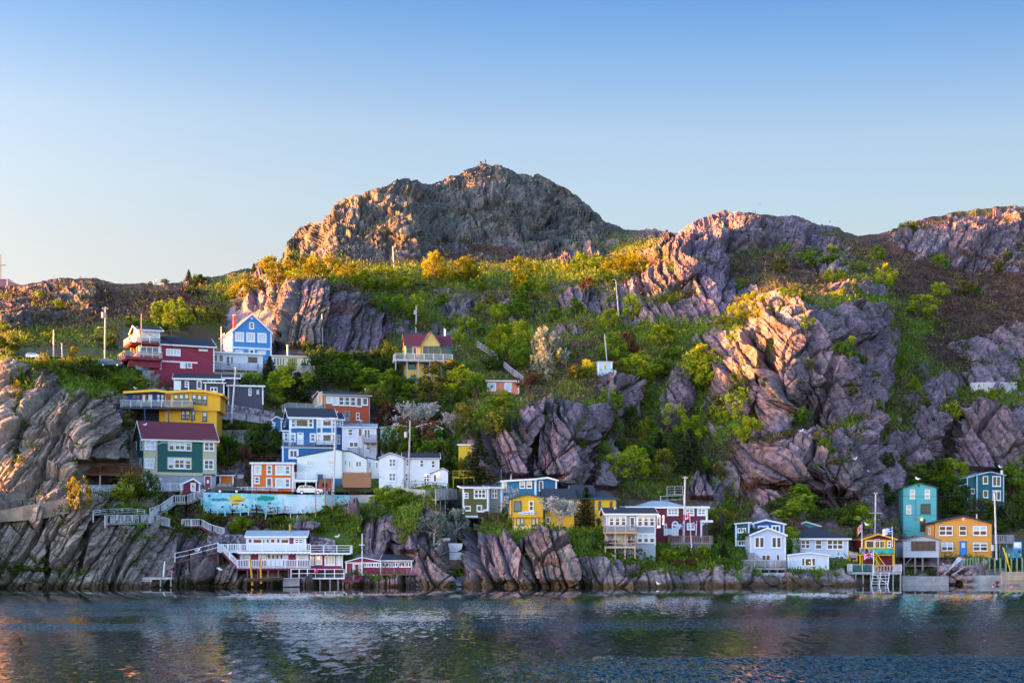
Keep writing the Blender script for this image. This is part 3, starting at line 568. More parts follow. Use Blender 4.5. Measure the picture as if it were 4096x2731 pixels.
class Bld:
    def __init__(s, name, label, cat, px0, px1, pyb, yaw=0, Y=None, dY=0.7, group=None, found=3.5):
        s.yaw = R(yaw); s.found = found
        if Y is None: Y = groundY(px0, px1, pyb) - dY * 0.45
        s.O = pt(px0, pyb, Y); s.d = Vector((math.cos(s.yaw), math.sin(s.yaw), 0)); s.w = Vector((-math.sin(s.yaw), math.cos(s.yaw), 0))
        s.root = empty(name, s.O, s.yaw, label, cat, group); s.W = s.uz(px1, pyb)[0]; s.Y = Y
    def uz(s, px, py, w=0.0):
        r = Vector(((px - CX) / F, 1, (HZ - py) / F)); c = Vector((0, 0, CH)); p0 = s.O + s.w * w
        t = (p0 - c).dot(s.w) / r.dot(s.w); h = c + r * t
        return (h - s.O).dot(s.d), h.z - s.O.z
    def wz(s, px, py, u=0.0):
        r = Vector(((px - CX) / F, 1, (HZ - py) / F)); c = Vector((0, 0, CH)); p0 = s.O + s.d * u
        t = (p0 - c).dot(s.d) / r.dot(s.d); h = c + r * t
        return (h - s.O).dot(s.w), h.z - s.O.z
    def obj(s, mb, name, mat, parent=None, label=None):
        o = mb.build(name, mat, parent or s.root)
        if o is not None and label: o['label'] = label
        return o
    def vol(s, px0, px1, pyb, tops, depth, wall, roof=None, kind='gy', w0=0.0, oh=0.3, found=None, trim=WHITE, corner=0.2, th=0.16, fas=0.24, rl=None, back=None):
        """a block with its walls, roof and trim. gy: tops = roofline pixels seen from the front; gx: tops=(eave row, rise, ridge share[, back drop]); hip: tops=(eave row, rise, inset)"""
        u0, zb = s.uz(px0, pyb, w0); u1, _ = s.uz(px1, pyb, w0); fd = s.found if found is None else found
        w = MB(); rf = MB(); tr = MB(); zb0 = zb - fd
        if kind == 'gy':
            top = [s.uz(x, y, w0) for x, y in tops]; top[0] = (u0, top[0][1]); top[-1] = (u1, top[-1][1])
            w.prism([(u0, zb0), (u1, zb0)] + top[::-1], lambda a, b, t: (a, t, b), w0, w0 + depth)
            for i, ((a0, b0), (a1, b1)) in enumerate(zip(top[:-1], top[1:])):
                L = math.hypot(a1 - a0, b1 - b0); e = ((a1 - a0) / L, (b1 - b0) / L)
                p0 = (a0 - e[0] * oh, b0 - e[1] * oh) if i == 0 else (a0, b0); p1 = (a1 + e[0] * oh, b1 + e[1] * oh) if i == len(top) - 2 else (a1, b1)
                if roof: rf.prism([(p0[0], p0[1] + .01), (p1[0], p1[1] + .01), (p1[0], p1[1] + th), (p0[0], p0[1] + th)], lambda a, b, t: (a, t, b), w0 - oh, w0 + depth + oh)
                if fas: tr.prism([(p0[0], p0[1] - fas + th + .03), (p1[0], p1[1] - fas + th + .03), (p1[0], p1[1] + th + .03), (p0[0], p0[1] + th + .03)], lambda a, b, t: (a, t, b), w0 - oh - .06, w0 - oh - .004)
            zl, zr = top[0][1], top[-1][1]
        elif kind == 'gx':
            ze = s.uz(px0, tops[0], w0)[1]; rise, fr = tops[1], tops[2]; bd = tops[3] if len(tops) > 3 else 0.0
            prof = [(0, ze), (depth * fr, ze + rise), (depth, ze + bd)]
            if fr <= 0.01: prof = [(0, ze + rise), (depth, ze + bd)]
            if fr >= 0.99: prof = [(0, ze), (depth, ze + rise)]
            w.prism([(0, zb0)] + prof + [(depth, zb0)], lambda a, b, t: (t, w0 + a, b), u0, u1)
            for i, ((a0, b0), (a1, b1)) in enumerate(zip(prof[:-1], prof[1:])):
                L = math.hypot(a1 - a0, b1 - b0); e = ((a1 - a0) / L, (b1 - b0) / L)
                p0 = (a0 - e[0] * oh, b0 - e[1] * oh) if i == 0 else (a0, b0); p1 = (a1 + e[0] * oh, b1 + e[1] * oh) if i == len(prof) - 2 else (a1, b1)
                rf.prism([(p0[0], p0[1] + .01), (p1[0], p1[1] + .01), (p1[0], p1[1] + th), (p0[0], p0[1] + th)], lambda a, b, t: (t, w0 + a, b), u0 - oh, u1 + oh)
                for U, sg in ((u0 - oh, -1), (u1 + oh, 1)):
                    tr.prism([(p0[0], p0[1] - fas + th + .03), (p1[0], p1[1] - fas + th + .03), (p1[0], p1[1] + th + .03), (p0[0], p0[1] + th + .03)], lambda a, b, t: (t, w0 + a, b), U + sg * .004, U + sg * .06)
                if i == 0: tr.box(u0 - oh - .05, w0 + p0[0] - .07, p0[1] + th + .02 - fas, u1 + oh + .05, w0 + p0[0] - .004, p0[1] + th + .02)
            zl = zr = prof[0][1]
        elif kind == 'hip':
            ze = s.uz(px0, tops[0], w0)[1]; rise = tops[1]; ins = tops[2] if len(tops) > 2 else depth / 2
            w.box(u0, w0, zb0, u1, w0 + depth, ze)
            x0, x1, y0, y1 = u0 - oh, u1 + oh, w0 - oh, w0 + depth + oh; m = (y0 + y1) / 2; i2 = min(ins, (x1 - x0) / 2 - .1)
            rf.add([(x0, y0, ze + .01), (x1, y0, ze + .01), (x1, y1, ze + .01), (x0, y1, ze + .01), (x0 + i2, m, ze + rise), (x1 - i2, m, ze + rise)], [(0, 1, 5, 4), (1, 2, 5), (2, 3, 4, 5), (3, 0, 4), (3, 2, 1, 0)])
            tr.box(x0 - .03, y0 - .05, ze - fas + .05, x1 + .03, y0 - .003, ze + .06); tr.box(x0 - .06, y0, ze - fas + .05, x0 - .003, y1, ze + .06); tr.box(x1 + .003, y0, ze - fas + .05, x1 + .06, y1, ze + .06)
            zl = zr = ze
        if corner:
            c = corner
            tr.box(u0 - .03, w0 - .03, zb, u0 + c, w0 - .003, zl - .03); tr.box(u1 - c, w0 - .03, zb, u1 + .03, w0 - .003, zr - .03)
            tr.box(u0 - .03, w0 - .002, zb, u0 - .003, w0 + c, zl - .03); tr.box(u1 + .003, w0 - .002, zb, u1 + .03, w0 + c, zr - .03)
        ow = s.obj(w, 'wall', wall)
        if roof: s.obj(rf, 'roof', roof, label=rl)
        if trim: s.obj(tr, 'trim', trim)
        return ow
    def bx(s, mb, side, a0, a1, z0, z1, o0, o1, U, w0):
        if side == 'f': mb.box(a0, w0 - o1, z0, a1, w0 - o0, z1)
        elif side == 'l': mb.box(U - o1, a0, z0, U - o0, a1, z1)
        else: mb.box(U + o0, a0, z0, U + o1, a1, z1)
    def win(s, x0, y0, x1, y1, cols=1, rows=2, pane='dark', blind=0.0, c=0.16, mat=WHITE, side='f', px=None, w0=0.0, name='window', sill=True, arch=False, mt=0.07, bk='blind'):
        """a framed window by its outer pixel corners; side l or r measures on the side wall through pixel px"""
        U = 0.0
        if side == 'f': a0, z1 = s.uz(x0, y0, w0); a1, z0 = s.uz(x1, y1, w0)
        else:
            U = s.uz(px, y1)[0] if px is not None else (0.0 if side == 'l' else s.W)
            a0, z1 = s.wz(x0, y0, U); a1, z0 = s.wz(x1, y1, U)
            if a0 > a1: a0, a1 = a1, a0
        f = MB(); B = lambda mb, *k: s.bx(mb, side, *k, U, w0)
        cw = max(0.07, min(c, .45) * min(a1 - a0, z1 - z0)) if c < 1 else c - 1
        B(f, a0, a0 + cw, z0, z1, 0.004, .09); B(f, a1 - cw, a1, z0, z1, 0.004, .09); B(f, a0 + cw, a1 - cw, z0, z0 + cw, 0.004, .09); B(f, a0 + cw, a1 - cw, z1 - cw, z1, 0.004, .09)
        ia, ib, ja, jb = a0 + cw, a1 - cw, z0 + cw, z1 - cw
        for i in range(1, cols): x = ia + (ib - ia) * i / cols; B(f, x - mt, x + mt, ja, jb, 0.03, .08)
        for j in range(1, rows): z = ja + (jb - ja) * j / rows; B(f, ia, ib, z - mt * .9, z + mt * .9, 0.028, .078)
        if arch:
            r = (a1 - a0) / 2; m = (a0 + a1) / 2; n = 10
            for i in range(n):
                t0, t1 = math.pi * i / n, math.pi * (i + 1) / n
                f.prism([(m + r * math.cos(t0), z1 - .02 + r * math.sin(t0)), (m + r * math.cos(t1), z1 - .02 + r * math.sin(t1)), (m + (r - cw) * math.cos(t1), z1 - .02 + (r - cw) * math.sin(t1)), (m + (r - cw) * math.cos(t0), z1 - .02 + (r - cw) * math.sin(t0))], lambda a, b, t: (a, w0 - t, b), .004, .09)
        if sill: B(f, a0 - .06, a1 + .06, z0 - .07, z0 - .003, 0.004, .14)
        fo = s.obj(f, name, mat)
        p = MB(); B(p, ia, ib, ja, jb, 0.006, .02)
        if arch:
            k = [(m + (r - cw) * math.cos(math.pi * i / n), z1 - cw + (r - cw) * math.sin(math.pi * i / n)) for i in range(n + 1)]
            p.prism(k, lambda a, b, t: (a, w0 - t, b), .008, .024)
        if blind: p.cur = 1; B(p, ia, ib, jb - (jb - ja) * blind, jb, 0.008, .026)
        s.obj(p, 'pane', [GL[pane], GL[bk]], fo)
        return fo
    def wins(s, lst, **kw):
        for t in lst: s.win(*t[:4], **{**kw, **(t[4] if len(t) > 4 else {})})
    def door(s, x0, y0, x1, y1, mat, frame=WHITE, glass_=None, w0=0.0, c=0.1):
        a0, z1 = s.uz(x0, y0, w0); a1, z0 = s.uz(x1, y1, w0); d = MB(); cw = c
        d.box(a0 + cw, w0 - .06, z0, a1 - cw, w0 - .004, z1 - cw); d.cur = 1
        d.box(a0, w0 - .09, z0, a0 + cw - .002, w0 - .003, z1); d.box(a1 - cw + .002, w0 - .09, z0, a1, w0 - .003, z1); d.box(a0 + cw, w0 - .09, z1 - cw + .002, a1 - cw, w0 - .003, z1)
        do = s.obj(d, 'door', [mat, frame]); k = MB(); k.ball((a1 - cw - .12, w0 - .09, z0 + (z1 - z0) * .45), .05); s.obj(k, 'handle', DARKM, do)
        if glass_:
            g = MB(); W_ = a1 - a0 - 2 * cw; H = z1 - z0
            g.box(a0 + cw + W_ * .2, w0 - .075, z0 + H * glass_[0], a1 - cw - W_ * .2, w0 - .062, z0 + H * glass_[1]); s.obj(g, 'pane', GL[glass_[2] if len(glass_) > 2 else 'dark'], do)
        return do
    def panel(s, x0, y0, x1, y1, mat, name='panel', t=0.05, w0=0.0, label=None):
        a0, z1 = s.uz(x0, y0, w0); a1, z0 = s.uz(x1, y1, w0); m = MB(); m.box(a0, w0 - t, z0, a1, w0 - .003, z1); return s.obj(m, name, mat, label=label)
    def bar(s, x0, x1, y, h, mat, t=0.06, w0=0.0, name='trim'):
        a0, z = s.uz(x0, y, w0); a1, _ = s.uz(x1, y, w0); m = MB(); m.box(a0, w0 - t, z - h, a1, w0 - .003, z); return s.obj(m, name, mat)
    def deck(s, x0, x1, yf, out, mat=GREYW, rail=1.0, style='bal', ymax=None, posts=0, pmat=None, rmat=None, w0=0.0, th=0.3, ends=(1, 1), front=True, drop=None, brace=False, bal=0.3, wback=None, uw=None):
        """a deck floor with railing and posts; yf is the row of its front floor edge"""
        wf = w0 - out; u0, z = s.uz(x0, yf, wf); u1, _ = s.uz(x1, yf, wf); wb = w0 - .004 if wback is None else wback
        m = MB(); m.box(u0, wf, z - th, u1, wb, z)
        for i in range(int((u1 - u0) / .6)): m.box(u0 + .3 + i * .6, wf + .05, z - th - .12, u0 + .38 + i * .6, wb, z - th - .002)
        d = s.obj(m, 'deck', mat)
        if rail:
            r = MB(); e = .07; st = 'none' if style == 'glass' else style
            if front: rail_run(r, (u0 + e, wf + e, z), (u1 - e, wf + e, z), rail, st, bal)
            if ends[0]: rail_run(r, (u0 + e, wf + e, z), (u0 + e, wb, z), rail, st, bal)
            if ends[1]: rail_run(r, (u1 - e, wf + e, z), (u1 - e, wb, z), rail, st, bal)
            s.obj(r, 'railing', rmat or mat, d)
            if style == 'glass':
                if front: glass_run(d, (u0 + e, wf + e, z), (u1 - e, wf + e, z), rail)
                if ends[0]: glass_run(d, (u0 + e, wf + e, z), (u0 + e, wb, z), rail)
                if ends[1]: glass_run(d, (u1 - e, wf + e, z), (u1 - e, wb, z), rail)
        if posts:
            for i in range(posts):
                u = u0 + .15 + (u1 - u0 - .3) * i / max(1, posts - 1); p = MB()
                zl = z - (drop if drop else 4.0)
                p.beam((u, wf + .2, zl), (u, wf + .2, z - th), .18)
                if brace: p.beam((u, wf + .2, z - th - 1.1), (u, min(wb - .1, wf + 1.4), z - th), .12)
                s.obj(p, 'post', pmat or mat, d)
        return d
    def chimney(s, x0, x1, y0, y1, mat, w=2.0, cap=None, name='chimney', rnd=False):
        u0, z1 = s.uz(x0, y0, w); u1, z0 = s.uz(x1, y1, w); m = MB(); t = (u1 - u0) / 2
        if rnd: m.cyl((u0 + t, w, z0 - 1), (u0 + t, w, z1), t, t, 10)
        else: m.box(u0, w - t, z0 - 1, u1, w + t, z1)
        if cap:
            m.cur = 1; m.cyl((u0 + t, w, z1 + .003), (u0 + t, w, z1 + .12), t * 1.3, t * 1.3, 10)
        return s.obj(m, name, [mat, cap or mat])
FLAT += [(480,1300,870,1490),(885,1250,1100,1430),(760,1400,1060,1500),(1050,1400,1260,1490),(690,1500,1060,1615),(480,1550,900,1710),(520,1700,880,1950),(300,1850,580,1960),(1000,1845,1180,1972),
 (1084,1640,1380,1850),(1369,1690,1510,1815),(1205,1555,1495,1690),(1180,1795,1520,1970),(1516,1810,1795,1960),(1850,1920,2010,2065),(2005,1910,2232,2030),(2042,1960,2470,2115),(2410,2040,2665,2185),
 (2505,2000,2850,2150),(2995,2075,3150,2200),(2970,2105,3150,2270),(3165,2080,3420,2265),(3150,2205,3340,2290),(3436,2130,3585,2290),(3605,2140,3770,2300),(3605,1930,3760,2125),(3705,2060,3980,2225),(3835,1885,4022,2035),
 (950,2130,1400,2320),(1380,2215,1660,2300),(1925,1515,2085,1575),(1595,1320,1810,1535),(814,1960,1540,2035),(868,1600,1100,1685),(2388,1445,2455,1495),(868,1880,980,1930),(3960,2130,4160,2300),(60,1390,480,1450)]
make_terrain()
# ---------------------------------------------------------------- houses, west half
def C(r, g, b): return paint((r, g, b))
CRIM = C(.26, .012, .045); BLUE1 = C(.05, .27, .62); YEL = C(.78, .42, .012); NAVY = C(.006, .03, .2); DKGREEN = C(.004, .1, .085); CREAM = C(.55, .5, .33)
ORANGE = C(.85, .17, .005); BLUE2 = C(.01, .14, .38); REDOR = C(.45, .07, .02); PALEW = C(.78, .82, .78); BURG = C(.2, .01, .06); GRAPH = C(.05, .055, .09); PALECREAM = C(.75, .62, .36)
LAV = C(.66, .68, .78); LILY = C(.72, .74, .82)
# crimson house at the top of the road
b = Bld('house', 'crimson house with a glazed top storey and two lit timber balconies beside the upper road', 'house', 556, 857, 1478, 24, dY=1.2)
b.vol(556, 640, 1472, (1318, 1.0, .5), 6.5, CRIM, ROOF['black'], 'gx', oh=.6)
b.vol(641, 857, 1478, (1376, 1.9, .5), 8.0, CRIM, ROOF['black'], 'gx', w0=0.2, oh=.4)
b.wins([(566, 1322, 640, 1362, dict(cols=3, rows=1, pane='blind', c=.08)), (560, 1384, 636, 1420, dict(cols=3, rows=1, pane='blue', c=.1)), (664, 1394, 722, 1424, dict(cols=4, rows=1, pane='blind', w0=.2)), (795, 1396, 830, 1404, dict(rows=1, pane='blind', w0=.2)), (747, 1450, 768, 1472, dict(pane='dark', w0=.2))])
b.win(522, 1326, 550, 1362, 3, 1, 'tan', side='l'); b.win(524, 1384, 549, 1420, 2, 1, 'warm', side='l', mat=wood((.6, .3, .1)))
b.door(720, 1448, 742, 1474, WHITE, w0=.2); b.bar(638, 790, 1441, .25, WHITE, .1, .2)
b.deck(520, 640, 1366, 1.0, wood((.25, .03, .06)), 1.0, 'glass', wback=5.5, rmat=WHITE); b.deck(500, 650, 1424, 1.8, wood((.25, .03, .06)), 1.05, 'glass', wback=6.0, rmat=wood((.7, .55, .3)), th=.5)
b.panel(512, 1434, 640, 1474, CRIM, 'wall', .9)
b.chimney(564, 567, 1253, 1372, wood((.5, .4, .35)), -1.6, name='mast', rnd=True)
# sky-blue gable house
b = Bld('house', 'sky blue gable house with pink roof, brick chimney and three white triple windows', 'house', 928, 1086, 1432, 22, dY=1.0)
b.vol(928, 1086, 1432, [(928, 1326), (1007, 1258), (1086, 1332)], 9.0, BLUE1, ROOF['pink'], fas=.34, oh=.35, corner=.25)
m = MB(); m.box(-.035, .003, 0, -.004, 8.9, b.uz(928, 1328)[1] - .03); b.obj(m, 'wall', C(.75, .62, .55), label='side wall coloured pale as if sunlit')  # pale skin over the blue boards, sunlight put into its colour
b.wins([(940, 1327, 976, 1367), (985, 1329, 1020, 1369), (1030, 1331, 1066, 1371)], cols=3, rows=1, pane='blind'); b.win(997, 1289, 1016, 1316, 1, 2, 'dark', c=.22); b.win(1002, 1267, 1011, 1277, 1, 1, 'blind', c=.3, sill=False)
b.wins([(940, 1399, 973, 1413), (1030, 1402, 1063, 1416)], cols=3, rows=1, pane='blind'); b.door(995, 1397, 1018, 1430, WHITE, glass_=(.5, .9)); b.bar(929, 1085, 1386, .35, WHITE, .09)
b.win(890, 1338, 899, 1370, 3, 1, 'warm', side='l', c=.06); b.win(908, 1334, 920, 1368, 3, 1, 'warm', side='l', c=.06)
b.chimney(933, 943, 1262, 1300, plain('brick', (.42, .1, .03), .9), 3.5, WHITE)
b = Bld('shed', 'small brown roofed blue outbuilding under the cliff right of the sky blue house', 'shed', 1090, 1168, 1420, 5, Y=335)
b.vol(1090, 1168, 1425, [(1090, 1378), (1110, 1366), (1168, 1370)], 4, BLUE1, ROOF['brown'], fas=.1, trim=wood((.12, .05, .03)), corner=.15); b.win(1098, 1392, 1118, 1415, 1, 1, 'dark', mat=DARKM)
# white flat-roofed house with a long balcony
b = Bld('house', 'long white flat roofed bungalow with grey balcony below the sky blue house', 'house', 823, 1050, 1502, 18, dY=1.5)
b.vol(823, 1050, 1502, (1409, .35, .99), 8, LILY, ROOF['grey'], 'gx', oh=.35, th=.2, fas=.3)
b.wins([(827, 1416, 846, 1446), (852, 1417, 871, 1447), (875, 1418, 894, 1448)], rows=1, pane='warm', c=.12); b.wins([(940, 1478, 960, 1496, dict(pane='blind')), (985, 1478, 1020, 1496, dict(cols=2))], rows=1)
b.door(905, 1424, 919, 1462, DARKM, glass_=(.2, .9)); b.win(921, 1424, 934, 1460, 1, 1, 'blue'); b.win(992, 1427, 1029, 1449, 3, 1, 'warm', c=.08, mat=DARKM)
b.win(774, 1428, 790, 1460, 4, 1, 'warm', side='l', c=.08); b.win(795, 1424, 801, 1455, 1, 1, 'warm', side='l', c=.08); b.win(809, 1422, 816, 1453, 1, 1, 'warm', side='l', c=.08)
b.deck(842, 1035, 1470, 1.5, wood((.42, .42, .5)), 1.0, 'bal', posts=5, drop=3.2)
# cream house on stilts
b = Bld('house', 'cream flat roofed house with dark framed doors and a deck on tall stilts', 'house', 1090, 1242, 1490, 14, dY=2.0)
b.vol(1090, 1242, 1490, (1424, .4, .99), 7, PALECREAM, ROOF['black'], 'gx', oh=.25, fas=.16)
b.wins([(1094, 1431, 1104, 1460), (1107, 1431, 1116, 1460), (1119, 1432, 1127, 1461), (1129, 1432, 1137, 1461)], rows=1, pane='dark', c=.08); b.wins([(1204, 1438, 1213, 1468), (1215, 1438, 1224, 1468), (1226, 1439, 1235, 1469)], rows=1, pane='dark', c=.08)
b.door(1153, 1433, 1169, 1476, PALECREAM, DARKM, (.15, .92)); b.door(1170, 1433, 1186, 1476, PALECREAM, DARKM, (.15, .92))
b.deck(1126, 1260, 1481, 1.8, GREYW, 1.0, 'bal', posts=4, drop=4.5, brace=True, pmat=wood((.5, .5, .55))); b.chimney(1147, 1155, 1382, 1424, plain('stovepipe', (.6, .55, .5), .4), 2, WHITE, 'stovepipe', True)
# graphite house
b = Bld('house', 'graphite grey house with white trim and several low wings behind the yellow one', 'house', 696, 1053, 1616, 10, dY=2.5)
b.vol(696, 893, 1600, (1514, 1.4, .55), 9, GRAPH, ROOF['black'], 'gx', fas=.28); b.vol(893, 955, 1600, (1512, 1.0, .5), 7, GRAPH, ROOF['black'], 'gx', w0=1.0, corner=0)
b.vol(820, 897, 1612, (1532, .2, .99), 2.5, GRAPH, ROOF['black'], 'gx', w0=-2.5, fas=.2); b.vol(912, 1053, 1616, (1543, .3, .99), 5, GRAPH, ROOF['black'], 'gx', w0=-1.0, fas=.28)
b.wins([(739, 1524, 755, 1548), (787, 1521, 807, 1556, dict(rows=1)), (831, 1518, 861, 1531, dict(cols=2, rows=1))], c=.2); b.win(841, 1548, 870, 1567, 2, 1, w0=-2.5); b.wins([(994, 1552, 1006, 1581), (1027, 1559, 1036, 1575)], w0=-1.0, c=.24)
b.door(699, 1522, 724, 1560, WHITE); b.chimney(752, 757, 1530, 1556, WHITE, -3, name='stovepipe', rnd=True)
# yellow and navy house
b = Bld('house', 'yellow and navy two storey house with a long glass railed balcony and yellow roof edge', 'house', 510, 881, 1703, 4, dY=2.0)
b.vol(660, 867, 1703, [(660, 1640), (867, 1640)], 8, YEL, None, trim=None, corner=0); b.vol(660, 881, 1642, [(660, 1564), (762, 1560), (816, 1561), (881, 1574)], 8.6, YEL, None, trim=None, corner=0, w0=-.35, found=0)
b.vol(510, 660, 1626, [(510, 1563), (622, 1560), (660, 1563)], 8, NAVY, None, trim=None, corner=0, found=.3); b.vol(560, 640, 1703, [(560, 1632), (640, 1632)], 4, C(.004, .015, .09), None, trim=None, corner=0, w0=3)
b.vol(637, 718, 1703, [(637, 1634), (718, 1634)], 3, YEL, None, trim=None, corner=0, w0=.6)
r = MB(); rr = [b.uz(x, y, -1.0) for x, y in ((492, 1567), (622, 1559), (673, 1566), (762, 1561), (816, 1562), (893, 1577))]
for (a0, z0), (a1, z1) in zip(rr[:-1], rr[1:]): r.prism([(a0, z0 - .28), (a1, z1 - .28), (a1, z1 + .12), (a0, z0 + .12)], lambda a, z, t: (a, t, z), -1.0, 8.5)
b.obj(r, 'roof', plain('yellow_paint', (.8, .45, .01), .5, var=.05))
b.wins([(695, 1577, 712, 1613), (717, 1577, 734, 1613), (738, 1577, 754, 1612)], pane='blue', blind=.55, c=.1, mat=DARKM, w0=-.35); b.wins([(768, 1577, 785, 1614), (789, 1579, 807, 1616), (811, 1581, 828, 1618)], pane='blue', blind=.5, c=.12, mat=DARKM, w0=-.35)
b.wins([(725, 1640, 741, 1677), (742, 1640, 759, 1677), (764, 1642, 780, 1679), (810, 1647, 828, 1684)], pane='blue', blind=.5, c=.12, mat=DARKM); b.wins([(663, 1640, 677, 1672), (681, 1640, 697, 1672), (701, 1640, 716, 1674)], pane='blue', blind=.5, c=.12, mat=DARKM, w0=.6)
RED = plain('red_paint', (.32, .01, .02), .4)
b.door(664, 1578, 681, 1620, RED, plain('dark_red_trim', (.2, .01, .02)), (.2, .85), w0=-.35); b.door(566, 1575, 586, 1620, RED, RED, (.2, .9, 'blind')); b.win(591, 1576, 611, 1608, 1, 1, 'blind', c=.05, mat=NAVY); b.wins([(627, 1577, 640, 1609), (643, 1577, 656, 1610)], pane='blind', c=.08, mat=NAVY); b.win(527, 1576, 562, 1598, 2, 1, 'dark', mat=NAVY)
b.deck(480, 771, 1627, 2.0, plain('deck_edge', (.05, .04, .05)), 1.15, 'glass', rmat=plain('steel', (.6, .55, .5), .4), posts=4, drop=4, pmat=plain('navy_steel', (.02, .04, .15)))
# emerald and cream house
b = Bld('house', 'emerald green and cream two storey house with maroon roof on a grey concrete base', 'house', 575, 865, 1936, 23, dY=1.2)
b.vol(575, 865, 1898, (1753, 3.1, .45), 9.0, DKGREEN, ROOF['maroon'], 'gx', oh=.45, fas=.26, trim=paint((.8, .76, .66), 0), corner=.1, found=0); b.vol(576, 864, 1938, [(576, 1897), (864, 1897)], 8.8, plain('grey_concrete', (.3, .31, .36), .9, 0, .15), None, trim=None, corner=0, w0=.05)
for x0, x1 in ((576, 629), (811, 863)): b.panel(x0, 1757, x1, 1896, CREAM, 'bay', .12)
b.panel(671, 1757, 768, 1805, CREAM, 'panel', .05); b.panel(669, 1827, 767, 1877, CREAM, 'panel', .05); b.bar(629, 811, 1887, .5, CREAM, .05)
k = dict(c=.13)
b.wins([(579, 1759, 622, 1799), (578, 1832, 620, 1873)], cols=2, rows=2, pane='blind', w0=-.12, c=.11); b.wins([(815, 1766, 857, 1805), (814, 1837, 855, 1878)], cols=2, rows=2, pane='warm', w0=-.12, c=.12)
b.wins([(675, 1761, 696, 1801, dict(blind=.45)), (698, 1761, 741, 1802, dict(cols=2, blind=.5)), (743, 1763, 765, 1803, dict(blind=.3)), (672, 1832, 694, 1874, dict(blind=.7)), (696, 1832, 739, 1875, dict(cols=2, blind=.12)), (741, 1834, 763, 1876, dict(blind=.2))], pane='warm', c=.12, w0=-.05)
b.door(817, 1901, 845, 1952, RED, WHITE, None, w0=.05); b.panel(827, 1919, 836, 1932, WHITE, 'notice', .02, w0=-.02)
b.win(538, 1766, 547, 1806, 1, 2, 'blue', side='l'); b.win(538, 1838, 566, 1866, 5, 1, 'blue', side='l', c=.08); b.win(562, 1760, 571, 1799, 1, 2, 'blue', side='l')
b.deck(312, 572, 1892, 0.4, wood((.25, .11, .06)), 1.35, 'bal', posts=4, drop=2.6, rmat=wood((.3, .13, .07)), pmat=WHITE, wback=4.5, ends=(1, 0), bal=.24)
for x in (640, 646):   # house number
    a, z = b.uz(x, 1911, .05); n = MB()
    for zz in (0, .22): n.beam((a - .07, .02, z - zz), (a + .07, .02, z - zz), .05); n.beam((a - .07, .02, z - zz), (a - .07, .02, z - zz - .2), .05); n.beam((a + .07, .02, z - zz), (a + .07, .02, z - zz - .2), .05)
    n.beam((a - .07, .02, z - .43), (a + .07, .02, z - .43), .05); b.obj(n, 'number', WHITE)
# orange house
b = Bld('house', 'vivid orange flat roofed house with broad white window frames beside the turquoise wall', 'house', 1006, 1174, 1971, 4, dY=1.4)
b.vol(1006, 1174, 1971, (1852, .2, .99), 7, ORANGE, ROOF['grey'], 'gx', oh=.25, fas=.34, corner=.3)
b.wins([(1016, 1859, 1046, 1898, dict(rows=1, pane='blind')), (1066, 1859, 1089, 1898, dict(pane='blue')), (1101, 1860, 1141, 1899, dict(rows=1, pane='blind', c=.15)), (1138, 1860, 1163, 1899, dict(pane='blue', c=.24)), (1017, 1905, 1039, 1934), (1101, 1911, 1141, 1951, dict(rows=1, pane='blind', c=.15)), (1138, 1911, 1162, 1951, dict(pane='blue', c=.24))], c=.22)
b.door(1064, 1909, 1090, 1950, paint((.3, .32, .42), 0), WHITE, (.3, .9), c=.2)
f = MB(); a0, z0 = b.uz(930, 1968, -1.2); a1, _ = b.uz(1110, 1968, -1.2); rail_run(f, (a0, -1.2, z0), (a1, -1.2, z0), .9, 'bal', .22, 3, .06, .08); b.obj(f, 'picket_fence', WHITE)
d = b.deck(1176, 1268, 1916, 0.2, WHITE, 1.15, 'bal', posts=3, drop=2.3, wback=5.0, ends=(0, 1), th=.45)
b = Bld('shed', 'small orange shed with burgundy roof between the emerald and orange houses', 'shed', 878, 934, 1945, 4, dY=1.6)
b.vol(878, 934, 1945, (1901, .45, .5), 3, ORANGE, ROOF['maroon'], 'gx', fas=.2, oh=.3, corner=.22); b.deck(875, 975, 1928, -3.2, WHITE, 1.3, 'board', wback=6.0, th=.3)
# big blue house
b = Bld('house', 'bright blue three storey house with white trim, bay windows and a long balcony', 'house', 1129, 1370, 1846, 14, dY=1.5)
b.vol(1158, 1342, 1780, (1668, 1.9, .5), 8, BLUE2, ROOF['black'], 'gx', oh=.35, fas=.3, corner=.3, found=0); b.vol(1342, 1372, 1797, (1677, 1.3, .5), 6, BLUE2, ROOF['black'], 'gx', w0=1.2, fas=.25)
b.vol(1129, 1340, 1846, (1787, .05, .99), 6, BLUE2, ROOF['slate'], 'gx', w0=-1.6, oh=.05, fas=.35, corner=.25); b.vol(1131, 1158, 1786, (1724, .1, .99), 5, BLUE2, None, 'gx', w0=.6, found=0)
b.vol(1088, 1127, 1724, [(1088, 1680), (1104, 1668), (1127, 1677)], 3, BLUE2, ROOF['black'], w0=3, fas=.2, found=0); b.win(1092, 1688, 1101, 1712, 1, 1, 'blind', w0=3)
b.panel(1266, 1671, 1342, 1778, WHITE, 'bay', .6)
for x0, x1 in ((1269, 1282), (1290, 1325), (1331, 1340)): b.panel(x0, 1711, x1, 1729, BLUE2, 'panel', .05, w0=-.6)
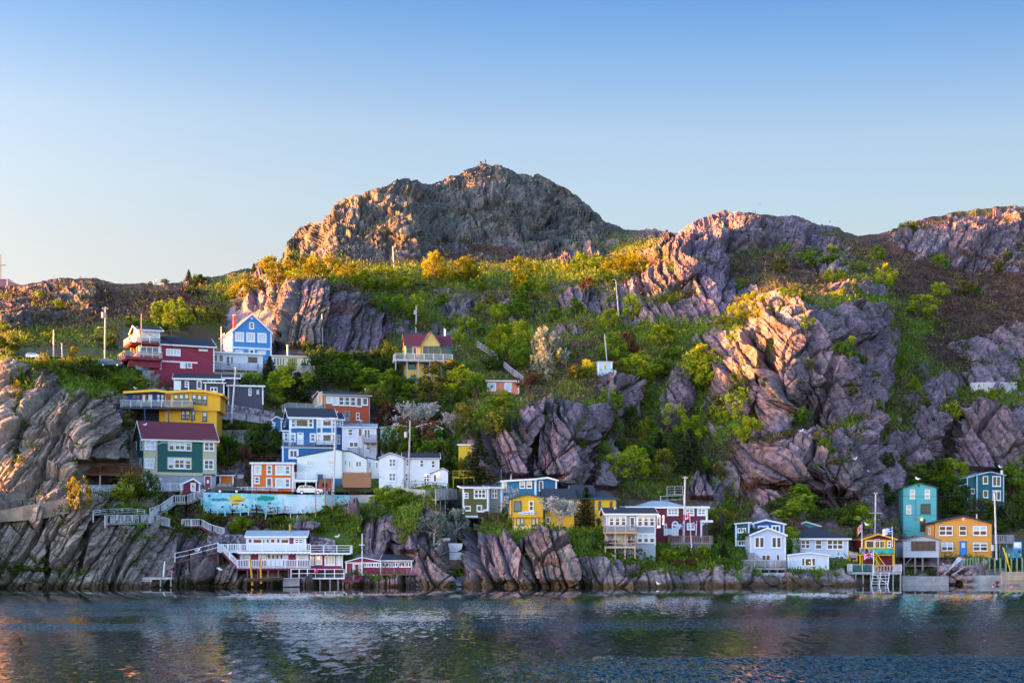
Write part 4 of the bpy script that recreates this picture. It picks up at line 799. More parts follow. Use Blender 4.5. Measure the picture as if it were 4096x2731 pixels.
b.wins([(1162, 1672, 1184, 1711, dict(pane='blue')), (1180, 1672, 1236, 1711, dict(rows=1, pane='warm', c=.16)), (1232, 1672, 1254, 1711)], c=.25); b.wins([(1289, 1675, 1327, 1706, dict(rows=1, pane='warm')), (1289, 1735, 1327, 1767, dict(rows=1, pane='warm')), (1269, 1675, 1283, 1706, dict(pane='tan')), (1269, 1735, 1283, 1767, dict(pane='tan')), (1330, 1676, 1341, 1706, dict(pane='blue')), (1330, 1736, 1341, 1767, dict(pane='blue'))], w0=-.6, c=.13)
b.wins([(1157, 1730, 1183, 1768, dict(blind=.2)), (1239, 1732, 1263, 1767), (1346, 1681, 1363, 1707, dict(w0=1.2)), (1346, 1738, 1361, 1775, dict(w0=1.2))], pane='blue', c=.22); b.win(1135, 1730, 1153, 1768, w0=.6, pane='blue', c=.24); b.door(1188, 1729, 1214, 1779, WHITE, glass_=(.85, .93)); b.win(1154, 1795, 1194, 1834, 2, 1, 'dark', w0=-1.6, c=.2)
b.win(1130, 1672, 1142, 1706, 2, 1, 'blue', side='l', px=1158)
b.deck(1131, 1340, 1783, 1.9, plain('grey_steel', (.25, .27, .33)), 1.05, 'bars', th=.12, wback=-.1)
# white house next to it
b = Bld('house', 'white two storey house with pale metal roof and small grey balconies beside the blue one', 'house', 1370, 1505, 1818, 6, dY=2.5)
b.vol(1370, 1505, 1818, (1710, 1.1, .99), 6, LAV, ROOF['grey'], 'gx', fas=.14, oh=.2, corner=.12)
b.wins([(1392, 1715, 1411, 1742), (1433, 1713, 1448, 1746, dict(rows=1, pane='warm')), (1455, 1715, 1482, 1752, dict(cols=2, rows=1)), (1396, 1766, 1433, 1789, dict(cols=2, rows=1)), (1465, 1772, 1481, 1799)], c=.13)
b.deck(1450, 1510, 1763, 1.4, wood((.36, .3, .34)), 1.05, 'bal', posts=3, drop=2.5); b.deck(1392, 1438, 1812, .8, wood((.36, .33, .38)), 1.0, 'bal'); b.chimney(1437, 1449, 1683, 1700, ROOF['slate'], 4, WHITE)
# red-orange house
b = Bld('house', 'rust red house with a row of white windows and a glass railed timber deck', 'house', 1298, 1478, 1690, 20, dY=1.5)
b.vol(1298, 1478, 1690, (1578, .9, .5), 8.5, REDOR, ROOF['black'], 'gx', oh=.35, fas=.2, trim=paint((.32, .42, .42), 0), corner=.08)
b.wins([(1304, 1583, 1328, 1613, dict(rows=1, pane='blind')), (1329, 1584, 1353, 1621, dict(rows=1, pane='blind')), (1354, 1585, 1376, 1622), (1378, 1586, 1399, 1622), (1401, 1587, 1423, 1624), (1425, 1588, 1447, 1626, dict(rows=1)), (1449, 1590, 1471, 1621, dict(rows=1)), (1304, 1643, 1350, 1662, dict(cols=2, rows=1, pane='blue')), (1424, 1650, 1438, 1680)], c=.14)
b.win(1243, 1585, 1289, 1618, 3, 1, 'tan', side='l', c=.12); b.door(1376, 1643, 1400, 1684, paint((.2, .22, .24), 0), plain('grey_trim', (.2, .23, .25)), (.4, .9))
b.deck(1150, 1296, 1634, -.1, wood((.36, .33, .4)), 1.05, 'glass', posts=4, drop=1.4, brace=True, wback=5.0); b.chimney(1459, 1463, 1556, 1578, plain('stovepipe', (.6, .55, .5), .4), 3, WHITE, 'stovepipe', True)
# pale green house among the trees
b = Bld('house', 'pale green house half hidden by trees behind the white houses', 'house', 1523, 1768, 1812, 3, dY=1.0)
b.vol(1523, 1650, 1812, [(1523, 1714), (1588, 1702), (1650, 1712)], 7, C(.55, .68, .52), ROOF['black'], fas=.12, corner=.1); b.vol(1640, 1768, 1812, [(1640, 1716), (1722, 1694), (1768, 1716)], 7, C(.55, .68, .52), ROOF['black'], w0=-1.0, fas=.12, corner=.1)
b.wins([(1536, 1786, 1552, 1810, dict(rows=1)), (1566, 1786, 1584, 1800, dict(rows=1)), (1600, 1720, 1616, 1744, dict(rows=1))], c=.1, mat=DARKM); b.wins([(1660, 1728, 1676, 1748), (1700, 1786, 1714, 1808)], w0=-1.0)
# long white house with blue base
FOUND = plain('blue_foundation', (.08, .17, .28), .8)
b = Bld('house', 'long white house with asymmetric black roof and blue foundation beside the brown deck', 'house', 1188, 1367, 1945, 3, dY=1.2)
b.vol(1188, 1367, 1912, [(1188, 1828), (1344, 1798), (1367, 1803)], 9, PALEW, ROOF['black'], fas=.1, th=.14, trim=plain('black_edge', (.03, .035, .05)), corner=0, oh=.12, found=0); b.vol(1270, 1366, 1945, [(1270, 1911), (1366, 1911)], 8, FOUND, None, w0=.06, trim=None, corner=0)
b.vol(1367, 1466, 1912, [(1367, 1804), (1402, 1807), (1466, 1836)], 8, PALEW, ROOF['black'], w0=.8, fas=.08, trim=plain('black_edge', (.03, .035, .05)), corner=0, oh=.12); b.vol(1466, 1516, 1912, [(1466, 1830), (1516, 1843)], 7, PALEW, ROOF['black'], w0=2.2, fas=.08, trim=None, corner=0, oh=.12)
b.panel(1268, 1896, 1292, 1912, FOUND, 'panel', .04); b.wins([(1228, 1840, 1250, 1863), (1314, 1840, 1336, 1859)], cols=2, rows=1, pane='tan', c=.12); b.wins([(1379, 1841, 1386, 1861), (1423, 1844, 1446, 1867, dict(cols=2))], rows=1, pane='blue', w0=.8, c=.1); b.door(1394, 1840, 1403, 1884, PALEW, w0=.8, glass_=(.4, .9)); b.wins([(1475, 1846, 1483, 1870), (1503, 1848, 1510, 1871)], rows=1, pane='blue', w0=2.2, c=.1)
BRN = paint((.34, .14, .055), 0.14, axis='X'); b.panel(1371, 1911, 1430, 1943, BRN, 'deck', 2.0, w0=-.1); m = MB(); b.deck(1372, 1484, 1912, 2.2, BRN, 1.0, 'solid', th=1.6, wback=-.1)
# white house to its right
b = Bld('house', 'plain white two storey house with black trimmed windows and a small lit porch', 'house', 1516, 1757, 1940, 5, dY=1.0)
b.vol(1516, 1614, 1940, [(1516, 1833), (1560, 1814), (1614, 1832)], 7, C(.76, .78, .84), ROOF['black'], fas=.1, oh=.2, corner=0, w0=-.5); b.vol(1614, 1757, 1945, (1834, 1.1, .5), 7.5, C(.76, .78, .84), ROOF['black'], 'gx', fas=.12, oh=.25, corner=.12)
b.wins([(1555, 1833, 1584, 1867), (1554, 1890, 1584, 1924)], cols=2, w0=-.5, c=.12, pane='blue'); b.wins([(1624, 1836, 1640, 1864), (1680, 1839, 1694, 1867), (1725, 1842, 1740, 1870), (1619, 1891, 1644, 1924, dict(cols=2)), (1694, 1896, 1718, 1927, dict(cols=2))], c=.14)
b.vol(1725, 1791, 1958, [(1725, 1893), (1772, 1874), (1791, 1886)], 2.4, C(.74, .76, .82), ROOF['black'], w0=-2.4, fas=.08, corner=.08, oh=.15); b.win(1734, 1897, 1746, 1926, 1, 1, w0=-2.4)
def bulb(b, px, py, w, r=.14, c=(1, .55, .1), s=6):
    a, z = b.uz(px, py, w); m = MB(); m.ball((a, w, z), r); return b.obj(m, 'lamp', glow(c, s))
bulb(b, 1751, 1898, -2.62, .2); bulb(b, 1701, 1901, -.1, .13)
# maroon-roofed yellow house on stilts
b = Bld('house', 'pale yellow house with maroon gabled roof and round balcony on tall white stilts', 'house', 1624, 1803, 1540, 10, dY=1.5)
PY = C(.75, .5, .14); GT = paint((.01, .16, .12), 0)
b.vol(1624, 1803, 1430, (1382, 2.6, .45), 7, PY, ROOF['maroon'], 'gx', oh=.35, fas=.14, trim=GT, corner=.3, found=0); b.vol(1624, 1758, 1540, [(1624, 1432), (1758, 1432)], 6, PY, None, trim=GT, fas=0, corner=.2, w0=.2)
b.vol(1683, 1760, 1430, [(1683, 1380), (1723, 1324), (1760, 1378)], 4, PY, ROOF['maroon'], w0=-.9, fas=.16, trim=GT, corner=.15, found=0, oh=.3)
b.wins([(1692, 1384, 1712, 1424), (1714, 1384, 1734, 1424), (1736, 1384, 1756, 1424)], rows=1, pane='warm', mat=GT, w0=-.9, c=.1); b.wins([(1630, 1386, 1648, 1418), (1766, 1389, 1797, 1424, dict(cols=2))], rows=1, pane='warm', mat=GT, c=.12); b.door(1651, 1388, 1666, 1428, RED, WHITE, (.2, .9))
b.wins([(1630, 1440, 1664, 1476), (1696, 1440, 1744, 1474), (1642, 1500, 1664, 1524), (1704, 1502, 1722, 1520)], cols=2, rows=1, pane='dark', mat=GT, w0=.2, c=.14)
d = b.deck(1580, 1812, 1434, 2.4, wood((.5, .48, .52)), 1.05, 'glass', posts=6, drop=6.5, rmat=WHITE, pmat=wood((.5, .5, .55)), th=.45, wback=3.0); b.deck(1616, 1700, 1540, 1.6, wood((.45, .45, .5)), .9, 'solid'); b.chimney(1777, 1784, 1318, 1342, WHITE, 3, plain('pot', (.7, .5, .2)), 'chimney', True)
# salmon cabin
b = Bld('cabin', 'salmon pink cabin with two white windows among the trees below the stair', 'cabin', 1928, 2076, 1574, 6, dY=1.5)
b.vol(1928, 2076, 1574, (1524, .4, .99), 5, C(.75, .24, .13), ROOF['black'], 'gx', fas=.2, oh=.25); b.wins([(1948, 1530, 1984, 1563), (2018, 1530, 2046, 1566)], cols=1, rows=1, pane='blind', c=.12)
b = Bld('shed', 'pale blue flat roofed box shed with a yellow shutter on a rock', 'shed', 2392, 2449, 1500, 4, dY=.8)
b.vol(2392, 2449, 1500, (1449, .1, .99), 2.5, C(.5, .68, .8), ROOF['grey'], 'gx', fas=.12, oh=.1); b.door(2415, 1457, 1 and 2425, 1477, plain('yellow_paint', (.8, .45, .01), .5, var=.05), WHITE, c=.03); b.deck(2449, 2466, 1497, .6, WHITE, .8, 'bal', wback=1.5)
b = Bld('shed', 'bright yellow shed with pale roof edge beside the dark spruce', 'shed', 1835, 1900, 1850, 3, dY=1.5)
b.vol(1835, 1900, 1850, (1780, .3, .99), 3, C(.7, .48, .01), ROOF['grey'], 'gx', fas=.22, oh=.2, corner=0); b.deck(1810, 1900, 1905, 3.5, wood((.6, .42, .02)), 1.0, 'bars', posts=3, drop=2.0)
b = Bld('building', 'low plum coloured building with a tall mast at the left skyline', 'building', -90, 30, 1146, 0, Y=425)
b.vol(-90, 30, 1150, [(-90, 1117), (30, 1118)], 8, C(.22, .1, .14), ROOF['slate'], fas=.1); b.vol(30, 80, 1150, [(30, 1122), (80, 1140)], 6, C(.22, .1, .14), ROOF['slate'], fas=.1, corner=0)
m = MB(); a, z = b.uz(3, 1117, 2); zt = b.uz(3, 1018, 2)[1]; zc = b.uz(3, 1061, 2)[1]; m.cyl((a, 2, z - .5), (a, 2, zt), .14, .1); m.beam((a - .8, 2, zc - .1), (a + 1.4, 2, zc + .05), .14); b.obj(m, 'mast', DARKM)
# ---------------------------------------------------------------- houses, east half and waterfront
OLIVE = C(.11, .1, .02); TEALB = C(.01, .16, .29); YEL2 = C(.82, .46, .015); GREYB = C(.33, .37, .43); WINE = C(.16, .008, .03); LAV2 = C(.6, .64, .78); TEAL = C(.11, .46, .46); MARIG = C(.8, .34, .055); DTEAL = C(.006, .11, .14); DGR = paint((.01, .08, .08), 0)
b = Bld('house', 'olive green two storey house with white trim and a stepped lower edge', 'house', 1851, 1953, 2066, 8, dY=1.2)
b.vol(1851, 1953, 2066, (1951, .5, .99), 6, OLIVE, ROOF['slate'], 'gx', fas=.26, oh=.25, corner=.24, found=.3); b.vol(1953, 2007, 2045, (1951, .5, .99), 5, C(.2, .22, .2), ROOF['slate'], 'gx', w0=1.2, fas=.26)
b.wins([(1857, 1969, 1874, 1992), (1895, 1955, 1945, 1993, dict(cols=3, c=.12)), (1855, 2022, 1883, 2043, dict(rows=1)), (1906, 2019, 1928, 2045, dict(rows=1))], c=.2); b.win(1966, 1955, 1989, 1991, 2, 2, w0=1.2, c=.1)
b.panel(1912, 2041, 1953, 2070, plain('brown_board', (.07, .03, .03), .9), 'skirting', .06); b.bar(1911, 1937, 2041, .3, WHITE, .09); b.bar(1934, 1953, 2036, .3, WHITE, .09); b.bar(1851, 1912, 2061, .3, WHITE, .09)
b = Bld('house', 'deep teal blue house with white edged flat roof above the yellow house', 'house', 2008, 2228, 2030, 4, dY=2.0)
b.vol(2008, 2143, 2032, [(2008, 1925), (2143, 1917)], 6, TEALB, ROOF['grey'], fas=.3, corner=.22); b.vol(2143, 2227, 2010, [(2143, 1917), (2189, 1911), (2227, 1921)], 6, C(.008, .11, .25), ROOF['grey'], w0=.6, fas=.3, corner=.22)
b.wins([(2014, 1927, 2027, 1966, dict(blind=.75)), (2078, 1924, 2100, 1952, dict(blind=.7)), (2106, 1923, 2128, 1952, dict(blind=.65))], rows=1, c=.14, bk='tan'); b.win(2155, 1922, 2173, 1963, 1, 1, w0=.6, c=.2); b.win(2015, 1984, 2035, 2011, 2, 2, c=.16, pane='blue')
b = Bld('house', 'large yellow house with green trim and a blue lettered white board on its gable', 'house', 2046, 2175, 2120, 3, dY=1.0)
b.vol(2046, 2175, 2068, [(2046, 1994), (2107, 1977), (2175, 1991)], 8, YEL2, ROOF['black'], trim=DGR, fas=.24, corner=.14, found=0, w0=-.4, oh=.25); b.vol(2052, 2175, 2120, [(2052, 2067), (2175, 2067)], 7, YEL2, None, trim=DGR, fas=0, corner=.1)
b.panel(2054, 2101, 2174, 2122, paint((.75, .55, .25), 0), 'foundation', .05)
b.vol(2177, 2299, 2105, (1995, 1.7, .5), 7, YEL2, ROOF['black'], 'gx', w0=.9, trim=DGR, fas=.16, corner=.12); b.vol(2299, 2376, 2105, (1992, 2.2, .5), 8, C(.68, .35, .012), ROOF['black'], 'gx', w0=2.0, trim=DGR, fas=.16, corner=.1); b.vol(2376, 2467, 2107, (1994, 1.6, 3), 7, YEL2, ROOF['black'], 'hip', w0=1.0, trim=DGR, fas=.2, corner=.12)
b.win(2054, 2002, 2085, 2045, 1, 1, 'blue', c=.1, mat=DGR, w0=-.4); b.win(2115, 2002, 2135, 2043, 1, 2, c=.2, w0=-.4); b.wins([(2065, 2069, 2096, 2101), (2126, 2068, 2156, 2100)], cols=2, rows=1, pane='tan', c=.08, mat=DGR)
b.wins([(2183, 2000, 2200, 2043), (2245, 2003, 2261, 2045)], rows=1, w0=.9, c=.14, mat=DGR); b.door(2276, 2004, 2290, 2058, WHITE, w0=.9, glass_=(.3, .9, 'blue')); b.win(2182, 2067, 2201, 2093, 1, 1, w0=.9, c=.18)
b.wins([(2393, 2003, 2404, 2038), (2438, 2004, 2449, 2043), (2389, 2071, 2400, 2106), (2424, 2071, 2432, 2105)], rows=1, w0=1.0, c=.14, mat=DGR)
sg = b.panel(2075, 2045, 2143, 2057, WHITE, 'sign_board', .07, w0=-.4); m = MB()
for i, (x0, x1, y0, y1) in enumerate(((2077, 2082, 2052, 2056), (2085, 2088, 2052, 2056), (2091, 2094, 2046.5, 2052), (2097, 2099, 2050, 2056), (2101, 2103, 2048, 2054), (2105, 2107, 2049, 2053), (2109, 2111, 2050, 2054), (2114, 2116, 2046.5, 2056), (2116, 2120, 2051, 2056), (2124, 2130, 2051, 2052.5), (2126.5, 2128, 2048, 2056), (2137, 2139, 2046.5, 2056), (2139, 2141, 2053, 2056), (2141, 2143, 2047, 2055))):
    a0, z1 = b.uz(x0, y0, -.4); a1, z0 = b.uz(x1, y1, -.4); m.box(a0, -.5, z0, a1, -.472, z1)
b.obj(m, 'lettering', plain('sign_blue', (.01, .2, .5), .4), sg)
# grey house with balcony
b = Bld('house', 'grey house with wide white windows and a timber balcony on the shore', 'house', 2426, 2622, 2180, 3, dY=1.0)
b.vol(2426, 2622, 2180, (2055, 1.0, .6), 6.5, GREYB, ROOF['black'], 'gx', fas=.28, oh=.4, corner=.14)
for x0, x1, y0, y1 in ((2433, 2508, 2061, 2106), (2544, 2620, 2060, 2108), (2547, 2620, 2131, 2171)): b.panel(x0, y0, x1, y1, paint((.76, .74, .72), 0), 'panel', .04)
for x in (2436, 2460, 2484, 2550, 2574, 2598): b.win(x, 2064, x + 20, 2104, 1, 2, 'warm', .25, .16, w0=-.04, bk='tan')
for x in (2550, 2574, 2598): b.win(x, 2134, x + 20, 2170, 1, 2, 'dark', .5, .14, w0=-.04)
b.door(2516, 2063, 2542, 2119, WHITE, GREYB, (.12, .88)); b.door(2504, 2134, 2530, 2180, WHITE, GREYB, (.12, .88)); b.win(2454, 2134, 2500, 2176, 2, 1, 'blind', c=.1); b.wins([(2627, 2060, 2640, 2108), (2649, 2061, 2655, 2095)], cols=2, rows=1, side='r', pane='blue')
CED = wood((.62, .36, .16)); b.deck(2418, 2547, 2126, 2.0, CED, 1.05, 'glass', posts=4, drop=2.4, rmat=wood((.55, .45, .4))); b.deck(2418, 2544, 2184, 2.2, wood((.65, .46, .3)), 1.05, 'bar1', posts=4, drop=2.0); b.chimney(2456, 2466, 2034, 2056, ROOF['black'], 2.5, WHITE)
# wine-red house
b = Bld('house', 'wine red house with pale grey hip roof and white arched and square windows', 'house', 2508, 2830, 2142, 2, dY=2.2)
b.vol(2508, 2830, 2142, (2029, .35, .99), 8, WINE, ROOF['grey'], 'gx', fas=.3, oh=.3, corner=.3); m = MB(); a0, z = b.uz(2560, 2024); a1, _ = b.uz(2745, 2024); zt = b.uz(2660, 2003, 4)[1]
m.add([(a0, .2, z), (a1, .2, z), (a1, 8, z + .3), (a0, 8, z + .3), ((a0 + a1) / 2 - 1.5, 4, zt), ((a0 + a1) / 2 + 1.2, 4, zt)], [(0, 1, 5, 4), (1, 2, 5), (2, 3, 4, 5), (3, 0, 4)]); b.obj(m, 'roof', ROOF['grey'])
b.wins([(2668, 2031, 2714, 2061, dict(cols=3)), (2739, 2033, 2777, 2061, dict(cols=2)), (2788, 2032, 2825, 2061, dict(cols=2)), (2747, 2091, 2780, 2118, dict(cols=2))], c=.22, pane='blue', mt=.09); b.wins([(2512, 2033, 2530, 2042), (2536, 2033, 2572, 2042)], cols=2, rows=1, pane='blue')
b.win(2687, 2096, 2714, 2140, 2, 3, 'blue', c=.2, arch=True); b.win(2655, 2098, 2668, 2140, 1, 2, 'blue', c=.2, arch=True)
b.panel(2800, 2080, 2846, 2089, WHITE, 'porch_roof', 1.6); m = MB(); a, z = b.uz(2805, 2089, -1.4); m.beam((a, -1.4, z - 2.5), (a, -1.4, z), .25); m.beam((a, -1.4, z - .6), (a + .6, -1.4, z), .12); b.obj(m, 'porch_post', WHITE); b.door(2812, 2096, 2832, 2142, DARKM, WINE)
b.deck(2681, 2852, 2168, 3.2, wood((.34, .26, .24)), 1.05, 'bal', ends=(1, 1)); m = MB(); a0, z = b.uz(2684, 2172, -3.1); a1, _ = b.uz(2851, 2172, -3.1)
for i in range(int((a1 - a0) / .3)): m.beam((a0 + i * .3, -3.08, z - 1.5), (a0 + i * .3 + .3, -3.08, z - 1.2 + 1.1), .05); m.beam((a0 + i * .3 + .3, -3.05, z - 1.5), (a0 + i * .3, -3.05, z - .1), .05)
b.obj(m, 'lattice', wood((.55, .48, .5))); m = MB(); a0, z = b.uz(2657, 2138, -1.5); a1, _ = b.uz(2712, 2138, -1.5); rail_run(m, (a0, -1.5, z), (a1, -1.5, z), 1.0, 'board', t=.08); b.obj(m, 'picket_fence', WHITE)
# the cluster by the water
b = Bld('house', 'royal blue gabled house with white trim behind the white gable cottage', 'house', 3012, 3142, 2205, 3, Y=267)
b.vol(3012, 3137, 2205, [(3012, 2094), (3062, 2080), (3137, 2096)], 7, C(.015, .1, .42), ROOF['slate'], fas=.3, corner=.26); b.vol(2998, 3012, 2190, [(2998, 2096), (3012, 2094)], 5, C(.015, .1, .42), None, w0=1.0, fas=.3, corner=.15); b.wins([(3031, 2101, 3074, 2130, dict(cols=2)), (3085, 2099, 3121, 2130, dict(cols=2))], rows=1, c=.2)
b = Bld('house', 'dark green and blue lean-to house with white trim hidden behind the olive tree', 'house', 2942, 2997, 2186, 4, dY=2.5); b.vol(2942, 2997, 2186, [(2942, 2096), (2997, 2091)], 5, C(.01, .1, .16), ROOF['slate'], fas=.2, corner=.22); b.wins([(2950, 2110, 2984, 2130), (2950, 2160, 2990, 2182)], cols=3, rows=1, c=.2)
b = Bld('house', 'white gable fronted house with glass railed deck on a concrete sea wall', 'house', 3001, 3143, 2268, 2, Y=257.5)
b.vol(3001, 3143, 2268, [(3001, 2140), (3070, 2112), (3143, 2140)], 8, LAV2, ROOF['black'], fas=.3, oh=.3, corner=.16, found=1)
b.wins([(3018, 2146, 3058, 2191), (3086, 2146, 3126, 2191)], cols=2, rows=1, c=.1, mt=.12); b.win(3047, 2218, 3081, 2240, 2, 1, 'warm', c=.1); b.door(3102, 2213, 3122, 2264, WHITE, LAV2, (.45, .9)); b.win(3066, 2116, 3074, 2124, 1, 1, 'blind', c=.3, sill=False)
b.deck(2975, 3146, 2270, 3.4, wood((.35, .32, .34)), 1.25, 'glass', posts=6, drop=1.1, rmat=wood((.42, .42, .46))); m = MB(); a0, z = b.uz(2990, 2290, -3.2); a1, _ = b.uz(3140, 2290, -3.2); m.box(a0, -3.3, z - 2.6, a1, -.2, z); b.obj(m, 'sea_wall', plain('pale_concrete', (.5, .49, .52), .9, 0, .25, .6))
m = MB(); a0, z0 = b.uz(2993, 2238, -1.5); a1, z1 = b.uz(3052, 2268, -1.5)
for i in range(9): t = i / 8; m.box(a0 + .8 + (a1 - a0 - .8) * t, -1.9, z0 + (z1 - z0) * t - .1, a0 + 1.1 + (a1 - a0 - .8) * t, -.9, z0 + (z1 - z0) * t)
m.box(a0 - .2, -1.9, z0 - .15, a0 + .9, -.2, z0 - .01); rail_run(m, (a0 - .1, -1.95, z0), (a0 + .8, -1.95, z0), 1.1, 'board'); rail_run(m, (a0 + .9, -1.95, z0), (a1, -1.95, z1), 1.1, 'bal', .25); b.obj(m, 'stair', wood((.3, .25, .28)))
for k in range(5):
    m = MB(); u, _ = b.uz(3020 + k * 25, 2260); m.box(u, -1.6, .03, u + .7, -1.0, .5 + .25 * (k % 2)); m.box(u, -1.1, .5, u + .7, -1.0, 1.0)
    b.obj(m, 'bench' if k % 2 else 'crate', plain('clutter%d' % k, ((.4, .1, .08), (.1, .25, .25), (.6, .6, .65), (.55, .3, .15), (.15, .2, .3))[k]))
b = Bld('house', 'blue grey shingled gable with white rakes behind the black hip roof', 'house', 3172, 3318, 2190, 3, Y=274); b.vol(3172, 3318, 2190, [(3172, 2108), (3223, 2088), (3318, 2117)], 7, C(.09, .25, .33), ROOF['grey'], fas=.22, corner=.1); b.win(3200, 2120, 3245, 2150, 2, 1, 'blind', c=.2)
b = Bld('house', 'lavender white house with black hip roof beside the red boathouse', 'house', 3171, 3393, 2266, 2, Y=263)
b.vol(3171, 3393, 2266, (2153, 2.1, 5), 9, LAV2, ROOF['black'], 'hip', oh=.45, fas=.26, corner=.14, found=1.5)
b.wins([(3203, 2159, 3240, 2193, dict(cols=2)), (3261, 2159, 3287, 2195), (3307, 2157, 3373, 2197, dict(cols=3))], c=.1, pane='warm', mt=.09); b.win(3339, 2224, 3375, 2242, 2, 1, c=.1)
b = Bld('cottage', 'small white flat gabled cottage at the water in front of the black hip roof', 'cottage', 3152, 3315, 2288, 2, Y=257)
b.vol(3152, 3315, 2288, [(3152, 2221), (3238, 2211), (3315, 2222)], 4.5, C(.66, .7, .8), ROOF['black'], fas=.22, oh=.2, corner=.14, found=1.2); b.wins([(3207, 2231, 3219, 2262), (3219, 2231, 3247, 2262), (3247, 2231, 3261, 2262)], rows=1, c=.12); b.bar(3185, 3300, 2280, .35, C(.16, .02, .05), .05); bulb(b, 3238, 2248, -.06, .09, (1, .7, .2), 4); bulb(b, 3249, 2254, -.06, .07, (1, .7, .2), 4)
# red and yellow fishing stage
YP = plain('yellow_paint', (.8, .45, .01), .5, var=.05); DR = C(.18, .006, .02)
b = Bld('fishing_shed', 'red fishing shed with yellow trim, turquoise tarpaulin balcony and a wharf', 'shed', 3448, 3579, 2285, 2, Y=262.5)
b.vol(3448, 3579, 2285, [(3448, 2158), (3511, 2137), (3579, 2156)], 6, DR, ROOF['brown'], trim=YP, fas=.26, corner=.16, oh=.35, found=0)
b.panel(3458, 2157, 3544, 2191, YP, 'panel', .04); b.win(3463, 2161, 3496, 2191, 1, 1, w0=-.04, c=.09); b.win(3499, 2162, 3538, 2191, 2, 1, w0=-.04, c=.09); m = MB()
for x in (3504.5, 3510, 3524, 3530): a, z = b.uz(x, 2188, -.04); m.beam((a, -.11, z), (a, -.11, z + 1.0), .05)
b.obj(m, 'muntin', YP); b.win(3550, 2162, 3563, 2189, 1, 2, w0=-.03, c=.22); b.panel(3546, 2159, 3566, 2192, YP, 'panel', .028)
def letters(b, txt, x, y, hpx, w, parent, mat, gap=1.25):
    """block letters from strokes on the front plane"""
    S = {'F': '0010 1020 0111', 'R': '0010 1012 1112 0001', 'A': '', }
    seg = {'F': [(0,0,0,2),(0,2,1,2),(0,1,.8,1)], 'R': [(0,0,0,2),(0,2,1,2),(1,2,1,1),(1,1,0,1),(.3,1,1,0)], 'A': [(0,0,.5,2),(.5,2,1,0),(.25,.8,.75,.8)], 'N': [(0,0,0,2),(0,2,1,0),(1,0,1,2)], 'C': [(1,2,0,2),(0,2,0,0),(0,0,1,0)], 'E': [(0,0,0,2),(0,2,1,2),(0,1,.8,1),(0,0,1,0)], 'S': [(1,2,0,2),(0,2,0,1),(0,1,1,1),(1,1,1,0),(1,0,0,0)]}
    a, z = b.uz(x, y, w); h = hpx / F * b.Y; m = MB()
    for i, ch in enumerate(txt):
        for (p, q, r_, s_) in seg[ch]: m.beam((a + i * h * gap * .62 + p * h * .45, w - .03, z + q * h / 2), (a + i * h * gap * .62 + r_ * h * .45, w - .03, z + s_ * h / 2), h * .16, .03, up=(0, 1, 0))
    b.obj(m, 'lettering', mat, parent)
sg = b.panel(3499, 2155, 3519, 2162, WHITE, 'sign_board', .12); letters(b, 'FRANCES', 3501, 2160.5, 3.8, -.13, sg, DARKM)
b.deck(3438, 3577, 2216, 1.8, YP, 1.15, 'none', posts=3, drop=3.2, pmat=YP, front=False, ends=(0, 0), th=.15); a0, z0 = b.uz(3438, 2215, -1.85); a1, z1 = b.uz(3576, 2191, -1.85); aw = b.uz(3462, 2200, -1.85)[0]; ax = b.uz(3474, 2200, -1.85)[0]
m = MB(); n = 18
for (p, q) in ((a0, aw), (ax, a1)):
    vs = []; fs = []
    for i in range(n + 1):
        t = i / n; x = p + (q - p) * t; vs += [(x, -1.88 - .05 * math.sin(t * 19), z0 + .1 + .07 * math.sin(t * 14)), (x, -1.86, z1)]
    for i in range(n): fs.append((2 * i, 2 * i + 2, 2 * i + 3, 2 * i + 1))
    m.add(vs, fs)
b.obj(m, 'tarpaulin', plain('turquoise_tarp', (.03, .38, .36), .6, var=.3)); m = MB(); m.beam((a0, -1.83, z1), (a1, -1.83, z1), .12); b.obj(m, 'railing', YP)
m = MB(); p = b.uz(3471, 2194, -1.95); q = b.uz(3520, 2262, -2.2)
for dx in (0, .9): m.beam((p[0] + dx, -1.95, p[1]), (q[0] + dx, -2.2, q[1]), .13)
for i in range(9): t = (i + .5) / 9; m.box(p[0] + (q[0] - p[0]) * t, -2.15, p[1] + (q[1] - p[1]) * t - .6, p[0] + (q[0] - p[0]) * t + .9, -1.6, p[1] + (q[1] - p[1]) * t - .55)
b.obj(m, 'stair', YP); m = MB(); c = b.uz(3450, 2200, -2.0)
for i in range(14): t0, t1 = 2 * math.pi * i / 14, 2 * math.pi * (i + 1) / 14; m.cyl((c[0] + .33 * math.cos(t0), -2.0, c[1] + .33 * math.sin(t0)), (c[0] + .33 * math.cos(t1), -2.0, c[1] + .33 * math.sin(t1)), .08, .08, 6)
b.obj(m, 'life_ring', plain('faded_ring', (.55, .15, .2), .6)); b.panel(3487, 2222, 3510, 2280, DARKM, 'opening', .02)
WH = wood((.42, .4, .44)); d = b.deck(3390, 3607, 2287, 4.0, WH, 1.0, 'none', posts=8, drop=2.6, front=False, ends=(0, 0), th=.35, wback=-.01)
m = MB(); z = b.uz(3390, 2285, -3.9)[1]; A = lambda x: b.uz(x, 2285, -3.9)[0]
rail_run(m, (A(3390), -3.9, z), (A(3407), -3.9, z), 1.25, 'board'); rail_run(m, (A(3574), -3.9, z), (A(3606), -3.9, z), 1.15, 'board'); rail_run(m, (A(3408), -3.9, z), (A(3490), -3.9, z), 1.15, 'none'); rail_run(m, (A(3500), -3.9, z), (A(3572), -3.9, z), 1.0, 'bal', .5); b.obj(m, 'railing', wood((.6, .55, .55)), d)
m = MB(); m.box(A(3410), -3.9, z + .1, A(3488), -3.87, z + 1.05); b.obj(m, 'netting', plain('green_net', (.02, .12, .1), .8, var=.4), d)
m = MB()
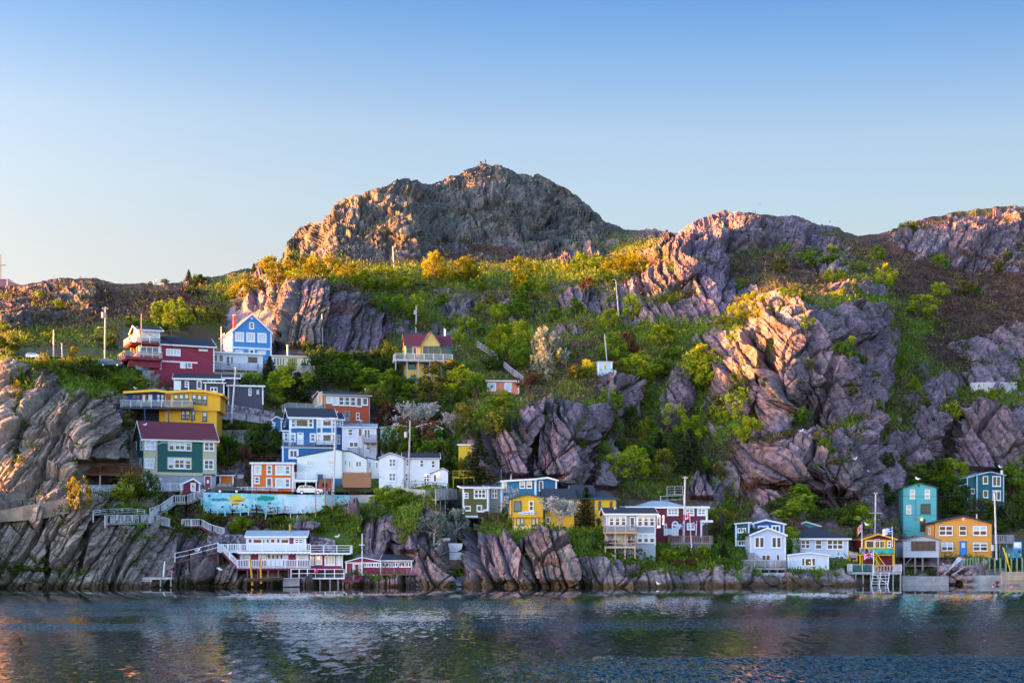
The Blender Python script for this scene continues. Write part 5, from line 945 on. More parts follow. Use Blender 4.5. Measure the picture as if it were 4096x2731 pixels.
for x in (3487, 3518, 3552): p = b.uz(x + 6, 2288, -4.3); q = b.uz(x - 2, 2343, -5.0); m.beam((q[0], -5.0, q[1] - .3), (p[0], -4.3, p[1]), .15)
for y in (2300, 2312, 2324, 2334): p = b.uz(3488 - (y - 2288) * .12, y, -4.7); q = b.uz(3557 - (y - 2288) * .12, y, -4.7); m.beam((p[0], -4.7, p[1]), (q[0], -4.7, q[1]), .1)
p = b.uz(3490, 2290, -4.7); q = b.uz(3550, 2334, -4.7); m.beam((p[0], -4.72, p[1]), (q[0], -4.72, q[1]), .09); b.obj(m, 'ladder', wood((.65, .63, .68)), d)
for x, y in ((3511, 2278), (3520, 2276), (3562, 2268)):
    a, z2 = b.uz(x, y, -3.4); m = MB(); m.ball((a, -3.4, z2), .28); b.obj(m, 'buoy', plain('orange_buoy', (.7, .1, .03), .5))
b = Bld('shed', 'small red shed with yellow posts and a white name board beside the white house', 'shed', 3395, 3430, 2262, 2, Y=263)
b.vol(3395, 3430, 2268, [(3395, 2207), (3430, 2215)], 3, DR, ROOF['grey'], trim=YP, fas=.08, corner=.26, oh=.12, found=.5); b.panel(3396, 2208, 3429, 2218, LAV2, 'panel', .03); sg = b.panel(3397, 2220, 3427, 2229, WHITE, 'sign_board', .05); letters(b, 'FRANCES', 3399, 2227, 5.2, -.06, sg, DARKM); b.win(3411, 2238, 3424, 2252, 1, 1, mat=YP, c=.2)
# derelict shed on stilts
WORN = paint((.5, .52, .58), .2, .8, .35)
b = Bld('stilt_shed', 'derelict white boarded shed with a dark window band on wooden stilts', 'shed', 3612, 3757, 2228, -3, Y=264.5)
b.vol(3612, 3757, 2228, [(3612, 2164), (3685, 2143), (3757, 2160)], 6, WORN, ROOF['black'], trim=wood((.3, .28, .3)), fas=.12, corner=.06, oh=.25, found=0)
for i, x in enumerate((3644, 3668, 3693, 3717)): b.win(x, 2163, x + 25, 2202, 1, 2, c=.1, mat=plain('grey_wood', (.06, .06, .07), .8), sill=False)
m = MB()
for x, w in ((3616, .2), (3660, .3), (3690, .3), (3752, .2), (3616, 5), (3752, 5)): a, z = b.uz(x, 2228, w); m.beam((a, w, z - 5), (a, w, z), .26)
a, z = b.uz(3620, 2262, .3); c, _ = b.uz(3752, 2262, .3); m.beam((a, .3, z), (c, .3, z), .3, .12); m.box(a, .4, z - .1, c, 3.5, z); m.beam((a, .3, z + .1), (a + 1.2, .3, z + 1.5), .12); b.obj(m, 'stilt', wood((.25, .22, .24)))
# teal tower house, orange house, dark teal house
b = Bld('house', 'tall narrow turquoise house with gable front and a lit lamp over its door', 'house', 3610, 3748, 2126, -6, dY=1.4)
b.vol(3610, 3748, 2126, [(3610, 1953), (3675, 1933), (3748, 1952)], 8, TEAL, ROOF['black'], trim=DGR, fas=.16, corner=.12, oh=.25)
b.wins([(3639, 1957, 3660, 1994), (3699, 1957, 3720, 1994), (3625, 2019, 3645, 2056)], pane='tan', c=.14, mt=.09); b.win(3682, 2014, 3722, 2053, 2, 2, 'dark', c=.1, mat=DGR); b.door(3680, 2074, 3702, 2126, wood((.08, .04, .03)), DGR, (.4, .9)); bulb(b, 3687, 2077, -.25, .2); b.win(3670, 1937, 3678, 1946, 1, 1, mat=DGR, c=.4, sill=False)
m = MB(); p = b.uz(3663, 1999, -.1); q = b.uz(3663, 2080, -.1); m.cyl((p[0], -.1, q[1]), (p[0], -.1, p[1]), .06); m.beam((p[0] - 1.4, -.3, p[1] - .9), (p[0], -.1, p[1]), .04); m.box(p[0] - .35, -.16, q[1], p[0] - .03, -.02, q[1] + .45); m.box(p[0] + .08, -.16, q[1], p[0] + .4, -.02, q[1] + .45); b.obj(m, 'meter_mast', plain('grey_steel', (.25, .27, .33)))
b = Bld('house', 'orange gable house with white windows and a bright blue door', 'house', 3737, 3969, 2224, -4, Y=272.3)
b.vol(3737, 3969, 2224, [(3737, 2091), (3853, 2065), (3969, 2096)], 8, MARIG, ROOF['black'], trim=plain('brown_edge', (.07, .03, .04)), fas=.18, corner=.08, oh=.45); BE = plain('brown_edge', (.07, .03, .04))
for x0, y0, x1, y1 in ((3755, 2102, 3811, 2141), (3836, 2102, 3866, 2141), (3891, 2102, 3948, 2141), (3765, 2168, 3812, 2202), (3891, 2168, 3950, 2203)): b.panel(x0 - 1.5, y0 - 1.5, x1 + 1.5, y1 + 1.5, BE, 'panel', .02)
b.wins([(3755, 2102, 3811, 2141, dict(cols=2)), (3836, 2102, 3866, 2141), (3891, 2102, 3948, 2141, dict(cols=2, blind=.5)), (3765, 2168, 3812, 2202, dict(cols=2, blind=.4)), (3891, 2168, 3950, 2203, dict(cols=2, blind=.2))], c=.09, w0=-.02, mt=.09, pane='warm')
b.door(3839, 2163, 3866, 2222, plain('blue_paint', (.01, .22, .65), .4), plain('blue_trim', (.01, .06, .2)), (.55, .88, 'blind')); m = MB(); a, z = b.uz(3853, 2074, 0); m.cyl((a, -.08, z), (a, -.01, z), .24, .24, 14); b.obj(m, 'vent', WHITE); b.win(3715, 2108, 3722, 2136, 1, 2, side='l', pane='blue'); b.chimney(3904, 3910, 2054, 2076, plain('stovepipe', (.6, .55, .5), .4), 4, None, 'stovepipe', True)
b.deck(3969, 4058, 2166, -.5, wood((.22, .2, .24)), 1.15, 'bal', posts=4, drop=2.6, wback=5, rmat=wood((.36, .33, .4)))
b = Bld('house', 'dark teal tall house with pale trim high on the right between bushes', 'house', 3869, 4015, 2040, 6, dY=1.4)
b.vol(3907, 4015, 2040, [(3907, 1902), (3959, 1889), (4015, 1902)], 7, DTEAL, ROOF['grey'], fas=.12, corner=.14, trim=paint((.55, .68, .75), 0)); b.vol(3869, 3907, 2000, [(3869, 1912), (3907, 1903)], 5, DTEAL, ROOF['grey'], fas=.12, corner=.12, w0=.8, trim=paint((.55, .68, .75), 0)); b.vol(3840, 3869, 2000, [(3840, 1944), (3869, 1936)], 4, DTEAL, ROOF['grey'], fas=.1, corner=.1, w0=1.2, trim=paint((.55, .68, .75), 0))
b.wins([(3931, 1903, 3952, 1935), (3969, 1903, 4003, 1945, dict(cols=2, c=.1)), (3932, 1960, 3952, 1990), (3970, 1960, 4003, 2001, dict(cols=2, c=.1))], rows=1, pane='warm', c=.14); b.win(3883, 1953, 3899, 1974, 1, 1, 'warm', w0=.8, c=.14); b.chimney(4003, 4010, 1880, 1898, WHITE, 3)
# big burgundy and white house on the wharf
BURG2 = C(.22, .008, .05)
b = Bld('house', 'burgundy and white house with two long white balconies on red wharf stilts', 'house', 951, 1239, 2270, 2, Y=249.5)
b.vol(951, 1239, 2270, [(951, 2208), (1239, 2208)], 7, BURG2, None, fas=0, trim=None, corner=0, found=.5); b.vol(986, 1224, 2200, (2146, .9, .5), 5, C(.7, .7, .74), ROOF['grey'], 'gx', w0=1.2, fas=.24, corner=.14, oh=.25, found=0)
m = MB(); u = b.uz(1224, 2200, 1.2)[0]; z0 = b.uz(1224, 2200, 1.2)[1]; m.box(u + .035, 1.4, z0, u + .05, 6, b.uz(1224, 2150, 1.2)[1]); b.obj(m, 'wall', BURG2); b.vol(1240, 1371, 2270, [(1240, 2206), (1371, 2212)], 6, BURG2, None, fas=0, corner=.14, w0=-.6, found=.5)
b.wins([(993, 2154, 1008, 2171), (1012, 2155, 1048, 2172), (1051, 2155, 1060, 2172), (1065, 2154, 1077, 2171), (1082, 2154, 1100, 2171), (1107, 2154, 1120, 2171), (1124, 2155, 1155, 2172), (1180, 2155, 1210, 2172, dict(cols=2, rows=2))], rows=1, w0=1.2, c=.12, pane='warm'); b.panel(1158, 2148, 1174, 2176, BURG2, 'panel', .03, w0=1.2)
for x in (960, 1034, 1122, 1184, 1222): b.panel(x, 2213, x + 12, 2240, WHITE, 'shutter', .05)
b.wins([(974, 2215, 1002, 2236), (1048, 2215, 1066, 2236), (1131, 2215, 1153, 2236), (1195, 2215, 1223, 2238)], pane='blind', c=.09)
for x in (1068, 1085, 1102, 1118):
    d = b.door(x, 2213, x + 15, 2262, WHITE, WHITE, c=.03); a, z = b.uz(x + 7.5, 2225, -.08); m = MB(); m.prism([(a + .17 * math.cos(t * .524), z + .42 * math.sin(t * .524)) for t in range(12)], lambda p, q, t: (p, t, q), -.095, -.07); b.obj(m, 'pane', GL['warm'] if x in (1085, 1102) else BURG2, d)
b.wins([(1244, 2224, 1257, 2260, dict(cols=1)), (1262, 2221, 1289, 2257), (1298, 2221, 1341, 2260, dict(cols=3)), (1345, 2221, 1367, 2260, dict(cols=4))], rows=1, w0=-.6, c=.13, pane='tan'); bulb(b, 1274, 2231, -.7, .13, (1, .7, .3), 5)
b.deck(950, 1242, 2204, 1.6, WHITE, 1.15, 'bal', th=.35, ends=(1, 0), bal=.26, wback=2.0); b.deck(1240, 1402, 2210, 2.0, WHITE, 1.15, 'bars', th=.25, ends=(0, 1), wback=3.0); b.deck(872, 950, 2203, 1.6, WHITE, 1.1, 'bal', ends=(1, 0), th=.2, bal=.26, wback=2.0)
RS = wood((.2, .02, .05)); d = b.deck(903, 1240, 2272, 2.4, RS, 0, posts=9, drop=2.1, pmat=wood((.3, .09, .14)), th=.25, wback=4.0); b.deck(947, 1238, 2268, 2.2, WHITE, 1.15, 'bal', th=.1, ends=(0, 1), bal=.26)
m = MB(); p = b.uz(889, 2186, -1.7); q = b.uz(950, 2268, -1.9); m.beam((p[0], -1.8, p[1] - .9), (q[0], -1.9, q[1] - .1), .3)
for i in range(11): t = i / 10; x = p[0] + (q[0] - p[0]) * t; z = p[1] - .8 + (q[1] - p[1] + .8) * t; m.box(x, -1.9, z, x + .3, -.8, z + .06)
b.obj(m, 'stair', RS); m = MB(); rail_run(m, (p[0], -1.95, p[1] - .7), (q[0], -1.95, q[1]), 1.05, 'bal', .28); b.obj(m, 'railing', WHITE)
m = MB(); z = b.uz(1170, 2310, -3.5)[1]; A = lambda x: b.uz(x, 2310, -3.5)[0]; m.box(A(1155), -3.6, z - .2, A(1378), -1.2, z); rail_run(m, (A(1164), -3.5, z), (A(1262), -3.5, z + .05), 1.35, 'bar1', post=1.1); rail_run(m, (A(1262), -3.5, z), (A(1376), -3.5, z), 1.35, 'bar1', post=1.6); b.obj(m, 'landing', WHITE)
m = MB()
for x in (1280, 1320, 1352, 1372): m.beam((A(x), -3.3, z - 2.2), (A(x), -3.3, z), .2)
b.obj(m, 'post', wood((.3, .28, .3))); b.chimney(1156, 1165, 2100, 2150, plain('brass_pipe', (.5, .3, .1), .5), 3, CONC, 'stovepipe', True)
a, z = b.uz(1264, 2283, -3.8); m = MB(); m.ball((a, -3.8, z), .36); b.obj(m, 'buoy', plain('pink_buoy', (.8, .06, .14), .4))
b = Bld('boathouse', 'low burgundy boathouse with black roof, white frames and a ramp into the water', 'boathouse', 1383, 1524, 2300, -4, Y=249.5)
b.vol(1383, 1524, 2300, [(1383, 2249), (1448, 2231), (1524, 2246)], 8, BURG2, ROOF['black'], fas=.14, corner=.16, oh=.15, found=.3); b.vol(1524, 1648, 2292, (2243, .9, .5), 6, BURG2, ROOF['black'], 'gx', w0=.7, fas=.14, corner=.12, oh=.2, found=.3)
b.bar(1384, 1523, 2248, .14, WHITE, .05); b.bar(1384, 1523, 2296, .14, WHITE, .05); b.win(1456, 2250, 1482, 2266, 3, 1, c=.1); b.win(1485, 2250, 1516, 2266, 3, 1, c=.1); b.door(1418, 2253, 1438, 2297, BURG2, WHITE, (.7, .92), c=.12); m = MB(); a, z = b.uz(1398, 2300, -.04)
for x in (1413, 1444): a, z = b.uz(x, 2297); m.box(a - .08, -.05, z, a + .08, -.004, z + 1.8)
b.obj(m, 'trim', WHITE)
for x0, x1, n in ((1527, 1556, 2), (1560, 1566, 1), (1571, 1592, 2), (1595, 1620, 2), (1623, 1645, 2)): b.win(x0, 2248, x1, 2266, n, 1, w0=.7, c=.12)
b.deck(1524, 1680, 2292, 1.4, wood((.2, .05, .08)), .9, 'bars', posts=5, drop=2.2, rmat=wood((.35, .12, .18))); m = MB(); p = b.uz(1385, 2301, -.2); q = b.uz(1440, 2322, -3)
m.add([(p[0], -.2, p[1]), (p[0] + 2.9, -.2, p[1]), (p[0] + 2.6, -3.4, q[1]), (p[0] - .2, -3.4, q[1])] + [(p[0], -.2, p[1] - .2), (p[0] + 2.9, -.2, p[1] - .2), (p[0] + 2.6, -3.4, q[1] - .2), (p[0] - .2, -3.4, q[1] - .2)], [(0,3,2,1),(4,5,6,7),(0,1,5,4),(1,2,6,5),(2,3,7,6),(3,0,4,7)]); b.obj(m, 'ramp', RS)
m = MB(); a, z = b.uz(1448, 2130, -.6); m.cyl((a, -.5, b.uz(1448, 2300)[1]), (a, -.5, b.uz(1448, 2133)[1]), .09, .06); zc = b.uz(1448, 2178)[1]; m.beam((a - .55, -.5, zc), (a + .45, -.5, zc), .09); b.obj(m, 'flagpole', WHITE)
for x, y in ((1500, 2300), (1530, 2298)):
    m = MB(); a, z = b.uz(x, y, .2); m.box(a - .5, -.3, z - 2, a + .7, .6, z); b.obj(m, 'crib', wood((.3, .29, .27)))
# ---------------------------------------------------------------- ground cover
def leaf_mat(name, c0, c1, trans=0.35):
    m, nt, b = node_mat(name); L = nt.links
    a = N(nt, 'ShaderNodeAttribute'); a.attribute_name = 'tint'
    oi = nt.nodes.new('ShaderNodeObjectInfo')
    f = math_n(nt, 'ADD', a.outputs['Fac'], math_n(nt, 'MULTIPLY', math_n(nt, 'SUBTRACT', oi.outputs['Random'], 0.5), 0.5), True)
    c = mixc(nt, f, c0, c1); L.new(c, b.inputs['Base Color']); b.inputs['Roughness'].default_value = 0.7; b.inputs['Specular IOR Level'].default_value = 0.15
    t = N(nt, 'ShaderNodeBsdfTranslucent'); L.new(c, t.inputs[0]); mx = N(nt, 'ShaderNodeMixShader'); mx.inputs[0].default_value = trans
    L.new(b.outputs[0], mx.inputs[1]); L.new(t.outputs[0], mx.inputs[2]); L.new(mx.outputs[0], nt.nodes['Material Output'].inputs[0])
    return m
rng = np.random.default_rng(11)
def leaf_quads(cen, size, upb=0.3, stretch=1.0, r=rng):
    """one randomly turned quad at every centre"""
    n = len(cen); u = r.normal(size=(n, 3)); u[:, 2] += upb * 2; u /= np.linalg.norm(u, axis=1, keepdims=True)
    w = r.normal(size=(n, 3)); w -= (w * u).sum(1, keepdims=True) * u; w /= np.linalg.norm(w, axis=1, keepdims=True)
    s = (np.asarray(size) * r.uniform(0.6, 1.3, n))[:, None]
    a = u * s * stretch; c = w * s * 0.6
    V = np.stack([cen - a - c * .4, cen + c, cen + a * 1.1, cen - c], 1).reshape(-1, 3)
    return V, np.arange(4 * n).reshape(n, 4)
def set_tint(me, t, per):
    at = me.attributes.new('tint', 'FLOAT', 'POINT'); at.data.foreach_set('value', np.repeat(t, per).astype(np.float32))
def tufts(name, mat, want, n, k, rad, hgt, size, upb, stretch):
    """many small tufts where want(grid) is high; want gives a probability for every terrain point"""
    G = TER['G']; p = want.copy(); PX, PY = TER['PX'], TER['PY']; p[:4] = 0; p[-14:] = 0
    p[:, (TER['us'] < -120) | (TER['us'] > 4220)] = 0
    for (x0, y0, x1, y1) in FLAT: p[(PX > x0 - 4) & (PX < x1 + 4) & (PY > y0) & (PY < y1 - 6)] = 0
    p = p.ravel(); p = np.clip(p, 0, None); idx = rng.choice(p.size, n, p=p / p.sum())
    P = G.reshape(-1, 3)[idx]; sc = rng.lognormal(0, 0.45, n) * np.clip(P[:, 1] / 300, .8, 1.7)
    o = rng.normal(size=(n, k, 3)) * 0.5; o[..., 0] *= rad; o[..., 1] *= rad; o[..., 2] = np.abs(rng.normal(size=(n, k))) * hgt * .6
    C = (P[:, None] + o * sc[:, None, None]).reshape(-1, 3)
    V, Fq = leaf_quads(C, np.repeat(size * sc ** .5, k), upb, stretch)
    me = np_mesh(name, V, Fq, mat); t = np.clip(np.repeat(rng.uniform(0, 1, n), k) * .7 + rng.uniform(0, .3, n * k), 0, 1); set_tint(me, t, 4)
    return tag(link(name, me), kind='stuff')
def ground_cover():
    soil = 1 - TER['rock']; g = TER['green']; sh = soil.shape; b = TER['G'].reshape(-1, 3)
    pat = fbm(b * 0.16, 201, 4).reshape(sh); pat2 = fbm(b * 0.35, 211, 3).reshape(sh)
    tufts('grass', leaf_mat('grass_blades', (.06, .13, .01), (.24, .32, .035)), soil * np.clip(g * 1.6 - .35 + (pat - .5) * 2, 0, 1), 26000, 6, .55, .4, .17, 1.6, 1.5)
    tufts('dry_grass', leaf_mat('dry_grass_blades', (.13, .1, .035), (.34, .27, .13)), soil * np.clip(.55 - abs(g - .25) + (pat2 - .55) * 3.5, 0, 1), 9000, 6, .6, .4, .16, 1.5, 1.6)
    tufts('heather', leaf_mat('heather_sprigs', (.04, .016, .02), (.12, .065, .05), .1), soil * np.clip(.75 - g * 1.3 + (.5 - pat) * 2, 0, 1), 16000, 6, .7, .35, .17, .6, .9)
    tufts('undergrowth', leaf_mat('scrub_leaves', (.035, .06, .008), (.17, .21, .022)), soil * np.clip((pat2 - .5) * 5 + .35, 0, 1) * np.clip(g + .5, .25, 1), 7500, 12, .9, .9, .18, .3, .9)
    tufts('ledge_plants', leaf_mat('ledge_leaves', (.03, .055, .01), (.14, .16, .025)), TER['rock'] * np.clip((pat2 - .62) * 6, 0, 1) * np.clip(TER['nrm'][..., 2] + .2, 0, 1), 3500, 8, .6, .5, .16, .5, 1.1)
ground_cover()

# ---------------------------------------------------------------- trees and shrubs: prototypes 1 m tall, copied and scaled
LEAF = {'L': leaf_mat('lime_leaves', (.18, .25, .01), (.5, .55, .028), .45), 'G': leaf_mat('green_leaves', (.085, .17, .012), (.27, .4, .026), .45), 'D': leaf_mat('dark_leaves', (.035, .07, .01), (.12, .19, .02), .3),
        'O': leaf_mat('olive_leaves', (.1, .1, .014), (.3, .28, .03), .35), 'S': leaf_mat('spruce_needles', (.012, .02, .008), (.05, .06, .018), .1), 'R': leaf_mat('rusty_twigs', (.07, .025, .015), (.2, .085, .04), .2),
        'B': leaf_mat('silver_twigs', (.14, .17, .13), (.36, .4, .33), .25), 'W': leaf_mat('pale_buds', (.28, .27, .24), (.5, .49, .45), .2), 'Y': leaf_mat('sun_tinted_leaves', (.17, .17, .008), (.4, .38, .02), .45)}  # Y is lime foliage with the low sun's yellow put into the colour
BARK = {'d': plain('bark', (.09, .07, .06), .9, 0, .4, 6), 'p': plain('pale_bark', (.34, .3, .28), .9, 0, .3, 6)}
def branch(mb, a, b, r0, r1, n=5): mb.cyl(a, b, r0, r1, n)
def proto(kind, seed):
    """crown mesh and trunk mesh about 1 m tall and 1 m wide"""
    r = np.random.default_rng(seed); rr = random.Random(seed); tr = MB(); cen = []; tint = []; size = .034
    if kind in ('round', 'oval', 'loose', 'tall'):
        ncl = {'round': 34, 'oval': 32, 'loose': 24, 'tall': 26}[kind]; per = {'round': 54, 'oval': 54, 'loose': 46, 'tall': 50}[kind]
        lean = r.normal() * .05
        tr.cyl((0, 0, -.08), (lean * .5, 0, .32), .028, .02)
        for i in range(ncl):
            t = r.uniform(.08 if kind != 'loose' else .2, 1); a = r.uniform(0, 2 * math.pi)
            prof = {'round': math.sin(math.pi * min(1, t * .82 + .14)) ** .6, 'oval': math.sin(math.pi * (t * .9 + .08)) ** .8, 'loose': .3 + .7 * math.sin(math.pi * t * .9), 'tall': .75 * (1.02 - t) ** .5}[kind]
            rad = .42 * prof * math.sqrt(r.uniform(.15, 1)) * r.uniform(.8, 1.15)
            c = np.array([lean * t + rad * math.cos(a), rad * math.sin(a), .1 + .82 * t])
            s = r.uniform(.07, .15) * (1.15 if kind == 'round' else 1)
            q = r.normal(size=(per, 3)); q /= np.linalg.norm(q, axis=1, keepdims=True); q *= (r.uniform(.25, 1, per) ** .5 * s)[:, None] * np.array([.85, .85, 1.25])
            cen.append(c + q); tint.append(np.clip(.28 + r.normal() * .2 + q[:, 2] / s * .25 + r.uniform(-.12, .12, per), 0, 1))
            if i % 2 == 0: branch(tr, (lean * .5 * min(1, t), 0, .2 + .25 * t), tuple(c), .012, .004)
    elif kind == 'spruce':
        tr.cyl((0, 0, -.05), (0, 0, .97), .025, .004); size = .03
        for k in range(16):
            t = k / 15; z = .08 + .88 * t; R_ = .36 * (1 - t) ** .85 + .02; nb = max(5, int(13 * (1 - t) + 4))
            for j in range(nb):
                a = 2 * math.pi * (j + r.uniform(-.3, .3)) / nb + k; L = R_ * r.uniform(.72, 1.12); m = 14
                d = np.linspace(.1, 1, m) * L; q = np.stack([np.cos(a) * d, np.sin(a) * d, z - d * .32 + .05 * (d / L) ** 3], 1) + r.normal(size=(m, 3)) * .014
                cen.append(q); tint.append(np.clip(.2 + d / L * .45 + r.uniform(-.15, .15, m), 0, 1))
    elif kind in ('bare', 'twiggy'):
        def grow(p, d, L, rad, lev):
            e = p + d * L; branch(tr, tuple(p), tuple(e), rad, rad * .62, 4)
            if lev == 0:
                m = 20 if kind == 'bare' else 22; q = e - d * L * r.uniform(0, 1, m)[:, None] + r.normal(size=(m, 3)) * .022; cen.append(q); tint.append(r.uniform(.2, 1, m)); return
            for _ in range(3 if lev > 1 else 4):
                nd = d + r.normal(size=3) * .48; nd[2] += .38; nd /= np.linalg.norm(nd); grow(e - d * L * r.uniform(0, .35), nd, L * r.uniform(.62, .86), rad * .6, lev - 1)
        nst = 1 if kind == 'bare' else 3
        for _ in range(nst):
            d0 = np.array([r.normal() * .15, r.normal() * .15, 1.0]); d0 /= np.linalg.norm(d0); grow(np.array([r.normal() * .02, 0, -.04]), d0, .31, .013 if nst == 1 else .009, 3 if nst == 3 else 3)
        size = .016 if kind == 'bare' else .02
    C_ = np.concatenate(cen); T_ = np.concatenate(tint); V, Fq = leaf_quads(C_, np.full(len(C_), size), .15, 1.0, r)
    z1 = np.percentile(V[:, 2], 99.5); w1 = max(np.percentile(V[:, 0], 98) - np.percentile(V[:, 0], 2), .1)
    V[:, 0] /= w1; V[:, 1] /= w1; V[:, 2] /= z1
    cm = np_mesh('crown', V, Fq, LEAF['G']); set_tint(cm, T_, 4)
    tm = tr.mesh('trunk', BARK['d'])
    for v in tm.vertices: v.co.x /= w1; v.co.y /= w1; v.co.z /= z1
    return cm, tm
PROTO = {k: [proto(k, 100 * i + s) for s in range(n)] for i, (k, n) in enumerate((('round', 5), ('oval', 4), ('loose', 4), ('tall', 3), ('spruce', 3), ('bare', 3), ('twiggy', 3)))}
SHAPE = {'L': ('round', 'oval', 'loose', 'round'), 'G': ('oval', 'loose', 'round', 'tall'), 'D': ('round', 'round', 'oval'), 'O': ('loose', 'oval', 'loose'), 'S': ('spruce',), 'R': ('loose', 'twiggy'), 'B': ('oval',), 'W': ('twiggy', 'bare'), 'Y': ('round', 'oval')}
NAME = {'L': ('bush', 'bush'), 'G': ('tree', 'tree'), 'D': ('tree', 'tree'), 'O': ('shrub', 'shrub'), 'S': ('spruce_tree', 'tree'), 'R': ('rusty_shrub', 'shrub'), 'B': ('silver_shrub', 'shrub'), 'W': ('bare_tree', 'tree'), 'Y': ('bush', 'bush')}
LOOK = {'L': 'lime green bush', 'G': 'mid green tree', 'D': 'dark green tree', 'O': 'olive yellow shrub', 'S': 'dark pointed spruce', 'R': 'rusty brown shrub', 'B': 'silver grey shrub', 'W': 'bare pale branched tree', 'Y': 'lime bush tinted sunlit gold'}
ORD = ['', 'second', 'third', 'fourth', 'fifth', 'sixth', 'seventh', 'eighth', 'ninth', 'tenth', 'eleventh', 'twelfth', 'thirteenth', 'fourteenth', 'fifteenth']
def plant(px, py, h, w, k, label, group, i, fwd=0):
    rr = random.Random(int(px * 7 + py)); sh = SHAPE[k][rr.randrange(len(SHAPE[k]))]
    if k in 'LGO' and h > w * 1.9: sh = 'tall' if k != 'O' else 'loose'
    cm, tm = PROTO[sh][rr.randrange(len(PROTO[sh]))]
    p = ground(px, py) if not fwd else pt(px, py, ground(px, py).y - fwd); H = h / F * p.y; Wd = w / F * p.y * 1.08
    p.z -= .12 * H * .3
    nm, cat = NAME[k]; root = empty(nm, p, rr.uniform(0, 6.28), label, cat, group)
    for nme, me, mat in (('crown', cm, LEAF[k]), ('trunk', tm, BARK['p' if k in 'WB' else 'd'])):
        o = link(nme, me, root); o.scale = (Wd, Wd, H); o.material_slots[0].link = 'OBJECT'; o.material_slots[0].material = mat
def grove(where, group, items):
    by = {}
    for it in items: by.setdefault(it[4], []).append(it)
    for k, L in by.items():
        L.sort(key=lambda t: t[0])
        for i, it in enumerate(L):
            if len(L) == 1: lab = f'{LOOK[k]} {where}'
            elif i == 0: lab = f'leftmost {LOOK[k]} {where}'
            elif i == len(L) - 1: lab = f'rightmost {LOOK[k]} {where}'
            else: lab = f'{LOOK[k]} {where}, {ORD[i]} from left'
            plant(*it[:4], k, lab, group, i, it[5] if len(it) > 5 else 0)
grove('at the foot of the sunlit orange cliff', 'bushes below the orange cliff', [(1085,1105,90,80,'Y'),(1140,1122,75,70,'Y'),(1200,1105,80,90,'O'),(1258,1112,75,80,'Y'),(1328,1100,80,85,'O'),(1390,1122,60,80,'Y'),(1440,1160,75,90,'L'),(1115,1160,110,70,'O'),(1300,1130,50,60,'L'),(1185,1135,50,60,'L')])
grove('on the grass shelf under the summit', 'bushes on the grass shelf', [(1552,1177,105,110,'L'),(1743,1140,135,85,'Y'),(1884,1138,110,115,'Y'),(2102,1160,140,95,'Y'),(1915,1160,55,55,'G'),(2065,1280,85,95,'G'),(2100,1248,110,100,'G'),(1422,1106,35,25,'O'),(1458,1104,30,18,'O'),(1517,1106,42,30,'Y'),(1620,1160,60,70,'L'),(1680,1170,50,60,'O'),(1480,1165,60,70,'O'),(2170,1180,70,50,'G')])
grove('on the slope above the maroon roof', 'bushes above the maroon roofed house', [(1552,1295,130,80,'G'),(1663,1294,125,90,'L'),(1600,1250,70,80,'L'),(1921,1258,60,42,'L'),(1832,1373,70,50,'L'),(1866,1314,67,60,'L'),(1988,1296,82,72,'L'),(1909,1345,60,60,'G'),(1789,1302,50,45,'G'),(1755,1377,60,24,'S'),(1700,1340,70,60,'O'),(1500,1260,60,60,'O'),(1960,1220,50,45,'O'),(1770,1240,50,50,'G')])
grove('right of the maroon roofed house', 'grove right of the maroon roofed house', [(2010,1432,135,105,'L'),(2072,1442,165,120,'L'),(2132,1462,150,110,'L'),(2040,1475,120,95,'G'),(2090,1480,110,90,'G'),(1975,1400,80,60,'G'),(2192,1517,215,130,'B'),(2240,1494,105,90,'G'),(2300,1522,65,65,'O'),(2352,1512,75,60,'L'),(2112,1602,115,75,'R'),(1985,1480,80,80,'D'),(2260,1440,60,50,'D'),(2150,1540,60,60,'O'),(2290,1440,50,50,'R')])
grove('between the cream house and the maroon roofed house', 'trees below the orange crag', [(1256,1492,125,95,'D'),(1312,1502,115,115,'D'),(1372,1512,110,100,'G'),(1432,1502,95,95,'D'),(1502,1502,115,95,'D'),(1550,1512,145,85,'D'),(1290,1562,100,95,'D'),(1400,1560,90,100,'D'),(1460,1570,100,100,'G'),(1150,1592,145,135,'L'),(1078,1522,95,58,'S'),(1190,1602,115,105,'S'),(1580,1470,80,60,'G')])
grove('in the thicket below the balcony on stilts', 'thicket below the house on stilts', [(1790,1582,135,140,'O'),(1850,1592,140,135,'L'),(1902,1602,115,95,'G'),(1722,1642,115,115,'O'),(1562,1622,140,125,'G'),(1502,1662,130,105,'O'),(1622,1602,95,85,'D'),(1682,1572,65,75,'D'),(1542,1722,120,95,'R'),(1600,1680,110,100,'D'),(1660,1690,100,100,'D'),(1822,1680,110,100,'D'),(1682,1762,165,135,'W'),(1802,1772,130,140,'W'),(1760,1700,80,90,'O'),(1556,1818,120,70,'D',3.5),(1640,1822,120,85,'G',3.5),(1705,1818,140,80,'R',3.5),(1604,1820,130,60,'O',3.5),(1752,1815,110,80,'G',3.5),(1676,1815,90,60,'D',3.2),(1600,1640,60,50,'L')])
grove('between the pale green house and the mauve crag', 'trees left of the mauve crag', [(1882,1742,130,115,'O'),(1942,1722,115,95,'G'),(1986,1762,135,105,'O'),(2010,1642,85,75,'L'),(1952,1662,80,65,'G'),(1642,1812,150,90,'R'),(1592,1812,130,60,'R'),(1722,1872,115,95,'G'),(1772,1902,150,85,'D'),(1832,1892,120,75,'G'),(1918,1935,185,125,'S'),(1868,1932,110,80,'O'),(2030,1720,80,80,'D'),(1940,1800,90,80,'D')])
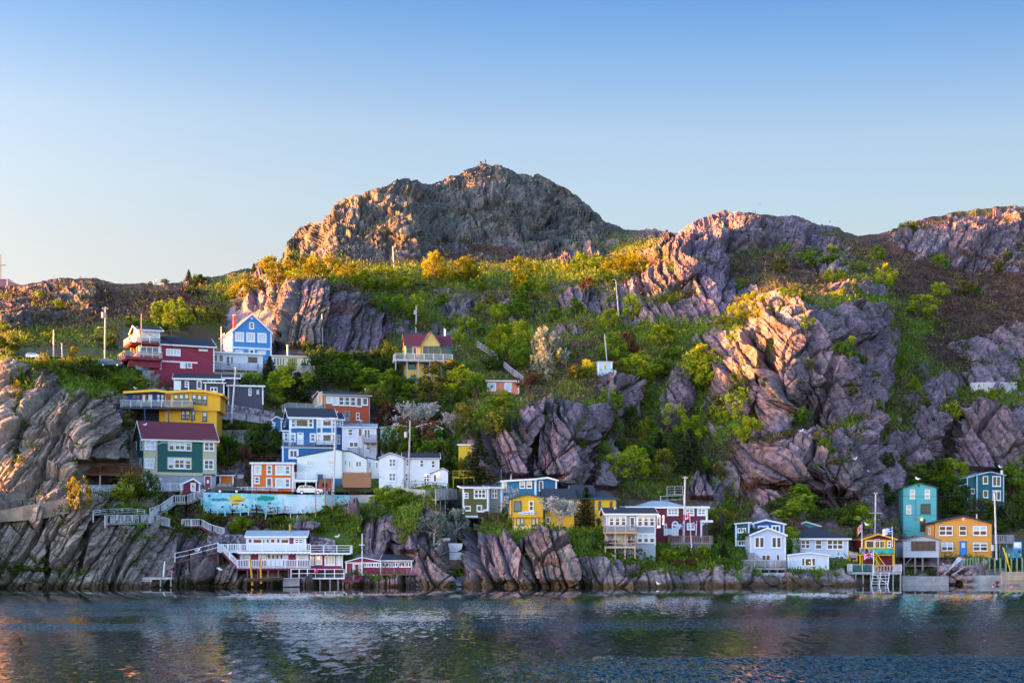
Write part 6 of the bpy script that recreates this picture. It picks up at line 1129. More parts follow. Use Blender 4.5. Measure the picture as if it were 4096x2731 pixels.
grove('in the valley right of the mauve crag', 'trees in the valley between the crags', [(2405,1702,130,85,'G'),(2532,1732,115,70,'D'),(2571,1783,115,65,'O'),(2440,1762,95,62,'G'),(2528,1953,180,180,'L'),(2470,1962,65,62,'G'),(2658,1942,155,85,'O'),(2704,1732,115,92,'L'),(2757,1770,115,112,'L'),(2762,1884,170,112,'S'),(2700,1832,115,85,'D'),(2600,1860,110,90,'D'),(2372,1742,85,42,'G'),(2416,1835,62,42,'G'),(2600,1780,100,80,'G'),(2540,1830,80,80,'O'),(2640,1820,90,70,'S'),(2796,1920,62,42,'S'),(2818,1920,62,36,'G'),(2880,1917,75,62,'O'),(2480,1820,70,60,'D'),(2330,1800,60,40,'G')])
grove('on the terrace between the two crag groups', 'bushes on the upper terrace', [(2532,1273,112,72,'L'),(2432,1327,97,77,'L'),(2304,1263,77,62,'G'),(2211,1293,55,65,'G'),(2351,1334,55,38,'O'),(2640,1387,92,88,'L'),(2498,1416,95,68,'R'),(2693,1233,57,38,'G'),(2450,1447,120,90,'G'),(2572,1542,135,140,'L'),(2802,1552,175,130,'L'),(2535,1447,75,45,'R'),(2340,1180,60,50,'R'),(2480,1090,70,110,'Y'),(2545,1100,85,90,'Y'),(2420,1140,60,60,'L'),(2330,1080,80,70,'G'),(2400,1080,60,75,'G'),(2262,1090,40,30,'Y'),(2690,1440,60,60,'G'),(2480,1510,70,70,'O'),(2640,1510,80,70,'G')])
grove('around the tall pink slab crag', 'bushes around the pink slab crag', [(2815,1558,185,92,'L'),(2884,1305,48,62,'L'),(2956,1313,108,88,'L'),(3063,1275,48,52,'L'),(3035,1280,50,40,'G'),(2910,1682,175,140,'L'),(2850,1682,125,85,'O'),(3025,1799,110,112,'L'),(3175,1726,85,85,'G'),(3224,1352,74,52,'G'),(3290,1792,62,72,'O'),(3335,1452,67,62,'G'),(2975,1240,60,50,'O'),(3156,1222,64,66,'G'),(3205,1212,64,52,'G'),(3058,1248,66,76,'L'),(3353,1208,47,42,'L'),(3308,1828,84,62,'G'),(3230,1500,60,40,'O'),(2960,1600,90,60,'D'),(3100,1560,40,30,'O'),(3380,1600,70,40,'O')])
grove('on the heath below the right hill', 'bushes on the right hill', [(3250,1087,92,92,'G'),(3318,1087,82,62,'G'),(3317,1132,60,40,'L'),(3362,1128,52,38,'L'),(3510,1042,62,57,'G'),(3536,1159,98,72,'L'),(3765,1082,67,62,'G'),(3765,1195,67,62,'L'),(3674,1277,98,112,'L'),(3847,1185,67,62,'O'),(3765,1332,67,45,'O'),(3551,1363,75,26,'O'),(4036,1032,57,42,'G'),(3990,1087,57,52,'O'),(3440,1090,40,40,'G'),(3120,1090,60,60,'O'),(2960,1160,55,40,'G'),(2700,1090,40,30,'O'),(3900,1180,40,40,'G'),(3640,930,45,60,'D'),(3590,940,20,30,'D')])
grove('on the steep gully side above the teal house', 'bushes above the teal house', [(3985,1409,42,48,'L'),(3663,1572,78,52,'L'),(3704,1527,84,44,'B'),(3515,1532,62,42,'G'),(3362,1465,92,42,'G'),(3710,1622,72,42,'O'),(3802,1683,82,78,'L'),(3507,1703,115,58,'G'),(3956,1652,50,26,'L'),(3517,1802,66,36,'G'),(3440,1460,40,36,'G'),(3460,1640,60,45,'D'),(3560,1650,60,50,'O'),(3600,1480,50,36,'G'),(3540,1880,70,50,'D'),(4060,1560,40,40,'G')])
grove('behind the teal and orange houses', 'trees behind the teal and orange houses', [(3815,1932,105,108,'L'),(3681,1947,92,135,'G'),(3608,1902,92,72,'O'),(3940,1892,62,100,'L'),(4056,1982,140,112,'G'),(3810,2032,125,115,'D'),(3890,2082,95,175,'O'),(4040,2112,135,125,'D'),(3800,2082,90,90,'D'),(3700,1900,70,80,'D'),(4080,1900,80,70,'L'),(3560,2010,90,60,'D'),(3980,2130,60,70,'D'),(4090,2050,90,60,'D')])
grove('on the ground behind the waterfront cottages', 'trees behind the waterfront cottages', [(3190,2092,155,155,'G'),(3010,2035,118,68,'R'),(3440,2127,105,125,'L'),(3385,2110,90,70,'D'),(2888,2150,125,115,'O'),(2955,2180,105,92,'G'),(3168,2217,115,62,'L'),(2840,2080,50,40,'L'),(2900,2060,60,50,'G'),(3100,2060,60,70,'D'),(3420,2180,70,50,'D')])
grove('along the bank below the wine red house', 'hedge below the wine red house', [(2560,2232,40,60,'D')] + [(2645 + 32 * i, 2236 + 5 * math.sin(i * 2), 48 + 8 * math.sin(i * 3), 56, 'OLGO'[i % 4]) for i in range(7)] + [(2890,2245,66,50,'S'),(2610,2250,36,50,'G'),(2700,2268,34,46,'R'),(2760,2270,34,46,'R'),(2900,2275,34,50,'G'),(2500,2228,36,50,'G'),(2400,2200,50,60,'D'),(2400,2160,60,50,'G')])
grove('around the big yellow house', 'trees around the yellow house', [(2343,2115,170,88,'S'),(2246,2134,155,125,'W'),(2030,2088,150,70,'W'),(2060,2020,46,48,'L'),(2046,2110,60,30,'G'),(1745,2152,125,115,'B'),(1795,2175,135,85,'B'),(1830,2080,80,60,'B'),(2330,2150,40,60,'G'),(1850,2150,50,60,'D')])
grove('on the hill left of the crimson house', 'bushes on the left hill', [(635,1332,132,72,'G'),(685,1345,142,85,'G'),(529,1307,37,57,'G'),(236,1242,46,47,'G'),(153,1207,36,42,'G'),(20,1332,36,42,'G'),(110,1362,36,52,'G'),(198,1367,43,52,'G'),(50,1417,72,47,'D'),(12,1422,62,42,'D'),(386,1367,56,42,'G'),(440,1402,62,52,'D')])
grove('on the rocky ridge behind the crimson house', 'trees on the ridge behind the crimson house', [(690,1287,102,92,'G'),(735,1320,90,80,'G'),(775,1282,62,38,'S'),(806,1282,56,42,'L'),(767,1177,46,48,'D'),(787,1142,46,58,'D'),(755,1132,46,26,'S'),(968,1197,78,88,'Y'),(912,1207,42,52,'G'),(950,1222,46,80,'B'),(1015,1099,44,24,'S'),(1050,1090,40,50,'O'),(860,1290,50,60,'O'),(1040,1160,50,50,'O'),(1000,1150,50,50,'O'),(600,1142,18,20,'D'),(660,1140,22,30,'D')])
grove('on top of the left headland', 'bushes on the left headland', [(156,1497,64,48,'Y'),(86,1549,46,36,'L'),(105,1602,64,52,'L'),(296,1428,44,48,'Y'),(350,1522,104,115,'D'),(262,1482,58,80,'O'),(510,1557,52,135,'L'),(147,1555,30,32,'L'),(60,1640,90,30,'O'),(95,1720,70,28,'G'),(440,1500,40,70,'O'),(470,1560,50,60,'L')])
grove('around the yellow and emerald houses', 'bushes around the yellow and emerald houses', [(522,1718,82,82,'O'),(602,1718,76,100,'D'),(682,1708,74,92,'G'),(908,1860,125,98,'G'),(1062,1832,135,125,'D'),(880,1700,30,60,'D'),(940,1730,40,80,'D'),(1010,1614,130,112,'G'),(990,1880,90,60,'R'),(1060,1870,60,70,'R'),(960,1610,40,120,'G'),(1100,1620,50,70,'L')])
grove('on the bank by the white fences', 'bushes on the west bank', [(308,2085,170,85,'O'),(512,2022,135,92,'O'),(485,2022,92,72,'L'),(560,2020,120,85,'D'),(150,2285,95,95,'D'),(955,2138,76,84,'L'),(850,2105,46,90,'O'),(60,2290,60,80,'D'),(250,2290,60,70,'D'),(700,2110,50,40,'O')])
grove('on the grassy bank below the road', 'bushes below the road', [(1330,2100,40,80,'G'),(1260,2130,36,80,'L'),(1560,2000,60,90,'L'),(1600,2020,70,80,'G'),(1500,2020,40,60,'L'),(1640,2010,50,60,'L'),(1420,2000,40,50,'R'),(1300,2060,40,60,'G'),(1110,2100,40,60,'G'),(1840,2310,40,70,'G'),(1790,2315,34,60,'D')])
# ---------------------------------------------------------------- poles, cables, walls, fences, stairs
POLEM = wood((.5, .43, .42)); PALEP = wood((.68, .62, .64)); HV = plain('black_cable', (.03, .03, .035), .6)
TOPS = {}
def pole(key, name, label, x0, y0, x1, y1, r=.15, mat=POLEM, dY=.3, arms=(), group='utility poles', Y=None):
    """pole from its top pixel to its foot pixel"""
    Y = Y or ground(x1, y1).y - dY; a = pt(x1, y1, Y); t = pt(x0, y0, Y); a0 = a - (t - a).normalized() * .8
    root = empty(name, a, 0, label, 'pole', group); m = MB(); m.cyl(a0 - a, t - a, r, r * .72, 8); m.build('shaft', mat, root)
    for kind, y, w in arms:
        p = pt(x0 + (x1 - x0) * (y - y0) / (y1 - y0), y, Y) - a; m = MB()
        if kind == 'arm':
            m.beam(p + Vector((-w / 2, -.12, 0)), p + Vector((w / 2, -.12, .04)), .14); 
            for k in (-.45, -.2, .2, .45): m.cyl(p + Vector((k * w, -.12, .05)), p + Vector((k * w, -.12, .25)), .05)
            m.build('crossarm', POLEM, root)
        elif kind == 'can': m.cyl(p + Vector((w, 0, -.5)), p + Vector((w, 0, .5)), .28, .28, 10); m.build('transformer', plain('grey_can', (.5, .48, .48), .5), root)
        elif kind == 'lamp':
            pts = [p, p + Vector((w * .5, -.2, .35)), p + Vector((w, -.3, .3))]; m.tube(pts, .06); m.ball(p + Vector((w * 1.15, -.3, .22)), .2, 1.6, .8, .55); m.build('street_lamp', plain('lamp_grey', (.6, .58, .58), .5), root)
        elif kind == 'cap': m.ball(p + Vector((0, 0, .1)), .22); m.build('top_insulator', plain('insulator', (.6, .45, .2), .4), root)
    TOPS[key] = t; return root
pole(1, 'utility_pole', 'tall wooden utility pole with transformer and street lamp left of the crimson house', 422, 1228, 419, 1464, .19, POLEM, arms=[('can', 1260, -.45), ('lamp', 1316, -.9), ('arm', 1236, 1.2)])
pole(2, 'utility_pole', 'short pale pole with cables on top of the left headland', 215, 1318, 214, 1426, .16, PALEP); pole(3, 'utility_pole', 'shortest pole on the left headland beside golden bushes', 247, 1372, 249, 1428, .17, PALEP)
pole(4, 'utility_pole', 'dark thin pole against the sky beside the big cliff', 1112, 1030, 1109, 1142, .13); pole(5, 'utility_pole', 'bare pale pole in front of the summit cliff', 1571, 985, 1577, 1092, .16, PALEP)
pole(6, 'utility_pole', 'white spotted pole rising behind the maroon roofed house', 1665, 1226, 1664, 1325, .17, PALEP, arms=[('cap', 1226, 0), ('can', 1250, -.25)]); pole(7, 'utility_pole', 'pale pole in front of the orange crag', 1288, 1255, 1290, 1372, .15, PALEP)
pole(8, 'utility_pole', 'pale pole beside the left wall of the sky blue house', 885, 1306, 885, 1420, .15, PALEP, arms=[('arm', 1356, .9)], dY=1.5)
pole(9, 'utility_pole', 'leaning grey double pole with crossarm in front of the graphite house', 943, 1470, 926, 1682, .19, PALEP, arms=[('arm', 1543, 2.2), ('cap', 1475, 0)], dY=1.6); pole(10, 'utility_pole', 'grey pole with two street lamp arms in front of the blue house', 1342, 1672, 1334, 1962, .18, PALEP, arms=[('lamp', 1690, -1.3), ('lamp', 1745, -1.3), ('arm', 1680, 1.0)], dY=3.2)
pole(11, 'utility_pole', 'brown pole with a round lamp near the pale green house', 1594, 1690, 1591, 1812, .17, POLEM, arms=[('lamp', 1700, -.6)], dY=2.8); pole(12, 'utility_pole', 'tall grey pole in front of the plain white house', 1641, 1680, 1633, 1948, .18, POLEM, dY=2.4, arms=[('can', 1738, -.7)])
pole(13, 'utility_pole', 'leaning pole above the teal blue flat roofed house', 2057, 1788, 2042, 1930, .16, PALEP, arms=[('arm', 1790, .7), ('arm', 1880, 1.0)], dY=1.0); pole(14, 'utility_pole', 'pole behind the yellow house against the mauve crag', 2283, 1835, 2273, 1978, .17, PALEP, arms=[('arm', 1850, .5)], dY=1.0)
pole(15, 'utility_pole', 'leaning white pole among the upper boulders', 2463, 1122, 2476, 1282, .16, PALEP, arms=[('lamp', 1124, -.4)]); pole(16, 'utility_pole', 'thin white mast above the pale blue shed', 2418, 1335, 2428, 1450, .13, PALEP)
pole(17, 'utility_pole', 'tall white pole with cables behind the Canadian flag', 2741, 1905, 2734, 2168, .19, PALEP, arms=[('arm', 1912, .8)], dY=4.6); pole(18, 'utility_pole', 'white pole behind the red fishing shed', 3503, 1972, 3499, 2170, .17, PALEP, arms=[('arm', 2052, 2.2), ('arm', 1974, .7)])
pole(19, 'utility_pole', 'tall grey pole beside the orange gable house', 3978, 1966, 3986, 2230, .19, PALEP, arms=[('lamp', 1972, .4), ('can', 2190, -.6)], dY=1.2, Y=269); pole(20, 'street_lamp_pole', 'curved street lamp pole in front of the emerald house', 628, 1763, 614, 1938, .17, POLEM, arms=[('lamp', 1770, -.7), ('lamp', 1778, 1.9)], dY=2.2)
pole(21, 'flag_mast', 'thin pale mast right of the brown deck at the white house', 2005, 1900 - 25, 2004, 1920, .06, PALEP)
for i, (x, y0, y1) in enumerate(((3438, 1382, 1450), (3547, 1390, 1456), (3648, 1380, 1440), (3776, 1357, 1412))): pole(30 + i, 'fence_post', ('dark fence post nearest the pink slab crag', 'dark fence post on the mid gully slope', 'dark fence post in the grass gully', 'dark fence post on the purple heath')[i], x, y0, x, y1, .12, wood((.06, .045, .04)), group='dark posts across the gully')
def cable(a, b, sag, label, r=.045):
    n = 10; P = [a.lerp(b, i / n) - Vector((0, 0, 4 * sag * (i / n) * (1 - i / n))) for i in range(n + 1)]
    m = MB(); m.tube([p - a for p in P], r, 4); o = m.build('cable', HV, None, loc=a); tag(o, label, 'cable', 'overhead cables')
T = TOPS; dz = lambda k, z: T[k] + Vector((0, 0, z))
cable(dz(2, -.1), dz(1, -.4), .8, 'long cable from the headland pole up to the tall transformer pole', .06); cable(dz(3, -.8), dz(1, -4.3), .2, 'upper of two sunlit low cables on the headland', .07); cable(dz(3, -1.2), dz(1, -4.7), .2, 'lower of two sunlit low cables on the headland', .07)
cable(dz(1, -.4), dz(9, -.4), 1.0, 'cable from the transformer pole across the crimson house front', .035); cable(dz(9, -.3), dz(10, -.4), 1.5, 'cable from the leaning grey pole to the lamp pole', .035); cable(dz(10, -.5), dz(12, -.5), .8, 'cable between the two grey poles above the white houses', .03)
cable(dz(13, -.2), dz(14, -.2), .6, 'cable in front of the mauve crag between two leaning poles', .03); cable(dz(14, -.5), dz(17, -.3), 1.0, 'cable from the mauve crag pole to the tall white pole', .035); cable(dz(14, -1.5), dz(17, -1.4), 1.0, 'lower cable from the mauve crag pole to the tall white pole', .035); cable(dz(17, -.3), dz(18, -.3), 1.5, 'long cable over the waterfront cottages', .035)
cable(dz(18, -.2), dz(19, .0), .6, 'top cable crossing the turquoise tower house', .03); cable(dz(18, -3.2), dz(19, -3.6), .6, 'lower cable crossing the turquoise tower house', .03)
def run(pts, dY=.4):
    dY = dY + .8
    """photo points on the ground, a little in front of it"""
    out = []
    for p in pts:
        Y = p[2] if len(p) > 2 else ground(p[0], p[1]).y - dY
        out.append(pt(p[0], p[1], Y))
    return out
def fence(name, label, cat, pts, hpx, style, mat, group=None, dY=.4, skirt=0, t=.1, bal=.3, post=1.8, sm=None):
    P = run(pts, dY); o = P[0]; h = hpx / F * o.y; root = empty(name, o, 0, label, cat, group); m = MB(); s = MB(); q = MB()
    for a, b in zip(P[:-1], P[1:]):
        rail_run(m, a - o, b - o, h, style, bal, post, t)
        n = max(1, int((b - a).length / 2.2))
        if skirt:
            for i in range(n + 1): c = a.lerp(b, i / n) - o; q.beam(c - Vector((0, 0, skirt)), c, .16)
            s.beam(a - o - Vector((0, 0, .1)), b - o - Vector((0, 0, .1)), 1.1, .14)
    m.build('railing', mat, root); s.build('walkway', sm or GREYW, root); q.build('post', sm or mat, root); return root
WF = wood((.74, .72, .76)); GF = wood((.42, .38, .4)); TQ = plain('turquoise_paint', (.22, .55, .6), .6)
fence('white_fence', 'long white picket fence in front of the emerald house base', 'fence', [(326, 1970), (352, 1970), (480, 1968), (560, 1966), (640, 1962), (722, 1960)], 30, 'bal', WF, dY=1.0, skirt=2.0, t=.13)
fence('white_fence', 'white fence terrace on the left bank with a corner step', 'fence', [(420, 2096), (436, 2094), (560, 2092), (620, 2092), (678, 2106)], 34, 'bal', WF, dY=.8, skirt=1.6, t=.13); fence('white_railing', 'open grey and white plank railing above the left bank terrace', 'railing', [(373, 2056), (425, 2050), (520, 2046), (578, 2052)], 14, 'bar1', WF, dY=.8, skirt=1.2)
fence('stair', 'white zigzag stair climbing beside the small burgundy shed', 'stair', [(600, 2066), (640, 2050), (695, 2012), (745, 2012), (812, 1988)], 32, 'bal', WF, dY=1.2, skirt=1.6, t=.13); fence('stair', 'white railed stair running down to the boathouse terrace', 'stair', [(728, 2104), (803, 2104), (850, 2128), (896, 2140)], 28, 'bal', WF, dY=1.0, skirt=1.8, t=.13, sm=wood((.2, .03, .06)))
fence('gangway', 'white railed gangway sloping along the shore rocks to the balcony house', 'gangway', [(700, 2248, 247.2), (757, 2236, 247), (812, 2222, 246.8), (872, 2206, 247)], 36, 'bar1', WF, skirt=2.0, t=.12, sm=wood((.2, .05, .08)))
fence('railing', 'turquoise painted wooden railing below the mural wall', 'railing', [(806, 2020), (842, 2064), (930, 2064), (1026, 2060), (1064, 2066)], 30, 'bar1', TQ, dY=.8, t=.14, post=1.25); fence('railing', 'grey blue plank railing and landing beside the big rock', 'railing', [(1062, 2052), (1110, 2050), (1140, 2044), (1162, 2050)], 24, 'bar1', wood((.5, .53, .6)), dY=1.0, skirt=1.0)
fence('black_railing', 'thin black pipe railing along the lower road', 'railing', [(970, 1971), (1080, 1974), (1180, 1976), (1300, 1977), (1420, 1977), (1500, 1977)], 21, 'bar1', DARKM, dY=1.6, t=.08, post=2.1); fence('black_railing', 'thin black pipe railing in front of the plain white house', 'railing', [(1540, 1935), (1620, 1944), (1700, 1948), (1790, 1956)], 22, 'bar1', DARKM, dY=1.6, t=.08, post=2.0); fence('black_railing', 'thin black railing along the cliff road on the left', 'railing', [(0, 2040), (90, 2022), (180, 2003), (275, 1990)], 22, 'bars', DARKM, dY=.2, t=.07)
fence('board_fence', 'grey board fence stepping down behind the yellow house', 'fence', [(807, 1700), (868, 1672), (925, 1676)], 26, 'bal', GF, dY=1.5, skirt=1.5, bal=.24); fence('board_fence', 'grey board fence below the stone gabion wall', 'fence', [(925, 1674), (985, 1684), (1040, 1692), (1107, 1702)], 27, 'board', GF, dY=1.5); fence('board_fence', 'upper of the two low grey fences left of the blue house', 'fence', [(862, 1746), (930, 1746), (1007, 1746)], 25, 'bal', GF, dY=1.0, skirt=.8, bal=.24); fence('board_fence', 'lowest grey board fence above the orange house', 'fence', [(915, 1776), (1020, 1776)], 28, 'board', GF, dY=1.0)
fence('guardrail', 'blue grey steel guard rail beside the upper road', 'guardrail', [(545, 1476), (572, 1483), (640, 1482), (700, 1481), (750, 1480)], 12, 'solid', plain('steel_blue', (.2, .27, .36), .4, .6), dY=2.2); fence('hill_stair', 'long grey wooden stair down to the salmon cabin', 'stair', [(1908, 1388), (1960, 1420), (2010, 1465), (2050, 1500), (2092, 1530)], 24, 'bal', wood((.4, .36, .4)), dY=2.2, t=.1, bal=.5)
fence('railing', 'white plank railing above the wine red house roof', 'railing', [(2642, 2016), (2680, 2014), (2735, 2012)], 32, 'bar1', wood((.6, .62, .66)), dY=2.5); fence('lattice_deck', 'small lattice deck on the slope above the wine red house', 'deck', [(2668, 1976), (2730, 1974)], 30, 'bars', wood((.4, .38, .38)), dY=1.0, skirt=1.0); fence('board_fence', 'weathered board platform fence left of the olive house', 'fence', [(1742, 1996), (1800, 1992), (1850, 1998)], 40, 'board', wood((.5, .46, .46)), dY=1.5, skirt=3.0)
# retaining walls
def wall(name, label, pts, bot, mat, th=1.2, dY=.9, cat='wall'):
    """wall with its top edge at the given photo points and its foot at row bot"""
    Ys = [p[2] if len(p) > 2 else ground(p[0], b).y - dY for p, b in zip(pts, bot)]; A = [pt(p[0], p[1], y) for p, y in zip(pts, Ys)]; B = [pt(p[0], b, y) for p, b, y in zip(pts, bot, Ys)]; o = B[0].copy(); m = MB(); n = len(A); off = Vector((0, th, 0))
    vs = []; fs = []
    for a, b in zip(A, B): vs += [b - o - Vector((0, 0, .8)), a - o, a - o + off, b - o + off]
    for i in range(n - 1):
        k = 4 * i; fs += [(k, k+4, k+5, k+1), (k+1, k+5, k+6, k+2), (k+2, k+6, k+7, k+3)]
    fs += [(0, 1, 2, 3), (4*n-4, 4*n-1, 4*n-2, 4*n-3)]; m.add(vs, fs); ob = m.build(name, mat, None, loc=o); return tag(ob, label, cat)
def mural():
    m, nt, b = node_mat('painted_wall'); co = objco(nt); sp = N(nt, 'ShaderNodeSeparateXYZ'); nt.links.new(co, sp.inputs[0])
    n1 = noise(nt, .5, 4, co, .6, .5); c = mixc(nt, ramp(nt, n1, [(.45, (0, 0, 0)), (.55, (1, 1, 1))]), (.2, .52, .6), (.42, .66, .7)); L = nt.links
    def patch(cx, cz, rx, rz, col, c_, sc=1.2):
        dx = math_n(nt, 'DIVIDE', math_n(nt, 'SUBTRACT', sp.outputs[0], cx), rx); dz_ = math_n(nt, 'DIVIDE', math_n(nt, 'SUBTRACT', sp.outputs[2], cz), rz)
        d = math_n(nt, 'ADD', math_n(nt, 'MULTIPLY', dx, dx), math_n(nt, 'MULTIPLY', dz_, dz_)); d = math_n(nt, 'ADD', d, math_n(nt, 'MULTIPLY', math_n(nt, 'SUBTRACT', noise(nt, sc, 5, co, .7, .6), .5), 2.6))
        return mixc(nt, ramp(nt, d, [(.5, (1, 1, 1)), (.6, (0, 0, 0))]), c_, col)
    c = patch(3.2, 1.1, 2.6, .35, (.02, .3, .34), c, 1.6); c = patch(10.5, 1.3, 2.2, .55, (.01, .25, .2), c, 1.4); c = patch(5.7, 1.15, 1.7, 1.0, (.75, .55, .02), c, 1.3); c = patch(5.9, .9, 1.4, .14, (.02, .05, .15), c, 2.0); c = patch(5.4, .35, 1.0, .18, (.5, .12, .02), c, 2.0); c = patch(1.0, 1.75, .3, .25, (.02, .06, .2), c, 2.0)
    up = math_n(nt, 'GREATER_THAN', sp.outputs[0], 13.5); lo = math_n(nt, 'LESS_THAN', sp.outputs[2], 1.55); c = mixc(nt, math_n(nt, 'MULTIPLY', math_n(nt, 'MULTIPLY', up, lo), .55), c, (.72, .72, .74))
    L.new(c, b.inputs['Base Color']); b.inputs['Roughness'].default_value = .85; return m
wall('mural_wall', 'turquoise retaining wall painted with a yellow and green mural', [(814, 1968), (900, 1970), (1020, 1974), (1150, 1977), (1300, 1978), (1400, 1979)], [2024, 2026, 2030, 2034, 2030, 2000], mural(), dY=1.6)
wall('concrete_wall', 'short bare concrete wall right of the turquoise wall', [(1401, 1979), (1500, 1978)], [2000, 2000], CONC, dY=1.6); wall('concrete_wall', 'grey concrete wall under the plain white house railing', [(1560, 1948), (1700, 1958), (1800, 1968)], [1975, 1985, 1990], CONC, dY=1.4)
ST, nt_, b_ = node_mat('gabion_stone'); co_ = objco(nt_); v_ = N(nt_, 'ShaderNodeTexVoronoi', Scale=2.6); nt_.links.new(co_, v_.inputs['Vector']); sp_ = N(nt_, 'ShaderNodeSeparateColor'); nt_.links.new(v_.outputs['Color'], sp_.inputs[0]); nt_.links.new(ramp(nt_, sp_.outputs[0], [(0, (.05, .045, .06)), (.5, (.17, .14, .17)), (1, (.36, .31, .33))]), b_.inputs['Base Color']); b_.inputs['Roughness'].default_value = .9
bp_ = N(nt_, 'ShaderNodeBump', Strength=1.0, Distance=.25); inv = math_n(nt_, 'SUBTRACT', 1.0, v_.outputs['Distance']); nt_.links.new(inv, bp_.inputs['Height']); nt_.links.new(bp_.outputs[0], b_.inputs['Normal'])
wall('gabion_wall', 'dark stone gabion wall below the graphite house', [(882, 1614), (930, 1618), (1000, 1630), (1097, 1646)], [1674, 1678, 1686, 1694], ST, dY=1.0); w_ = wall('stone_wall', 'rubble stone wall with three dark arches behind the balcony house', [(828, 2142), (900, 2136), (985, 2138)], [2192, 2194, 2196], ST, dY=1.5)
for x in (863, 897, 955):
    Y = ground(x, 2190).y - 1.62; a = pt(x, 2176, Y); m = MB(); m.prism([(-.45, -.8), (.45, -.8)] + [(.45 * math.cos(t * math.pi / 8), .45 * math.sin(t * math.pi / 8)) for t in range(9)], lambda p, q, t: (p, t, q), -.05, .3); o = m.build('arch', plain('dark_opening', (.01, .01, .012), .9), w_); o.location = a - w_.location
wall('stone_wall', 'grey rubble wall right of the balcony house cabin', [(1240, 2142), (1300, 2150), (1340, 2160)], [2196, 2198, 2198], ST, dY=1.0); wall('road_wall', 'pale concrete road wall climbing along the left cliff', [(-60, 2052), (0, 2042), (90, 2024), (180, 2006), (275, 1992)], [2080, 2066, 2060, 2050, 2030], plain('rust_concrete', (.3, .22, .16), .9, 0, .35, .5), dY=1.0)
wall('concrete_wall', 'white streaked concrete wall under the pink boulders on the right', [(3886, 1530), (3960, 1528), (4068, 1528)], [1558, 1562, 1556], plain('white_concrete', (.6, .56, .56), .9, 0, .25, .7), dY=1.0); wall('timber_wall', 'grey timber sea wall below the derelict shed', [(3610, 2302, 261.5), (3700, 2304, 261.5), (3795, 2304, 261.5)], [2332, 2332, 2332], wood((.33, .31, .33)), dY=.5); wall('concrete_wall', 'pale concrete block beside the road below the crimson house', [(570, 1482), (640, 1482), (750, 1484)], [1502, 1506, 1504], CONC, dY=1.6)
wall('quay_wall', 'dark quay face behind green timber fenders', [(3850, 2238, 266.5), (4000, 2238, 266.5), (4160, 2238, 266.5)], [2300, 2300, 2300], plain('dark_quay', (.015, .02, .025), .9), dY=.5); wall('quay_ledge', 'low concrete ledge under the green fender quay', [(3855, 2301, 263), (4000, 2300, 263), (4160, 2298, 263)], [2324, 2324, 2324], CONC, dY=.5)
for i in range(15):
    x = 3858 + i * (11 if i < 5 else 22) + (0 if i < 5 else -55); a = pt(x, 2300, 266); m = MB(); m.beam((0, 0, -.5), (0, 0, pt(x, 2231, 266).z - a.z), .24, .3); o = m.build('fender_pile', wood((.2, .33, .14)), None, loc=a); tag(o, 'green timber fender pile standing along the dark quay wall', 'pile', 'green fender piles on the quay')
def stairs(label, p, q, wdt, mat, rail=True, steps=12):
    o = q.copy(); root = empty('stair', o, 0, label, 'stair'); a = p - o; m = MB()
    for s_ in (0, wdt): m.beam(a + Vector((s_, 0, 0)), Vector((s_, 0, 0)), .14, .22)
    for i in range(steps): t = (i + .5) / steps; c = a * (1 - t); m.box(c.x, c.y - .15, c.z - .03, c.x + wdt, c.y + .3, c.z + .04)
    m.build('flight', mat, root); r = MB()
    if rail:
        for s_ in (0, wdt): rail_run(r, a + Vector((s_, 0, 0)), Vector((s_, 0, 0)), 1.0, 'bar1', post=1.6)
        r.build('railing', mat, root)
G = lambda x, y, d: pt(x, y, ground(x, y).y - d)
stairs('blue grey stair descending left from the road railing past brown posts', G(1298, 1976, 1.7), G(1222, 2052, 1.2), .9, wood((.5, .55, .62))); stairs('steep pale ladder stair on the grass above the balcony house', G(1190, 2061, 1.0), G(1180, 2130, .6), 1.2, wood((.55, .56, .64)), False, 13)
for x, y0, y1 in ((1262, 1955, 2048), (1300, 1900, 2034), (1327, 1906, 2030)): pole(50 + x, 'brown_post', {1262: 'shortest brown post beside the blue grey stair', 1300: 'tallest brown post at the stair top', 1327: 'right hand brown post at the stair top'}[x], x, y0, x + 1, y1, .11, wood((.5, .26, .1)), dY=1.8, group='brown posts at the stair')
# small shed on the terrace
b = Bld('shed', 'tiny burgundy shed with white gable trim at the head of the zigzag stair', 'shed', 724, 800, 1972, 6, dY=3.0)
b.vol(724, 800, 1972, [(724, 1938), (774, 1915), (800, 1934)], 3, C(.22, .008, .06), ROOF['grey'], fas=.3, corner=.22, oh=.25); b.door(762, 1930, 783, 1966, WHITE, WHITE, (.1, .9, 'blind')); b.win(722, 1938, 733, 1957, 1, 1)
